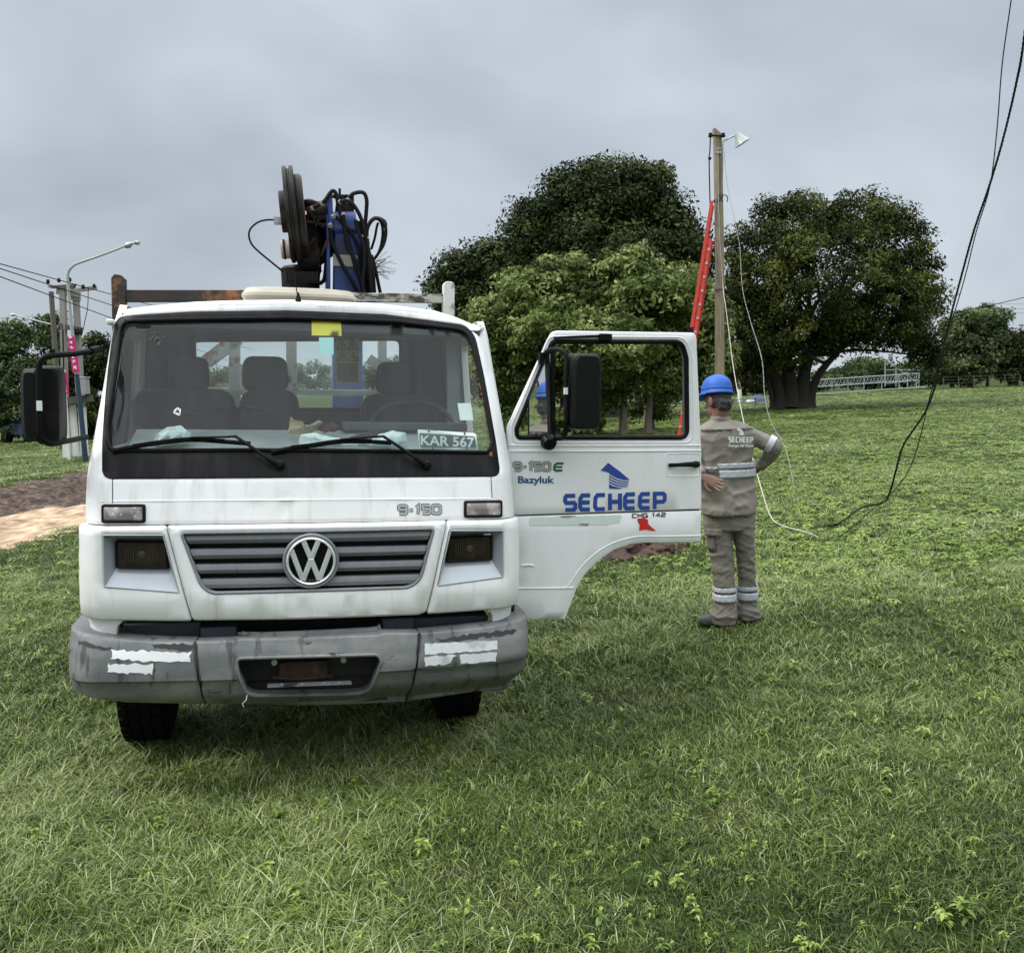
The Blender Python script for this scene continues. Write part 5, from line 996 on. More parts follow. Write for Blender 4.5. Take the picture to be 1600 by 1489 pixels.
mb = MB(); lp = [RM(u, v, .005) for u, v in rh]; mb.tube(lp+[lp[0]], .014, 6, cap=False); mb.build('window_seal', M['rubber'], rear)
mb = MB(); sheet(mb, RM, rh, (), .3, 0, 0, off=-.01); mb.build('rear_window', M['sideglass'], rear)
mb = MB(); q = [TL(525.5, 532, RY-.01), TL(560.5, 532, RY-.01), TL(560.5, 598, RY-.01), TL(525.5, 598, RY-.01)]; mb.prism([(p.x, p.z) for p in q], (0, RY-.02, 0), (1, 0, 0), (0, 0, 1), (0, .004, 0)); ws = mb.build('warning_sticker', M['ochre'], rear)
mb = MB()
for cx_, cy_ in ((534, 541), (552, 541), (534.5, 559), (552, 559)):
    c = TL(cx_, cy_, RY-.03); s = .034; T3_ = [(-s, -.6*s), (s, -.6*s), (0, s)]
    for i in range(3): a, b_ = T3_[i], T3_[(i+1) % 3]; mb.bar((c.x+a[0], RY-.023, c.z+a[1]), (c.x+b_[0], RY-.023, c.z+b_[1]), .006, .003)
    mb.bar((c.x, RY-.024, c.z-.004), (c.x, RY-.024, c.z+.012), .006, .003)
mb.build('warning_symbol', M['print'], rear)
mb = MB(); q = [TL(527, 568, RY), TL(559, 568, RY), TL(559, 596, RY), TL(527, 596, RY)]; mb.prism([(p.x, p.z) for p in q], (0, RY-.026, 0), (1, 0, 0), (0, 0, 1), (0, .002, 0)); mb.build('worn_print', M['glove'], rear)
mb = MB(); mb.box((0, .9, .80), (1.98, 1.4, .05)); mb.build('cab_floor', M['interior'], truck)
mb = MB(); mb.box((0, 1.1, 2.235), (1.88, 1.0, .03)); mb.box((0, .66, 2.20), (1.84, .25, .03)); hd = mb.build('headliner', M['headliner'], truck)
for sg in (-1, 1):     # inner pillar trims
    mb = MB(); mb.bar((sg*.935, 1.42, .85), (sg*.90, 1.42, 2.22), .10, .14, up=(0, 1, 0)); mb.build('pillar_trim', M['dash'] if sg > 0 else M['interior'], truck, bev=.01)
mb = MB(); sheet(mb, lambda u, v, off=0.0: Vector((-.965, u, v)), [(.45, .82), (1.4, .82), (1.4, 1.50), (.45, 1.50)], (), .3, .03, 0); mb.build('door_trim', M['interior'], truck)
# dashboard
dz = TL(470, 672, .62).z
mb = MB(); mb.prism([(.16, .9), (.16, dz-.105), (.30, dz-.09), (.60, dz), (.66, dz-.02), (.70, dz-.15), (.62, .9)], (-.885, 0, 0), (0, 1, 0), (0, 0, 1), (1.77, 0, 0)); dash = mb.build('dashboard', M['dash'], truck, bev=.01)
a, b_ = TL(534, 661, .60), TL(727, 663, .60); mb = MB(); mb.box(((a.x+b_.x)/2, .58, a.z-.015), (b_.x-a.x, .10, .045)); 
bn = mb.build('instrument_hood', M['dashdark'], dash, bev=.008)
mb = MB()
for x in (548, 631, 712): c = TL(x, 667, .525); mb.lathe([(.007, 0), (.007, .004), (.001, .005)], c+Vector((0, .003, 0)), (0, -1, 0), 8)
split_build(mb, 'screw', M['print'], dash)
# seats
def seatx(hx0, hx1, hy0, hy1, sx0, sx1, sy0, name):
    yb = 1.12; st_ = []
    mb = MB(); a, b_ = TL(hx0, hy1, yb), TL(hx1, hy0, yb); cx_ = (a.x+b_.x)/2; hw, hh = (b_.x-a.x)/2, (b_.z-a.z)/2
    pl = rounded([(-hw, -hh), (hw, -hh), (hw*.92, hh), (-hw*.92, hh)], min(hw, hh)*.6, 6); mb.prism(pl, (cx_, yb-.05, (a.z+b_.z)/2), (1, 0, 0), (0, 0, 1), (0, .12, 0)); mb2 = MB(); c_, d_ = TL(sx0, sy0, yb), TL(sx1, sy0, yb); zlow = 1.0
    w = (d_.x-c_.x)/2; cx2 = (c_.x+d_.x)/2; H_ = c_.z-zlow; pl = rounded([(-w, 0), (w, 0), (w*.93, H_), (-w*.93, H_)], [.03, .03, .11, .11], 6); mb2.prism(pl, (cx2, yb-.08, zlow), (1, 0, 0), (0, 0, 1), (0, .17, 0))
    s_ = mb2.build(name, M['seat'], truck, bev=.04, bseg=3); h_ = mb.build('headrest', M['seat'], s_, bev=.03, bseg=3); mb = MB(); mb.box((cx2, yb-.35, 1.02), (w*2, .55, .16)); mb.build('seat_cushion', M['seat'], s_, bev=.04); return s_
seatx(378, 451, 558, 611, 372, 470, 607, 'passenger_seat'); seatx(270, 327, 558, 610, 205, 372, 606, 'passenger_seat'); seatx(587, 657, 567, 616, 560, 684, 615, 'driver_seat')
mb = MB(); mb.box((-.80, 1.56, 1.83), (.22, .05, .74)); mb.build('rear_trim', M['seat'], truck)
# steering wheel
c = TL(646, 668, .86); ax_ = Vector((0, -.62, .78)); x_ = Vector((1, 0, 0)); y_ = ax_.cross(x_); wr = (TL(712, 660, .86).x-TL(582, 660, .86).x)/2; mb = MB(); pts = [c+x_*wr*math.cos(a)+y_*wr*math.sin(a) for a in np.linspace(0, 2*math.pi, 41)]; mb.tube(pts, .016, 8, cap=False)
for a in (-.35, math.pi+.35, -math.pi/2): mb.bar(c+x_*wr*math.cos(a)+y_*wr*math.sin(a), c-ax_*.04, .05, .02)
mb.lathe([(.07, -.06), (.08, -.03), (.03, -.02)], c, ax_, 16); mb.tube([c-ax_*.05, c-ax_*.4], .03, 10); mb.build('steering_wheel', M['interior'], truck)
# wipers
for pv, elbow, bl in (((437, 727), (370, 681), [(392, 693), (352, 690), (300, 687), (250, 692), (210, 698), (177, 704)]), ((666, 727), (597, 681), [(611, 692), (580, 690), (530, 690), (490, 696), (455, 700), (424, 706)])):
    def wp_(p, o): return CM(*solve(CM, *p), o)
    mb = MB(); mid = ((pv[0]*.72+elbow[0]*.28), (pv[1]*.72+elbow[1]*.28)); mb.tube([wp_(pv, .02), wp_(mid, .045)], [.016, .013], 8); mb.tube([wp_(mid, .045), wp_(elbow, .055), wp_(((elbow[0]+bl[1][0])/2-6, elbow[1]+1), .05), wp_((bl[2][0], bl[2][1]-4), .04)], [.009, .007, .005], 6)
    mb.lathe([(.024, -.02), (.024, .02), (.012, .035), (.004, .036)], wp_(pv, 0), (0, -1, .2), 14); wa = mb.build('wiper_arm', M['rubber'], truck)
    mb = MB(); mb.tube([wp_(p, .018) for p in bl], .008, 6, smoothn=3, ell=1.5); mb.tube([wp_((p[0], p[1]-3), .028) for p in bl[1:-1]], .005, 5, smoothn=3); mb.build('wiper_blade', M['rubber'], wa)
# ---- bumper
BP = ([.30, .345, .38, .42, .492, .500, .512, .56, .63, .69, .735, .76], [.13, .06, .0, -.045, -.078, -.078, -.108, -.108, -.098, -.075, -.045, .0])
def bm_map(u, v, off=0.0):
    y0 = float(np.interp(v, BP[0], BP[1])); w = 1.118-.10*max(0, .42-v)/.1*.3; r_ = .17; a = w-r_; s = 1 if u >= 0 else -1; q = abs(u); kk = .10
    if q <= a: x, y, nx, ny = q, kk*(q/w)**2.4, .16*q/w, -1
    elif q <= a+r_*1.5708: th = (q-a)/r_; x = a+r_*math.sin(th); y = kk*(a/w)**2.4+r_*(1-math.cos(th)); nx, ny = math.sin(th), -math.cos(th)
    else: x = w; y = kk*(a/w)**2.4+r_+(q-a-r_*1.5708); nx, ny = 1, 0
    l = math.hypot(nx, ny); nyz = ny/l; return Vector((s*(x+nx/l*off), y0+y+nyz*off, v))
UB = (1.118-.17)+.17*1.5708
def bs(*p): return solve(bm_map, *p)
zL = bs(140, 985)[1]; zR = bs(800, 968)[1]
bl_ = [bs(303, 1002), bs(322, 1099)]; br_ = [bs(656, 988), bs(634, 1096)]; topz = lambda p: p
left = [bs(303, 1003), bs(250, 1002), bs(200, 999), bs(150, 992), (-UB+.05, bs(128, 984)[1]), (-UB-.16, bs(128, 982)[1]), (-UB-.16, bs(121, 1075)[1]), (-UB, bs(124, 1078)[1]), bs(153, 1092), bs(200, 1098), bs(306, 1100), bs(321, 1100)]
right = [bs(657, 989), bs(720, 983), bs(765, 978), bs(800, 970), (UB-.04, bs(812, 966)[1]), (UB+.16, bs(815, 964)[1]), (UB+.16, bs(820, 1052)[1]), (UB-.02, bs(815, 1058)[1]), bs(800, 1066), bs(745, 1080), bs(660, 1093), bs(637, 1096)]
cen = [bs(306, 1003), bs(363, 1001), bs(376, 998), bs(450, 997), bs(590, 992), bs(600, 989), bs(654, 989), bs(634, 1096.5), bs(560, 1100), bs(450, 1103), bs(324, 1100)]
rec = rounded([bs(370, 1028), bs(590, 1022), bs(597, 1032), bs(578, 1077), bs(560, 1083), bs(400, 1086), bs(385, 1082), bs(370, 1046)], .03, 4)
mb = MB(); sheet(mb, bm_map, left, (), .020, .10, .010); bL = mb.build('bumper_end', M['bumper'], truck, sharp=28)
mb = MB(); sheet(mb, bm_map, right, (), .020, .10, .010); bR = mb.build('bumper_end', M['bumper'], truck, sharp=28)
mb = MB(); sheet(mb, bm_map, cen, [rec], .020, .08, .008); bC = mb.build('bumper_middle', M['bumper'], truck, sharp=28)
mb = MB(); r3 = [bm_map(u, v, .003) for u, v in rec]; mb.tube(r3+[r3[0]], .009, 6, cap=False); mb.build('recess_lip', M['bumper'], bC)
# shelf on top of the bumper, stepped up in the middle
def shelf(pxs, ytop, mat, name, par, back=.22):
    pass
mb = MB()
for (x0, y0, x1, y1, zt, yf_, yb_) in ((193, 976, 313, 974, None, .16, .30), (646, 966, 763, 958, None, .16, .30)):
    a, b_ = TL(x0, y0, yf_), TL(x1, y1, yf_); c = TL(x0, 1004 if x0 < 400 else 985, yf_); mb.box(((a.x+b_.x)/2, (yf_+yb_)/2, (a.z+c.z)/2), (b_.x-a.x, yb_-yf_, a.z-c.z))
for (x0, y0, x1, y1, yf_) in ((313, 981, 369, 978, .10), (598, 967, 647, 966, .10)): a, b_ = TL(x0, y0, yf_), TL(x1, y1, yf_); mb.box(((a.x+b_.x)/2, yf_+.09, a.z-.04), (b_.x-a.x, .18, .08))
split_build(mb, 'bumper_filler', M['dashdark'], truck, bev=.006)
top_ = [bm_map(u, v, -.006) for u, v in ([left[4]]+left[3:0:-1]+[left[0]]+cen[0:7]+right[0:5])]; mb = MB(); vs = []; n = len(top_)
for p in top_: vs += [p, Vector((p.x, p.y+.05, p.z-.004)), Vector((p.x, p.y+.12, p.z-.035))]
mb.add(vs, [(3*i, 3*i+1, 3*i+4, 3*i+3) for i in range(n-1)]+[(3*i+1, 3*i+2, 3*i+5, 3*i+4) for i in range(n-1)]); mb.build('bumper_step', M['bumper'], truck, sharp=60)
for pts in ([(376, 988), (384, 992), (450, 991), (583, 984), (590, 978)],):
    mb = MB(); mb.tube([TL(x, y, .02) for x, y in pts], .016, 8, smoothn=2); mb.build('bumper_lip', M['bumper'], truck)
mb = MB(); sb_ = lambda a: [bm_map(*bs(*p), .0015) for p in a]
for a_ in ([(305, 1004), (307, 1030), (313, 1060), (322, 1098)], [(656, 990), (653, 1015), (645, 1047), (636, 1094)]): mb.tube(sb_(a_), .004, 5)
split_build(mb, 'bumper_joint', M['seam_and_shade'], bC)
def patch(pxs, par, name='reflective_sticker', seed=0, mat=None, fm=None, jag=.006):
    fm = fm or bm_map; q = densify([Vector(solve(fm, *p)) for p in pxs], .018); r_ = random.Random(seed); q = [(p.x+r_.uniform(-jag, jag), p.y+r_.uniform(-jag, jag)) for p in q]; mb = MB(); sheet(mb, fm, q, (), .03, 0, 0, off=.0022); return mb.build(name, mat or M['reflect'], par)
patch([(175, 1015), (250, 1017), (298, 1019), (296, 1034), (230, 1033), (173, 1029)], bL, seed=1); patch([(168, 1037), (240, 1037), (239, 1053), (168, 1051)], bL, seed=2)
patch([(664, 1005), (777, 1000), (777, 1015), (664, 1022)], bR, seed=3, jag=.003); patch([(664, 1025), (712, 1023), (700, 1037), (664, 1041)], bR, seed=4); patch([(718, 1023), (776, 1018), (775, 1033), (720, 1037)], bR, seed=5, jag=.003)
patch([(122, 1000), (135, 1003), (150, 1009), (176, 1012), (174, 1015), (140, 1012), (124, 1006)], bL, 'paint_scrape', 6, M['print'], jag=.007)
patch([(238, 1005), (302, 1006), (302, 1016), (270, 1014), (240, 1012)], bL, 'paint_scrape', 7, M['print'], jag=.006)
patch([(681, 999), (720, 993), (775, 986), (806, 984), (800, 991), (760, 995), (700, 1002)], bR, 'paint_scrape', 8, M['print'], jag=.007)
# recess contents
mb = MB(); c = TL(480, 1052, .10); a, b_ = TL(360, 1050, .1), TL(606, 1050, .1); mb.box(((a.x+b_.x)/2, .14, c.z), (b_.x-a.x, .02, .34)); mb.build('recess_back', M['dark'], truck)
mb = MB(); a, b_ = TL(436, 1034, .06), TL(512, 1056, .06); mb.box(((a.x+b_.x)/2, .07, (a.z+b_.z)/2), (b_.x-a.x, .06, a.z-b_.z)); mb.tube([TL(425, 1058, .05), TL(474, 1060, .03), TL(520, 1055, .05)], .010, 6, smoothn=4); mb.build('towing_bracket', M['soil'], truck, bev=.006)
mb = MB(); a, b_ = TL(418, 1071, -.06), TL(549, 1066, -.06); mb.bar(a, b_, .045, .006); mb.build('plate_bracket', M['bumper'], truck)
mb = MB()
for x, y in ((428.6, 1035), (536.6, 1031)): mb.lathe([(.014, 0), (.014, .005), (.006, .006), (.006, .012), (.001, .012)], TL(x, y, -.01), (0, -1, 0), 12)
for x in (440, 472, 505, 530): mb.lathe([(.006, 0), (.006, .004), (.001, .005)], TL(x, 1069.5-(x-440)*.03, -.065), (0, -1, 0), 8)
split_build(mb, 'bolt', M['galv'], truck)
mb = MB(); mb.tube([TL(386, 1086, -.07), TL(384, 1094, -.09), TL(379, 1099, -.09), TL(381, 1104, -.09)], .0018, 4, smoothn=3); mb.build('loose_thread', M['paper'], truck)
# dark blocks added to give the engine bay and underside their shade; hoses
mb = MB(); mb.box((0, 3.0, .62), (.85, 5.4, .22)); mb.build('chassis', M['dark'], truck); mb = MB(); mb.box((0, .75, .80), (1.7, .9, .66)); mb.build('engine_bay_dark_block', M['dark'], truck); mb = MB(); mb.box((0, .9, .50), (1.2, 1.6, .12)); mb.build('undershell_dark_slab', M['dark'], truck)
mb = MB(); mb.box((0, .24, .86), (1.62, .02, .5)); mb.build('dark_radiator_sheet', M['black'], truck)  # black sheet behind the grille, the bay's shade put into its colour
mb = MB(); rr_ = random.Random(9)
for k_ in range(9): x = rr_.uniform(-.42, .22); mb.tube([(x, .20, .74), (x+.05, .16, .80), (x+.12, .17, .86), (x+.10, .2, .95)], rr_.uniform(.008, .016), 6, smoothn=3)
split_build(mb, 'engine_hose', M['plate'], truck)
# wheels
def wheel(x, y, z, r_, w, dual=False):
    mb = MB(); mb.lathe([(r_*.55, -w/2), (r_*.82, -w/2-.005), (r_*.95, -w/2+.01), (r_, -w/2+.035), (r_, w/2-.035), (r_*.95, w/2-.01), (r_*.82, w/2+.005), (r_*.55, w/2)], (x, y, z), (1, 0, 0), 40); ty = mb
    for k_ in range(36):
        a = k_*2*math.pi/36
        for sx in (-.34, -.12, .12, .34): mb.box((x+sx*w, y+math.cos(a+sx)*r_, z+math.sin(a+sx)*r_), (w*.17, .055, .022), Matrix.Rotation(a+sx-math.pi/2, 3, 'X'))
    ty = mb.build('wheel', M['tyre'], truck, sharp=40); sg = 1 if x > 0 else -1
    mb = MB(); mb.lathe([(r_*.57, 0), (r_*.50, -.02), (r_*.45, -.07), (r_*.25, -.05), (r_*.2, .02), (.001, .03)], (x+sg*w/2, y, z), (sg, 0, 0), 24, cap=False); mb.build('rim', M['galv'], ty)
wz = .445; YA = 1.05
a, b_ = TL(220, 1110, YA-.35).x, TL(722, 1090, YA-.35).x
GZ = -.145
wheel(a, YA, GZ+.42, .42, .25); wheel(b_, YA, GZ+.42, .42, .25)
for sg in (-1, 1): wheel(sg*.72, 4.3, GZ+.42, .42, .24); wheel(sg*.98, 4.3, GZ+.42, .42, .24)
for y in (YA, 4.3): mb = MB(); mb.tube([(-.9, y, .26), (.9, y, .26)], .07, 10); mb.box((0, y, .27), (.3, .3, .28)); mb.build('axle', M['dark'], truck)
# flat bed and headboard
mb = MB(); mb.box((0, 4.2, .98), (2.2, 4.3, .14)); mb.build('load_bed', M['rust'], truck)
for sg in (-1, 1): mb = MB(); mb.box((sg*1.1, 4.2, 1.22), (.04, 4.3, .36)); mb.build('side_board', M['rustwhite'], truck)
YH = 1.82
def hp2(px, py): return TL(px, py, YH)
mb = MB(); a, b_ = hp2(176, 460), hp2(197, 460); zt = hp2(186, 431).z; mb.prism([(a.x, 1.0), (b_.x-.0, 1.0), (b_.x, zt-.02), (b_.x-.015, zt-.01), (b_.x-.02, zt), (a.x+.02, zt+.005), (a.x, zt-.02)], (0, YH-.04, 0), (1, 0, 0), (0, 0, 1), (0, .08, 0)); mb.build('headboard_post', M['rust'], truck, bev=.004)
mb = MB(); a, b_ = hp2(692, 460), hp2(709, 460); zt = hp2(700, 441).z; mb.prism(rounded([(a.x, 1.0), (b_.x, 1.0), (b_.x, zt), (a.x, zt)], [0, 0, .03, .03]), (0, YH-.04, 0), (1, 0, 0), (0, 0, 1), (0, .08, 0)); mb.build('headboard_post', M['rustwhite'], truck, bev=.004)
mb = MB(); mb.bar(hp2(197, 463), hp2(440, 463), .05, .075); mb.build('headboard_rail', M['rust'], truck, bev=.004)
mb = MB(); mb.bar(hp2(440, 463.2), hp2(692, 467), .05, .06); mb.build('headboard_rail', M['rustbar'], truck, bev=.004)
mb = MB()
for x in (366, 455): mb.bar((hp2(x, 500).x, YH, 1.0), (hp2(x, 500).x, YH, hp2(x, 465).z-.04), .07, .05)
mb.bar(hp2(322, 566), hp2(372, 528), .05, .09); mb.bar(hp2(575, 560), hp2(640, 605), .05, .07); mb.bar(hp2(597, 520), hp2(597, 660), .06, .05); mb.bar(hp2(300, 610), hp2(700, 616), .04, .04); split_build(mb, 'headboard_brace', M['rustwhite'], truck, bev=.003)
# ------------------------------------------------------------------ open driver door (faces the camera)
YD = .34
DM = lambda u, v, off=0.0: Vector((u, YD-off, v))
def dp(*p): q = TL(p[0], p[1], YD); return (q.x, q.z)
def dpl(ps): return [dp(*p) for p in ps]
outU = dpl([(864, 516.5), (1088, 520), (1093, 640), (1096, 706), (1096, 795.5), (797, 805), (795, 720), (793, 668)])
outL = dpl([(797, 807.5), (1096, 798), (1095, 846.5), (1038, 848), (1005, 848), (986, 850), (960, 859), (935, 876), (915, 896), (903, 915), (897, 930), (883, 967.5), (799, 967)])
outU_r = rounded(outU, [.03, .03, 0, 0, 0, 0, 0, .02], 4)
win = rounded(dpl([(863, 534), (1066, 534), (1073, 560), (1074, 684), (808, 684), (807, 670)]), [.02, .06, .0, .05, .04, .01], 5)
mb = MB(); sheet(mb, DM, outU_r, [win], .10, .035, .005); door = mb.build('door', M['whitedoor'], truck, sharp=40)
mb = MB(); sheet(mb, DM, outL, (), .10, .035, .005); dlow = mb.build('door_lower_panel', M['whitedoor'], door, sharp=40)
mb = MB(); sheet(mb, DM, dpl([(799, 800), (1094, 790), (1094, 806), (799, 812)]), (), .15, .01, 0, off=-.012); mb.build('groove_shade_strip', M['seam_and_shade'], door)  # dark strip behind the gap stands in for the ridge's shadow
mb = MB(); w2 = rounded(dpl([(862, 533), (1067, 533), (1075, 560), (1075, 685), (807, 685), (806, 670)]), [.02, .06, 0, .05, .04, .01], 5)
inn = rounded(dpl([(868, 518), (1085, 523), (1093, 700), (1092, 843), (1005, 846), (960, 856), (915, 893), (880, 962), (802, 962), (800, 672)]), .02, 3)
sheet(mb, DM, inn, [w2], .2, .045, .01, off=-.034); mb.build('door_inner_trim', M['interior'], door)
mb = MB(); wl_ = [DM(u, v, -.004) for u, v in win]; mb.tube(wl_+[wl_[0]], .014, 8, cap=False); wsn = mb.build('window_seal', M['rubber'], door)
mb = MB(); mb.bar(DM(*dp(864.5, 536), -.008), DM(*dp(865, 682), -.008), .022, .02); mb.build('window_divider', M['rubber'], door)
def DO(px, py, off): return TL(px, py, YD-off)
# quarter light pane swung open about its upright
P0w = TROT @ TL(860, 612, YD+.01)+TLOC; Hh = at(1121, 606, 6.42); nq = (CO-P0w).normalized()+(Hh-P0w).normalized(); nq.z *= .3; nq.normalize()
def hitq(px, py): r_ = ray(px, py); return TINV @ (CO+r_*((P0w-CO).dot(nq)/r_.dot(nq))-TLOC)
qs_ = [hitq(*p) for p in ((860.5, 545), (860.5, 679), (826, 679), (826, 624))]; mb = MB(); mb.add(qs_, [(0, 1, 2, 3)]); qw = mb.build('quarter_window', glassmat('quarter_glass', (.80, .90, .95), .06, streak=False, refl=1.7), door)
mb = MB(); mb.tube(qs_+[qs_[0]], .004, 6, cap=False); mb.build('pane_rim', M['rubber'], qw)
mb = MB(); mb.tube([DO(838, 681, .0), DO(838, 673, .02), DO(842, 668, .03), DO(852, 668, .03), DO(856, 672, .02)], .007, 6, smoothn=3); mb.box(DO(838, 612, .01), (.03, .03, .03)); mb.build('window_latch', M['rubber'], door)
def dtube(ps, r_, off, mat, name, sm=0, par=None): mb = MB(); mb.tube([DO(x, y, off) for x, y in ps], r_, 8, smoothn=sm); return mb.build(name, mat, par or door)
dtube([(796, 696), (900, 696.5), (1000, 696.5), (1094, 696)], .006, -.001, M['whitedoor'], 'pressed_ridge'); dtube([(797, 705), (950, 705), (1095, 704)], .0065, -.001, M['whitedoor'], 'pressed_ridge')
dtube([(801, 919), (850, 919), (897, 918)], .006, -.001, M['whitedoor'], 'pressed_ridge')
dtube([(1094, 837), (1037, 838), (1003, 838), (982, 841), (956, 849), (930, 865), (908, 886), (893, 908), (885, 918)], .005, -.001, M['whitedoor'], 'arch_lip', 3)
wl2 = rounded(dpl([(858, 526), (1072, 527), (1082, 560), (1083, 692), (800, 692), (799, 666)]), [.03, .08, 0, .06, .05, .02], 5); mb = MB(); mb.tube([DM(u, v, -.002) for u, v in wl2]+[DM(*wl2[0], -.002)], .006, 6, cap=False); mb.build('window_swage', M['whitedoor'], door)
# door wiper-like stay and clip above the window
mb = MB(); mb.bar(DO(866, 528, .012), DO(940, 525, .012), .018, .012); mb.box(DO(946, 527, .016), (.065, .03, .035)); mb.build('window_trim', M['rubber'], door)
# handle
hr_ = rounded(dpl([(1041, 709), (1094, 708), (1094, 744), (1042, 744)]), .02, 4); mb = MB(); mb.tube([DM(u, v, -.002) for u, v in hr_]+[DM(*hr_[0], -.002)], .005, 6, cap=False); hrec = mb.build('handle_recess', M['whitedoor'], door)
mb = MB(); mb.tube([DO(1045, 727, .006), DO(1060, 726.5, .03), DO(1080, 725.5, .032), DO(1091, 725.5, .012)], [.010, .010, .013, .016], 8, smoothn=3, ell=1.1); mb.lathe([(.020, 0), (.019, .014), (.01, .02), (.001, .02)], DO(1087, 725.5, .0), (0, -1, 0), 14); mb.build('handle', M['rubber'], door)
# lettering on the door
text_on(DM, 'Bazyluk', (809, 744, 866, 744, 14.5), M['inkteal'], door, 'lettering', .002, bold=.03)
outlined(DM, '9-150', (801, 721, 861, 721, 16), door, 'model_number')
mb = MB()      # green slanted e
ribbon(mb, DM, dpl([(880.5, 724.2), (870, 724.2), (866.5, 727), (865.5, 733), (868, 735.2), (878.5, 735.2)]), .0125, .0022); ribbon(mb, DM, dpl([(866, 729.7), (878.5, 729.7)]), .010, .0026); mb.build('lettering', M['green'], door)
glyphs(DM, 'CMG 142', (988, 803.0, 1039.5, 801.0, 5.6), .01, 0, door, [(M['print'], .0062, .002, 'lettering')], 'lettering')
# wide rounded capitals drawn as strokes
def letter(ch, x0, x1, yt, yb, w, lay):
    X = lambda a: x0+(x1-x0)*a
    Y = lambda a, x: yt(x)+(yb(x)-yt(x))*a
    def S(*pts): return [(X(a), Y(b_, X(a))) for a, b_ in pts]
    G = {'S': [S((1, 0), (.12, 0), (0, .12), (0, .38), (.12, .5), (.88, .5), (1, .62), (1, .88), (.88, 1), (0, 1))],
         'E': [S((1, 0), (.22, 0), (.03, .2), (0, .8), (.15, 1), (.97, 1)), S((.02, .5), (.95, .5))],
         'C': [S((1, 0), (.25, 0), (.04, .2), (0, .8), (.15, 1), (.97, 1))],
         'H': [S((0, -.09), (0, 1.09)), S((1, -.09), (1, 1.09)), S((0, .5), (1, .5))],
         'P': [S((0, 1.09), (0, .5), (0, 0), (.85, 0), (1, .12), (1, .45), (.85, .58), (.1, .58))]}[ch]
    for k_, st_ in enumerate(G): mb = lay; ribbon(mb, DMX, [solve(DMX, *p) for p in st_], w, .0020+.0004*k_)
def wordmark(fm, x0, x1, ytl, ytr, h, w, gap, par, mat, name='company_lettering'):
    global DMX; DMX = fm; s = 'SECHEEP'; n = len(s); cw = (x1-x0-gap*(n-1))/n; mb = MB(); yt = lambda x: ytl+(ytr-ytl)*(x-x0)/(x1-x0); yb = lambda x: yt(x)+h
    for i, ch in enumerate(s): a = x0+i*(cw+gap); letter(ch, a, a+cw, yt, yb, w, mb)
    return mb.build(name, mat, par)
wordmark(DM, 883, 1038.5, 774.8, 771, 22, .0235, 7.6, door, M['ink'])
mb = MB(); V2 = lambda ps: [DM(u, v, .002) for u, v in dpl(ps)]
mb.add(V2([(938, 735.5), (950, 723), (969, 737), (983, 749), (980, 761), (966, 764), (951.5, 763.5), (952, 739), (945, 736.5)]), [tuple(range(9))]); mb.build('bird_emblem', M['ink'], door)
mb = MB()
for k_ in range(4):
    ribbon(mb, DM, dpl([(951.5, 741.5+k_*4.6), (958, 745.5+k_*4.4), (966, 749+k_*3.9), (975, 751.2+k_*3.5), (983.5, 751.0+k_*3.4)]), .0042, .0026)
mb.build('emblem_stripes', M['whitedoor'], door)
mb = MB(); mb.add([DM(u, v, .002) for u, v in dpl([(995.5, 810), (1006, 809), (1013, 812.5), (1012, 817), (1015, 821), (1020, 825), (1025, 829.5), (1017, 829), (1010, 827.5), (1003, 828), (998.5, 829.5), (999, 820), (996, 814)])], [tuple(range(13))]); mb.build('red_emblem', M['red'], door)
patch([(828, 808), (880, 807), (971, 804.5), (969, 815), (946, 820), (890, 820.5), (828, 821)], door, 'peeled_sticker', 11, M['platewhite'], DM, .003)
patch([(872, 806), (900, 805.5), (898, 808.5), (880, 809.5)], door, 'sticker_residue', 12, M['plate'], DM, .002); patch([(905, 818), (920, 817.5), (919, 821), (906, 821)], door, 'sticker_residue', 13, M['plate'], DM, .002)
mb = MB(); mb.tube([DO(815, 884, .001), DO(826, 882.5, .003), DO(834, 884, .001)], .006, 6, smoothn=2); mb.build('dent', M['whitedoor'], door)
# hinges, step behind door
mb = MB()
for py in (730, 850): q = DO(797, py, -.03); mb.box(q, (.10, .05, .07))
split_build(mb, 'door_hinge', M['white'], door)
mb = MB(); p = TL(798, 962, .22); mb.box((p.x-.005, .25, p.z), (.035, .12, .10)); mb.box((p.x+.02, .27, p.z+.0), (.015, .05, .11)); mb.build('side_marker', M['rubber'], truck, bev=.004)
# ---- wing mirror on the door
def mirror_housing(x0, x1, y0, y1, yl, name, par, side):
    a, b_ = TL(x0, y1, yl), TL(x1, y0, yl); w, h = (b_.x-a.x), (b_.z-a.z); c = (a+b_)/2
    mb = MB(); rr_ = []
    for k_, (o_, s) in enumerate(((-.085, .72), (-.075, .86), (-.045, .96), (0, 1.0), (.03, 1.0))): rr_.append(((c.x, yl+o_, c.z), (w/2*s, 0, 0), (0, 0, h/2*(s*.3+.7))))
    mb.rings(rr_, 40, power=6); o = mb.build(name, M['blackplastic'], par, sharp=25)
    mb = MB(); mb.rings([((c.x, yl+.0305, c.z), (w/2*.93, 0, 0), (0, 0, h/2*.95)), ((c.x, yl+.033, c.z), (w/2*.92, 0, 0), (0, 0, h/2*.945))], 40, power=6); mb.build('mirror_glass', M['mirrorglass'], o); return o
mh = mirror_housing(884, 937, 553, 672, YD-.22, 'wing_mirror', truck, 1)
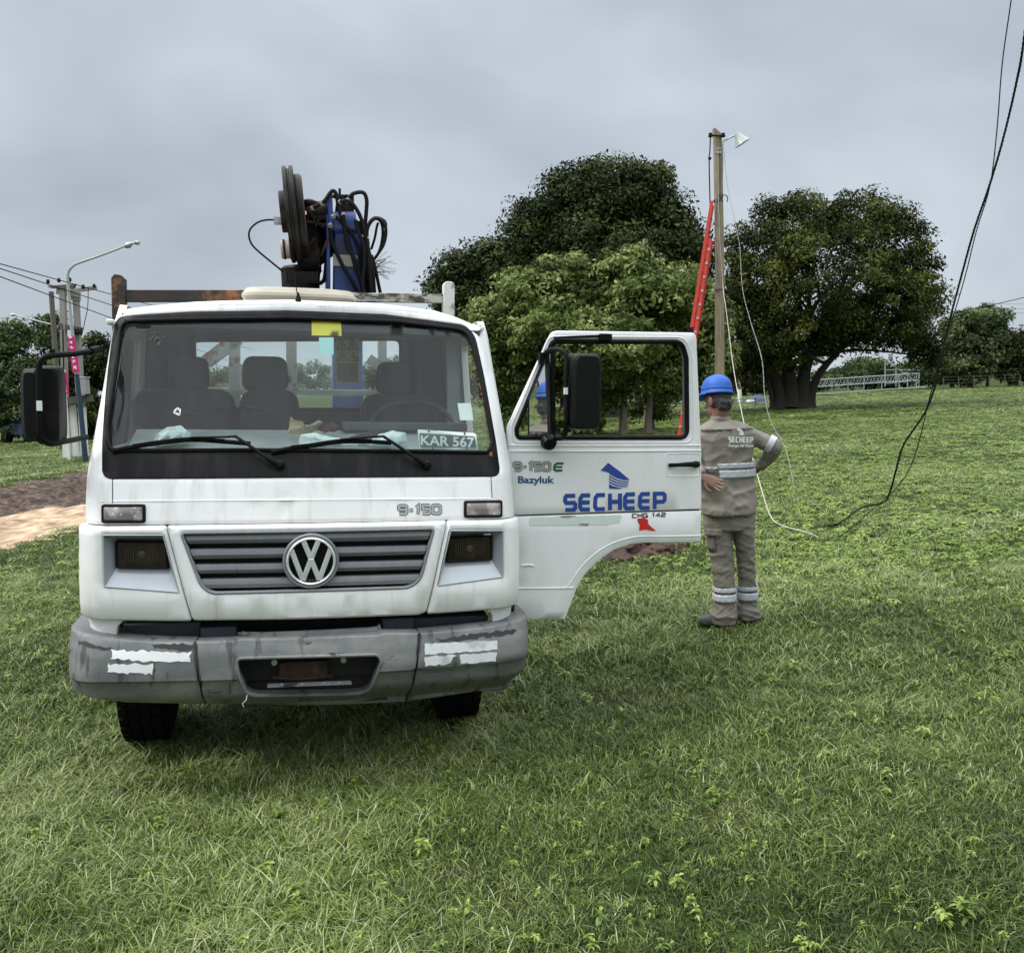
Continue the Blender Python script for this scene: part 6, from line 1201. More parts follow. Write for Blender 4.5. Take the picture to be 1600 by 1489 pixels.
mb = MB(); ps = [(851, 556, .03), (856, 548, .08), (872, 546, .18), (882, 550, .22), (885, 562, .23), (884, 600, .25), (884.5, 650, .25), (883, 678, .22), (877, 685, .16), (866, 684, .08), (858, 680, .04)]; mb.tube([DO(x, y, o) for x, y, o in ps], .0125, 8, smoothn=3); mb.box(DO(849, 560, .02), (.05, .05, .06)); mb.box(DO(855, 682, .03), (.06, .05, .04)); mb.build('mirror_arm', M['rubber'], mh)
mb = MB(); mb.box(DO(884, 611, .265), (.02, .01, .035)); mb.build('arm_clip', M['paper'], mh)
mb = MB(); c = DO(857, 690, .06); mb.lathe([(.03, -.03), (.042, -.015), (.046, .01), (.034, .035), (.01, .045)], c, (0, -1, -.5), 20); mb.build('spotting_mirror', M['blackplastic'], mh)
# ---- wing mirror on the passenger side
YM = .16
mh2 = mirror_housing(60, 100, 572, 695, YM+.02, 'wing_mirror', truck, -1)
mb = MB(); a, b_ = TL(40, 690, YM), TL(66, 576, YM); w, h = b_.x-a.x, b_.z-a.z; c = (a+b_)/2; mb.rings([((c.x+x_, YM-.06+yy, c.z), (w/2*s, 0, 0), (0, 0, h/2*s2)) for x_, yy, s, s2 in ((.01, -.03, .7, .88), (0, 0, .95, .97), (0, .06, 1.0, 1.0), (.01, .10, 1.0, 1.0))], 28, power=5); mb.build('mirror_shell', M['blackplastic'], mh2, sharp=25)
mb = MB(); ps = [(157, 547, -.26), (140, 549, -.1), (115, 553, 0.02), (85, 555, .10), (70, 558, .12), (62, 568, .125), (61, 590, .125), (61, 640, .125), (62, 675, .12), (68, 687, .11), (80, 694, .08), (100, 690, .0), (136, 683, -.2)]; mb.tube([TL(x, y, YM-o) for x, y, o in ps], .0135, 8, smoothn=3); mb.tube([TL(153, 546, YM+.24), TL(140, 549, YM+.1)], .02, 8); mb.box(TL(82, 551, YM-.1), (.02, .02, .03)); mb.build('mirror_arm', M['rubber'], mh2)
mb = MB(); mb.box(TL(61.5, 634, YM-.14), (.022, .01, .045)); mb.build('arm_clip', M['paper'], mh2)
# ---- crane behind the cab
YC = 2.25
def K(x, y, o=0.0): return TL(370+x/4.5714, 250+y/4.5714, YC+o)       # coordinates of the crane close-up
crane = MB(); 
def kbox(x0, y0, x1, y1, o0, o1, mat, name, par=None, bev=.01, lean=0):
    a, b_ = K(x0, y1, o0), K(x1, y0, o0); pts = [(a.x, a.z), (b_.x, a.z), (b_.x+lean, b_.z), (a.x+lean, b_.z)]; m_ = MB(); m_.prism(pts, (0, YC+o0, 0), (1, 0, 0), (0, 0, 1), (0, o1-o0, 0)); return m_.build(name, mat, par or crane_o, bev=bev)
m_ = MB(); a, b_ = K(668, 1000, 0), K(890, 525, 0); m_.prism([(a.x, .9), (b_.x+.02, .9), (b_.x, b_.z), (a.x+.03, b_.z)], (0, YC-.02, 0), (1, 0, 0), (0, 0, 1), (0, .34, 0)); crane_o = m_.build('crane', M['blue'], truck, bev=.008)
kbox(640, 390, 668, 1000, -.06, .36, M['blue'], 'side_flange'); kbox(655, 240, 692, 500, -.09, .2, M['blue'], 'side_plate', lean=-.01)
m_ = MB(); m_.tube([K(690, 457, .02), K(850, 457, .02)], .085, 20); m_.build('cross_tube', M['blue'], crane_o)
m_ = MB(); m_.tube([K(640, 540, .25), K(560, 560, .2), K(520, 640, .15)], [.12, .10, .08], 12); m_.build('inner_arm', M['blue'], crane_o)
kbox(720, 250, 838, 430, .05, .28, M['greasy'], 'valve_block'); kbox(705, 395, 730, 440, -.0, .1, M['galv'], 'end_cap')
kbox(686, 682, 864, 757, -.035, -.021, M['plate'], 'maker_plate', bev=.002); kbox(690, 672, 860, 684, -.03, -.021, M['seam_and_shade'], 'plate_edge', bev=0)
m_ = MB(); m_.tube([K(735, 250), K(735, 205)], .009, 8); m_.build('pin', M['greasy'], crane_o)
m_ = MB(); m_.tube([K(500, 385, .05), K(655, 380, .05)], .085, 16); m_.tube([K(500, 415, .0), K(650, 415, 0)], .03, 10); m_.lathe([(.04, 0), (.04, .03), (.055, .04), (.055, .06), (.03, .075)], K(520, 362, .0), (0, 0, 1), 12); m_.build('winch_shaft', M['greasy'], crane_o)
tiltx = Vector((1, -.02, .10)).normalized()
def disc(x, y, r_, t_, mat, name, prof=None, o=0.0):
    rm_ = r_/4.5714/ (1400/6.55); m_ = MB(); m_.lathe(prof or [(rm_*.3, -t_), (rm_*.985, -t_), (rm_, -t_*.6), (rm_, t_*.6), (rm_*.985, t_), (rm_*.3, t_)], K(x, y, o), tiltx, 40); return m_.build(name, mat, crane_o, sharp=40)
disc(372, 395, 322, .014, M['reel'], 'reel_flange'); disc(420, 395, 325, .014, M['reel'], 'reel_flange'); disc(392, 400, 305, .02, M['reelred'], 'rope_drum'); disc(398, 400, 312, .008, M['reel'], 'reel_flange')
disc(458, 405, 280, .022, M['reel'], 'reel_flange'); disc(440, 405, 270, .05, M['reelred'], 'rope_drum'); disc(348, 370, 140, .035, M['reel'], 'reel_hub'); disc(362, 640, 62, .045, M['beige'], 'guide_pulley'); disc(390, 640, 72, .012, M['reel'], 'pulley_flange'); disc(340, 640, 68, .008, M['reel'], 'pulley_flange')
m_ = MB(); m_.ellipsoid(K(550, 590, .15), (.10, .14, .15), 14, 10); m_.bar(K(450, 470, .1), K(640, 720, .15), .12, .2); m_.tube([K(430, 700, .1), K(600, 700, .1)], .10, 14); m_.box(K(500, 520, .12), (.14, .2, .22)); m_.build('winch_motor', M['greasy'], crane_o, bev=.01)
m_ = MB(); m_.rings([((K(x, 0, .2).x, YC+.2, K(0, y, .2).z), (w, 0, 0), (0, w*.9, 0)) for x, y, w in ((452, 960, .135), (452, 900, .135), (452, 790, .14), (456, 765, .15), (460, 745, .13), (465, 735, .08))], 24); m_.build('slewing_drum', M['greasy'], crane_o, sharp=30)
m_ = MB(); rr_ = random.Random(3)
for k_ in range(14): x = 350+k_*17; m_.tube([K(x, 880, -.09), K(x+4, 850, -.095), K(x+2, 800, -.09)], .008, 5)
m_.build('bolt_row', M['reel'], crane_o)
def hose(ps, r_=.019, o=-.10, name='hose', mat=None, do=0.0):
    m_ = MB(); n = len(ps); m_.tube([K(x, y, o+do*i/n) for i, (x, y) in enumerate(ps)], r_*.74, 8, smoothn=4); m_.build(name, mat or M['hose'], crane_o)
hose([(540, 345), (620, 300), (665, 240), (690, 222), (712, 250), (725, 330), (745, 400), (780, 520), (815, 640), (850, 780), (890, 880), (905, 1010)])
hose([(790, 300), (820, 250), (870, 232), (910, 240), (928, 290), (925, 370), (918, 450), (912, 560), (920, 700), (940, 1000)], o=-.02)
hose([(740, 300), (790, 292), (835, 325), (880, 400), (910, 500), (935, 640), (950, 800), (965, 1010)], o=-.13)
hose([(700, 405), (740, 440), (800, 500), (850, 580), (880, 680), (895, 800), (925, 1010)], o=-.06)
hose([(665, 470), (680, 580), (720, 680), (770, 780), (830, 880), (890, 1010)], o=-.08); hose([(760, 400), (780, 560), (800, 640), (860, 740), (900, 900), (930, 1010)], o=-.11)
hose([(900, 560), (925, 680), (935, 800), (950, 1010)], .024, -.05); hose([(930, 600), (960, 740), (975, 850), (985, 1010)], .02, -.10); hose([(960, 680), (990, 780), (1010, 880), (1038, 1010)], .017, -.03); hose([(870, 440), (890, 600), (900, 760), (910, 1010)], .026, .02)
for k_, (rx, dx) in enumerate(((0, 0), (14, 12), (-22, -10), (30, 8))):
    hose([(940, 620-k_*6), (932, 520), (948, 455-rx*.3), (990+dx*.4, 418-rx*.2), (1040+rx*.6, 440), (1066+rx*.5-k_*6, 510), (1050+rx*.4-k_*4, 600), (1010, 670), (965, 730)], .014, -.06+k_*.04, 'coiled_hose')
hose([(960, 640), (985, 560), (1000, 480), (1010, 450)], .012, .02, 'coiled_hose'); hose([(430, 850), (600, 880), (635, 780), (640, 600)], .02, .1)
hose([(610, 310), (660, 270), (700, 262), (722, 300), (712, 420), (735, 560), (790, 700), (840, 860), (865, 1010)], o=.0); hose([(850, 430), (870, 520), (905, 600), (912, 720), (900, 880), (915, 1010)], o=-.14); hose([(780, 250), (800, 300), (850, 340), (895, 430), (925, 560), (948, 700), (972, 860), (990, 1010)], .015, .05)
for fx_, fy_, dx_, dy_ in ((545, 343, -14, 6), (692, 410, -8, -12), (790, 300, 5, -16), (742, 300, -14, 2), (760, 400, -3, -14), (930, 570, 6, -14), (905, 560, 2, -16), (668, 474, -4, -14), (612, 310, -14, 6)):
    m_ = MB(); m_.tube([K(fx_, fy_, -.11), K(fx_+dx_, fy_+dy_, -.10)], [.019, .022, .016], 6); m_.build('hose_fitting', M['plate'], crane_o)
for x0_, y0_, x1_, y1_, w_ in ((500, 440, 640, 470, .03), (480, 660, 560, 560, .035), (600, 690, 655, 560, .03), (560, 480, 600, 400, .04), (500, 340, 560, 440, .03)):
    m_ = MB(); m_.bar(K(x0_, y0_, -.05), K(x1_, y1_, -.05), w_, .02); m_.build('linkage', M['greasy'], crane_o, bev=.003)
hose([(335, 440), (270, 430), (210, 430), (150, 447), (100, 490), (86, 540), (105, 600), (150, 650), (240, 725), (332, 800)], .009, .0, 'control_cable')
m_ = MB(); m_.box(K(302, 437, 0), (.07, .03, .05)); m_.box(K(318, 437, 0), (.05, .05, .03)); m_.build('cable_clamp', M['galv'], crane_o)
m_ = MB(); rr_ = random.Random(6)
for k_ in range(26): a = rr_.uniform(-.9, 1.3); l_ = rr_.uniform(.06, .16); p = K(990, 770, 0)+Vector((0, 0, rr_.uniform(-.06, .06))); m_.tube([p, p+Vector((math.cos(a)*l_*.6, rr_.uniform(-.03, .03), math.sin(a)*l_*.5)), p+Vector((math.cos(a)*l_, 0, math.sin(a)*l_*.8))], .002, 3)
for k_ in range(10): a = rr_.uniform(0, 3.1); p = K(575, 440, 0); m_.tube([p, p+Vector((math.cos(a)*.08, 0, math.sin(a)*.03))], .002, 3)
m_.build('frayed_rope', M['greywire'], crane_o)
# ---- loose things inside the cab, each a thing of its own
def in_cab(o, base):                       # geometry given in truck coordinates
    o.location = TROT @ Vector(base)+TLOC; o.rotation_euler = TROT.to_euler(); return o
def thing_mesh(mb, name, mat, base, label, cat, **k): mb.v = [tuple(Vector(v)-Vector(base)) for v in mb.v]; o = mb.build(name, mat, None, **k); in_cab(o, base); return tag(o, label, cat)
def PM(u, v, off=0.0): return Vector((u, PYL+(v-PZ0)*.25-off, v))
PYL = .20; PZ0 = TL(700, 700, PYL).z
ps = pol(PM, [(652, 671), (744, 677), (747, 703), (656, 703)]); base = PM(*ps[3]); mb = MB(); sheet(mb, PM, rounded(ps, .01, 3), (), .1, .003, .001); q = thing_mesh(mb, 'number_plate', M['platewhite'], base, 'number plate reading KAR 567 propped inside the windscreen above the right wiper', 'number plate')
def plate_part(mb, name, mat): mb.v = [tuple(Vector(v)-base) for v in mb.v]; return mb.build(name, mat, q)
mb = MB(); sheet(mb, PM, rounded(pol(PM, [(655, 676.5), (742, 682), (744, 699.5), (657, 699)]), .008, 3), (), .1, 0, 0, off=.001); plate_part(mb, 'plate_face', M['platedark'])
t1 = text_on(PM, 'KAR 567', (657.5, 679.5, 741, 683.5, 16), M['platewhite'], q, 'plate_characters', .002, bold=.02)
for v in t1.data.vertices: v.co -= base
for x, y in ((670, 674), (726, 677.5), (676, 701), (729, 701.5)): mb = MB(); mb.lathe([(.006, 0), (.005, .002), (.001, .002)], PM(*solve(PM, x, y), .001), (0, -1, 0), 10); plate_part(mb, 'rivet', M['wooddark'])
def crumple(pxs, yl, th, mat, name, label, cat, seed, amp=.02):
    q = [TL(x, y, yl) for x, y in pxs]; cx_ = sum(p.x for p in q)/len(q); cz_ = sum(p.z for p in q)/len(q); n = 40; rr_ = []; P2_ = densify([Vector((p.x, p.z)) for p in q], .012); mb = MB(); vs = []; K_ = 6; m = len(P2_)
    for j in range(K_):
        s = 1-(j/(K_))**2.0; o_ = -th*(j/(K_))
        for i, p in enumerate(P2_):
            nn = mnoise.noise(Vector((p.x*18+seed, p.y*18, j*.9)))*amp; vs.append(Vector((cx_+(p.x-cx_)*s+nn*(j > 0), yl+o_+nn, cz_+(p.y-cz_)*s+nn*(j > 0))))
    mb.add(vs, [(j*m+i, j*m+(i+1) % m, (j+1)*m+(i+1) % m, (j+1)*m+i) for j in range(K_-1) for i in range(m)]+[tuple((K_-1)*m+i for i in range(m))])
    return thing_mesh(mb, name, mat, (cx_, yl, min(p.z for p in q)), label, cat, sharp=60)
crumple([(240, 690), (246, 677), (262, 667), (282, 666), (296, 676), (300, 690)], .34, .10, M['bag'], 'plastic_bag', 'crumpled white plastic bag on the dashboard behind the left wiper', 'bag', 1)
crumple([(450, 675), (454, 652), (462, 658), (472, 664), (488, 664), (498, 657), (505, 660), (498, 668), (486, 678), (466, 680)], .40, .05, M['glove'], 'work_glove', 'crumpled tan work glove on the dashboard in the middle of the windscreen', 'glove', 2)
crumple([(500, 674), (506, 664), (516, 661), (524, 664), (532, 669), (524, 674)], .44, .05, M['greasy'], 'rag', 'small dark rag beside the tan glove on the dashboard', 'rag', 3)
crumple([(466, 690), (470, 679), (490, 677), (520, 683), (560, 688), (560, 697), (500, 698), (468, 696)], .30, .03, M['bag'], 'paper', 'crumpled white paper behind the middle of the wipers', 'paper', 4, .008)
crumple([(572, 694), (590, 680), (612, 673), (634, 676), (637, 690), (620, 698), (590, 698)], .32, .06, M['bag'], 'plastic_bag', 'white plastic bag left of the number plate', 'bag', 5, .012)
mb = MB(); a = [TL(546, 683, .34), TL(598, 668, .34), TL(600, 678, .34), TL(560, 690, .34)]; mb.prism([(p.x, p.z) for p in a], (0, .34, 0), (1, 0, 0), (0, 0, 1), (0, .02, 0)); thing_mesh(mb, 'folder', M['interior'], a[3], 'flat dark folder lying on the dashboard behind the right wiper', 'folder')
# ------------------------------------------------------------------ worker standing beside the door, back to the camera
YP = 6.42; pbz = float(H(1.52, YP)); PB = Vector((at(1140, 900, YP).x, YP, pbz))
person = None
def W(px, py, d=0.0): return at(px, py, YP+d)-PB
def vox(o, size, smooth=4, disp=None):
    m = o.modifiers.new('remesh', 'REMESH'); m.mode = 'VOXEL'; m.voxel_size = size; m.use_smooth_shade = True
    s = o.modifiers.new('smooth', 'SMOOTH'); s.iterations = smooth; s.factor = .5
    for (sc, st_, seed) in (disp or []):
        tx = bpy.data.textures.new('folds', 'CLOUDS'); tx.noise_scale = sc; tx.noise_depth = 2; d = o.modifiers.new('folds', 'DISPLACE'); d.texture = tx; d.strength = st_; d.texture_coords = 'LOCAL'; d.mid_level = .5
def cloth(o, size, smooth, fn):
    """union the volumes, then press real folds into the surface"""
    vox(o, size, smooth); bpy.context.view_layer.update(); dg = bpy.context.evaluated_depsgraph_get(); me = bpy.data.meshes.new_from_object(o.evaluated_get(dg)); o.modifiers.clear(); mts = list(o.data.materials); o.data = me; me.materials.clear()
    for m in mts: me.materials.append(m)
    n = len(me.vertices); co = np.empty(n*3, np.float32); me.vertices.foreach_get('co', co); nr = np.array([v.normal[:] for v in me.vertices]); co = co.reshape(-1, 3); dsp = np.array([fn(Vector(p)) for p in co.tolist()]); me.vertices.foreach_set('co', (co+nr*dsp[:, None]).astype(np.float32).ravel()); me.polygons.foreach_set('use_smooth', [True]*len(me.polygons)); me.update()
def ridge(v): n = mnoise.noise(v); return 1-min(1, abs(n)*3.2)
def fold_shirt(p):
    s = 1 if p.x > 0 else -1; a = ridge(Vector((p.x*4.2+p.z*3.0*s, p.y*3, p.z*8.5-p.x*4*s))); b_ = ridge(Vector((p.x*9+3, p.y*6, p.z*13+p.x*8*s))); c = mnoise.noise(Vector((p.x*3, p.y*3+7, p.z*3))); m_ = .6+.7*max(0, 1-abs(p.z-.95)*3)
    return (a*.0105+b_*.0045)*m_+c*.010-.006
def fold_leg(p):
    a = ridge(Vector((p.x*5, p.y*5, p.z*13+p.x*6))); b_ = ridge(Vector((p.x*10+3, p.y*9, p.z*24-p.x*9))); c = mnoise.noise(Vector((p.x*6, p.y*6+7, p.z*4))); m_ = .55+.9*math.exp(-((p.z-.12)/.13)**2)+.45*math.exp(-((p.z-.48)/.12)**2)
    return (a*.0095+b_*.0045)*m_+c*.006-.005
SX = Vector((1, 0, 0)); SYv = Vector((0, 1, 0))
px2 = YP/FPX
# --- body: head, neck, arms and hands
mb = MB()
face = Vector((-.55, .80, -.22)).normalized(); side = face.cross(Vector((0, 0, 1))).normalized(); upv = side.cross(face).normalized(); RH = Matrix((side, face, upv)).transposed(); HC = W(1122, 627, .0)
def hp(a, b_, c): return HC+side*a+face*b_+upv*c
mb.ellipsoid(hp(0, 0, .02), (.076, .098, .108), 22, 16, RH)            # skull
mb.ellipsoid(hp(0, .035, -.055), (.060, .068, .070), 18, 12, RH)       # jaw and cheeks
mb.ellipsoid(hp(0, .075, -.098), (.026, .024, .022), 10, 8, RH)        # chin
mb.tube([hp(0, .088, .028), hp(0, .112, -.008), hp(0, .118, -.020), hp(0, .098, -.034)], [.008, .012, .016, .010], 8)   # nose
mb.ellipsoid(hp(0, .092, -.058), (.026, .014, .011), 10, 8, RH)        # mouth
for s in (-1, 1):
    mb.ellipsoid(hp(s*.034, .080, .040), (.024, .016, .009), 10, 8, RH)    # brow
    mb.ellipsoid(hp(s*.034, .082, .018), (.013, .010, .010), 10, 8, RH)    # eye
    mb.rings([(hp(s*.080, -.004, .002+z*.034)+side*s*.004*(1-z*z), side*.007, face*(.022*math.sqrt(1-z*z*.9))) for z in (-1, -.6, 0, .6, 1)], 12)
mb.tube([hp(0, -.02, -.04), W(1123, 655, -.0), W(1128, 672, .0)], [.058, .062, .080], 16)
# core hidden in the clothes, arms
mb.rings([(W(1136, y, 0), SX*w*px2, SYv*d) for y, w, d in ((668, 22, .07), (690, 36, .10), (760, 36, .10), (800, 34, .10))], 16)
Ls, Le, Lw = W(1100, 684, 0), W(1079, 727, -.02), W(1099, 746, -.155)
Rs, Re, Rw = W(1172, 682, 0), W(1209, 697, -.05), W(1184, 731, .13)
mb.tube([Ls, Le, Lw], [.05, .042, .028], 12); mb.tube([Rs, Re, Rw], [.05, .042, .028], 12)
for q_ in ([(1122, 800, 0), (1126, 860, 0), (1131, 915, -.02), (1131, 966, -.03)], [(1158, 800, 0), (1164, 860, 0), (1167, 915, .04), (1169, 958, .05)]): mb.tube([W(*p_) for p_ in q_], [.06, .055, .04, .035], 10)
# hands: palm, four fingers, thumb
def hand(wr, dirv, pn, s, curl, spread):
    dirv = dirv.normalized(); pn = (pn-dirv*pn.dot(dirv)).normalized(); lat = dirv.cross(pn)*s
    mb.rings([(wr+dirv*t_, lat*w, pn*h) for t_, w, h in ((-.02, .026, .020), (.015, .034, .017), (.05, .041, .015), (.085, .042, .013), (.098, .038, .010))], 14, power=2.6)
    for i, (ln, of) in enumerate(((.070, .031), (.080, .011), (.075, -.010), (.060, -.030))):
        b0 = wr+dirv*.085+lat*of; d = dirv+lat*(spread*(of*12)); d.normalize(); c1 = b0+d*ln*.45+pn*curl*.004; c2 = c1+(d+pn*curl*.6).normalized()*ln*.33; c3 = c2+(d+pn*curl*1.5).normalized()*ln*.28
        mb.tube([b0-d*.02, b0, c1, c2, c3], [.0098, .0094, .0086, .0078, .006], 8)
    t0 = wr+dirv*.02+lat*.030; mb.tube([t0-lat*.01, t0+lat*.022+dirv*.022, t0+lat*.036+dirv*.05, t0+lat*.036+dirv*.075], [.014, .0125, .0105, .0075], 8)
hand(Lw+(Lw-Le).normalized()*.0, (W(1126, 752, -.19)-Lw)+Vector((0, 0, -.03)), Vector((0, -1, .15)), 1, 1.0, .35)
hand(Rw, W(1162, 745, .16)-Rw, Vector((-.2, 1, 0)), -1, 1.2, .2)
person = mb.build('person', M['skin'], None, sharp=80); person.location = PB; vox(person, .0046, 3)
tag(person, 'worker in khaki overalls and blue helmet, seen from behind beside the open door', 'person')
# --- shirt
mb = MB()
tor = [(657, 1107, 1150, .062), (662, 1098, 1164, .085), (668, 1087, 1176, .105), (678, 1083, 1180, .12), (695, 1087, 1178, .125), (715, 1091, 1176, .115), (740, 1094, 1176, .11), (765, 1094, 1179, .12), (785, 1094, 1182, .135), (797, 1095, 1182, .145), (801, 1096, 1181, .145), (803, 1102, 1174, .13)]
mb.rings([(W((a+b_)/2, y, 0), SX*(b_-a)/2*px2, SYv*d) for y, a, b_, d in tor], 32, power=2.4)
mb.tube([W(1170, 680, 0), W(1190, 688, -.02), W(1210, 698, -.05)], [.070, .066, .060], 16); mb.tube([W(1210, 698, -.05), W(1200, 715, .04), W(1186, 730, .12)], [.060, .052, .046], 16); mb.ellipsoid(W(1209, 697, -.05), (.062, .06, .062))
mb.tube([W(1098, 684, 0), W(1080, 726, -.02)], [.072, .062], 16); mb.tube([W(1080, 726, -.02), W(1096, 744, -.14)], [.062, .046], 16); mb.ellipsoid(W(1080, 726, -.02), (.062, .062, .062))
mb.rings([(W(1126, 656, -.005), SX*.072, SYv*.068), (W(1124, 650, -.005), SX*.066, SYv*.064)], 20)
shirt = mb.build('shirt', M['khaki'], person); cloth(shirt, .0075, 5, fold_shirt)
def rsurf(rr_, off, y0, y1, th0, th1, name, mat, parent, n=28, m=4, wave=.003):
    """strip that follows the torso or leg rings between photo rows y0..y1 and angles th0..th1 (deg, 270 = towards the camera)"""
    ys_ = [r_[0] for r_ in rr_]; mb = MB(); vs = []
    for j in range(m+1):
        y = y0+(y1-y0)*j/m
        a = np.interp(y, ys_, [r_[1] for r_ in rr_]); b_ = np.interp(y, ys_, [r_[2] for r_ in rr_]); d = np.interp(y, ys_, [r_[3] for r_ in rr_]); dd = np.interp(y, ys_, [(r_[4] if len(r_) > 4 else 0) for r_ in rr_])
        for i in range(n+1):
            t_ = R(th0+(th1-th0)*i/n); ca, sa = math.cos(t_), math.sin(t_); e = 2/2.4; f = off+wave*math.sin(i*1.9+j*1.3)
            vs.append(W((a+b_)/2, y, dd)+SX*math.copysign(abs(ca)**e, ca)*((b_-a)/2*px2+f)+SYv*math.copysign(abs(sa)**e, sa)*(d+f))
    mb.add(vs, [(j*(n+1)+i, j*(n+1)+i+1, (j+1)*(n+1)+i+1, (j+1)*(n+1)+i) for j in range(m) for i in range(n)]); o = mb.build(name, mat, parent, sharp=80); s = o.modifiers.new('thick', 'SOLIDIFY'); s.thickness = .004; s.offset = -1; return o
rsurf(tor, .014, 722, 730, 250, 372, 'reflective_band', M['retro'], shirt); rsurf(tor, .014, 732.5, 744.5, 252, 372, 'reflective_band', M['retro'], shirt)
rsurf(tor, .008, 727, 731, 200, 249, 'reflective_band', M['retro'], shirt, n=10)
rsurf(tor, .0085, 669.5, 671, 215, 325, 'yoke_seam', M['boot'], shirt)
mb = MB()      # sleeve bands
for f0, f1 in ((.60, .84),):
    a, b_ = W(1176, 680, -.01), W(1214, 699, -.055); d = (b_-a); x_ = d.cross(SYv).normalized(); y_ = d.cross(x_).normalized(); r1 = .074-.012*f0; mb.rings([(a+d*f0, x_*r1, y_*r1), (a+d*f1, x_*(r1-.001), y_*(r1-.001))], 24, cap=False)
o = mb.build('reflective_band', M['retro'], shirt)
# lettering on the back
def BM(u, v, off=0.0):
    zt = W(1136, 700).z; return Vector((u, -.146+((u-W(1133, 700).x)/.25)**2*.045-off, v))
def bpix(fm, px, py):
    u, v = W(px, py, -.14).x, W(px, py, -.14).z
    for _ in range(4): p = fm(u, v); q = W(px, py, p.y); u, v = q.x, q.z
    return (u, v)
_solve = solve
def solve(fm, px, py, u=None, v=None): return bpix(fm, px, py) if fm is BM else _solve(fm, px, py, u, v)
wordmark(BM, 1139, 1176, 683, 683.5, 7.5, .0085, 2.1, shirt, M['paper'], 'company_lettering')
text_on(BM, 'Energia del Chaco', (1138.5, 694.2, 1177.5, 694.2, 5), M['paper'], shirt, 'lettering', .0025, bold=.03)
mb = MB(); mb.add([BM(*bpix(BM, *p), .0025) for p in [(1150.5, 671.5), (1154, 668.2), (1160, 672.5), (1162.5, 677), (1161.5, 680), (1155, 680), (1155.5, 674), (1152.5, 672.8)]], [tuple(range(8))]); mb.build('bird_emblem', M['paper'], shirt)
# --- trousers
mb = MB()
hips = [(785, 1098, 1179, .11), (800, 1098, 1180, .12), (815, 1098, 1180, .122), (826, 1099, 1180, .115)]
mb.rings([(W((a+b_)/2, y, 0), SX*(b_-a)/2*px2, SYv*d) for y, a, b_, d in hips], 28, power=2.3)
LL = [(805, 1098, 1142, .105, 0), (830, 1101, 1143, .10, 0), (860, 1106, 1145, .088, 0), (890, 1112, 1147, .08, -.01), (915, 1117, 1147, .074, -.02), (940, 1117, 1147, .074, -.03), (958, 1112, 1150, .088, -.03), (974, 1111, 1151, .09, -.03)]
RL = [(805, 1140, 1179, .10, .0), (830, 1144, 1178, .10, 0), (860, 1149, 1179, .088, .02), (890, 1152, 1180, .08, .03), (915, 1153, 1181, .074, .04), (940, 1153, 1181, .074, .05), (954, 1150, 1187, .088, .05), (966, 1151, 1187, .09, .05)]
for LG in (LL, RL): mb.rings([(W((a+b_)/2, y, dd), SX*(b_-a)/2*px2, SYv*d) for y, a, b_, d, dd in LG], 22, power=2.2)
tr = mb.build('trousers', M['khakileg'], person); cloth(tr, .0075, 4, fold_leg)
rsurf(LL, .0135, 916, 922.5, 160, 385, 'reflective_band', M['retro'], tr); rsurf(LL, .0135, 926, 937.5, 160, 385, 'reflective_band', M['retro'], tr)
rsurf(RL, .0135, 914, 920, 160, 385, 'reflective_band', M['retro'], tr); rsurf(RL, .0135, 923.5, 935, 160, 385, 'reflective_band', M['retro'], tr)
rsurf(hips+[(860, 1099, 1180, .12)], .012, 822, 833, 198, 250, 'pocket_flap', M['khakileg'], tr, n=8); rsurf(LL, .006, 833, 858, 190, 240, 'cargo_pocket', M['khakileg'], tr, n=8)
# --- boots
for (hx, hy, tx, ty_, d0, d1) in ((1132, 968, 1100, 971, -.03, .02), (1170, 962, 1158, 964, .05, .20)):
    a, b_ = W(hx, hy, d0), W(tx, ty_, d1); a.z = .055; b_.z = .045; d = (b_-a).normalized(); s_ = d.cross(Vector((0, 0, 1))).normalized(); u_ = Vector((0, 0, 1)); mb = MB()
    mb.rings([(a-d*.075+u_*.0, s_*.02, u_*.035), (a-d*.06, s_*.040, u_*.050), (a, s_*.045, u_*.055), (a+d*.07, s_*.048, u_*.045)]+[(b_-d*.03-u_*.0, s_*.052, u_*.042), (b_+d*.025-u_*.005, s_*.040, u_*.035), (b_+d*.045-u_*.008, s_*.015, u_*.02)], 16, power=2.5); mb.tube([a-d*.01, a-d*.01+u_*.13], [.050, .052], 14); bo = mb.build('boot', M['boot'], person); vox(bo, .007, 3)
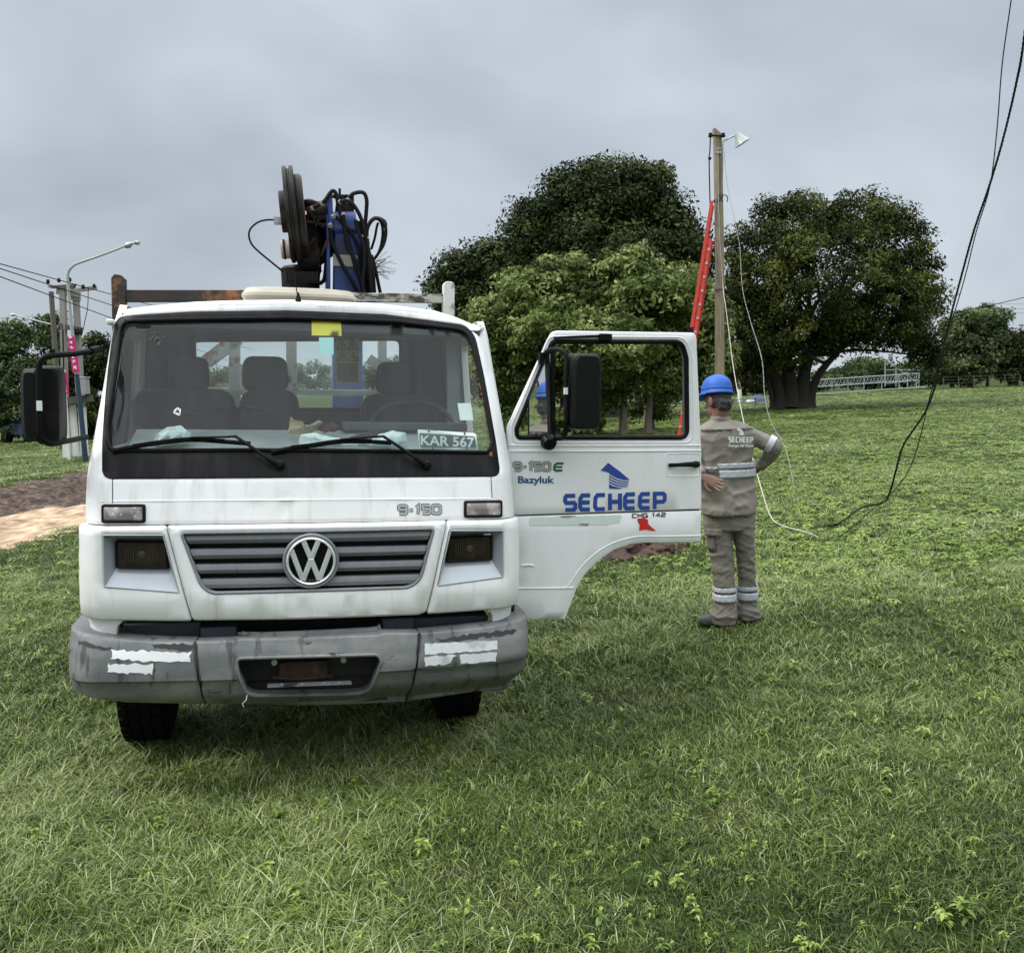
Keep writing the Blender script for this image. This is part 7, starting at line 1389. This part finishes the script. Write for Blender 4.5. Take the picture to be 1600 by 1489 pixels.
# --- hair, helmet
mb = MB(); mb.ellipsoid(hp(0, -.014, .018), (.078, .092, .108), 22, 14, RH); mb.ellipsoid(hp(0, -.045, -.045), (.062, .055, .045), 16, 10, RH); hr = mb.build('hair', M['hair'], person, sharp=80); vox(hr, .006, 2, [(.02, .008, 7)])
HU = (upv+Vector((.16, -.02, 0))).normalized(); HF = (face-HU*face.dot(HU)).normalized(); HS = HF.cross(HU).normalized(); HB = hp(0, .0, .052)+HU*.004
mb = MB(); prof = [(1.05, -.012), (1.06, .0), (1.0, .006), (.985, .03), (.95, .065), (.86, .098), (.70, .122), (.46, .140), (.22, .149), (.01, .151)]
mb.rings([(HB+HU*h*.90, HS*.100*k_, HF*.121*k_) for k_, h in prof], 36, cap=False); hm = mb.build('helmet', M['helmet'], person, sharp=60); s = hm.modifiers.new('thick', 'SOLIDIFY'); s.thickness = .003; s.offset = -1
mb = MB(); vs = []; n = 18
for i in range(n+1):
    a = math.pi*i/n; c, s_ = math.cos(a), math.sin(a)
    for k_, (e, h) in enumerate(((1.02, .004), (1.10+.16*s_, -.006-.01*s_), (1.16+.32*s_**1.5, -.014-.016*s_))): vs.append(HB+HS*.100*c*(e if k_ < 2 else 1.10)+HF*.121*s_*e+HU*h)
mb.add(vs, [(3*i+j, 3*i+j+1, 3*i+4+j, 3*i+3+j) for i in range(n) for j in range(2)]); o = mb.build('helmet_peak', M['helmet'], hm, sharp=60); s = o.modifiers.new('thick', 'SOLIDIFY'); s.thickness = .003
mb = MB(); mb.tube([HB-HF*.121*math.cos(a)+HS*.100*math.sin(a)+HU*.028 for a in np.linspace(-2.9, 2.9, 30)], .0035, 6); mb.build('helmet_rib', M['helmet'], hm)
mb = MB(); mb.tube([hp(x, -.105+abs(x)*.35, -.012-.015*math.cos(x*20)) for x in np.linspace(-.07, .07, 9)], .008, 8, ell=2.0); mb.lathe([(.016, 0), (.018, .010), (.008, .014)], hp(0, -.108, -.030), -face, 14); mb.build('head_strap', M['boot'], hm)
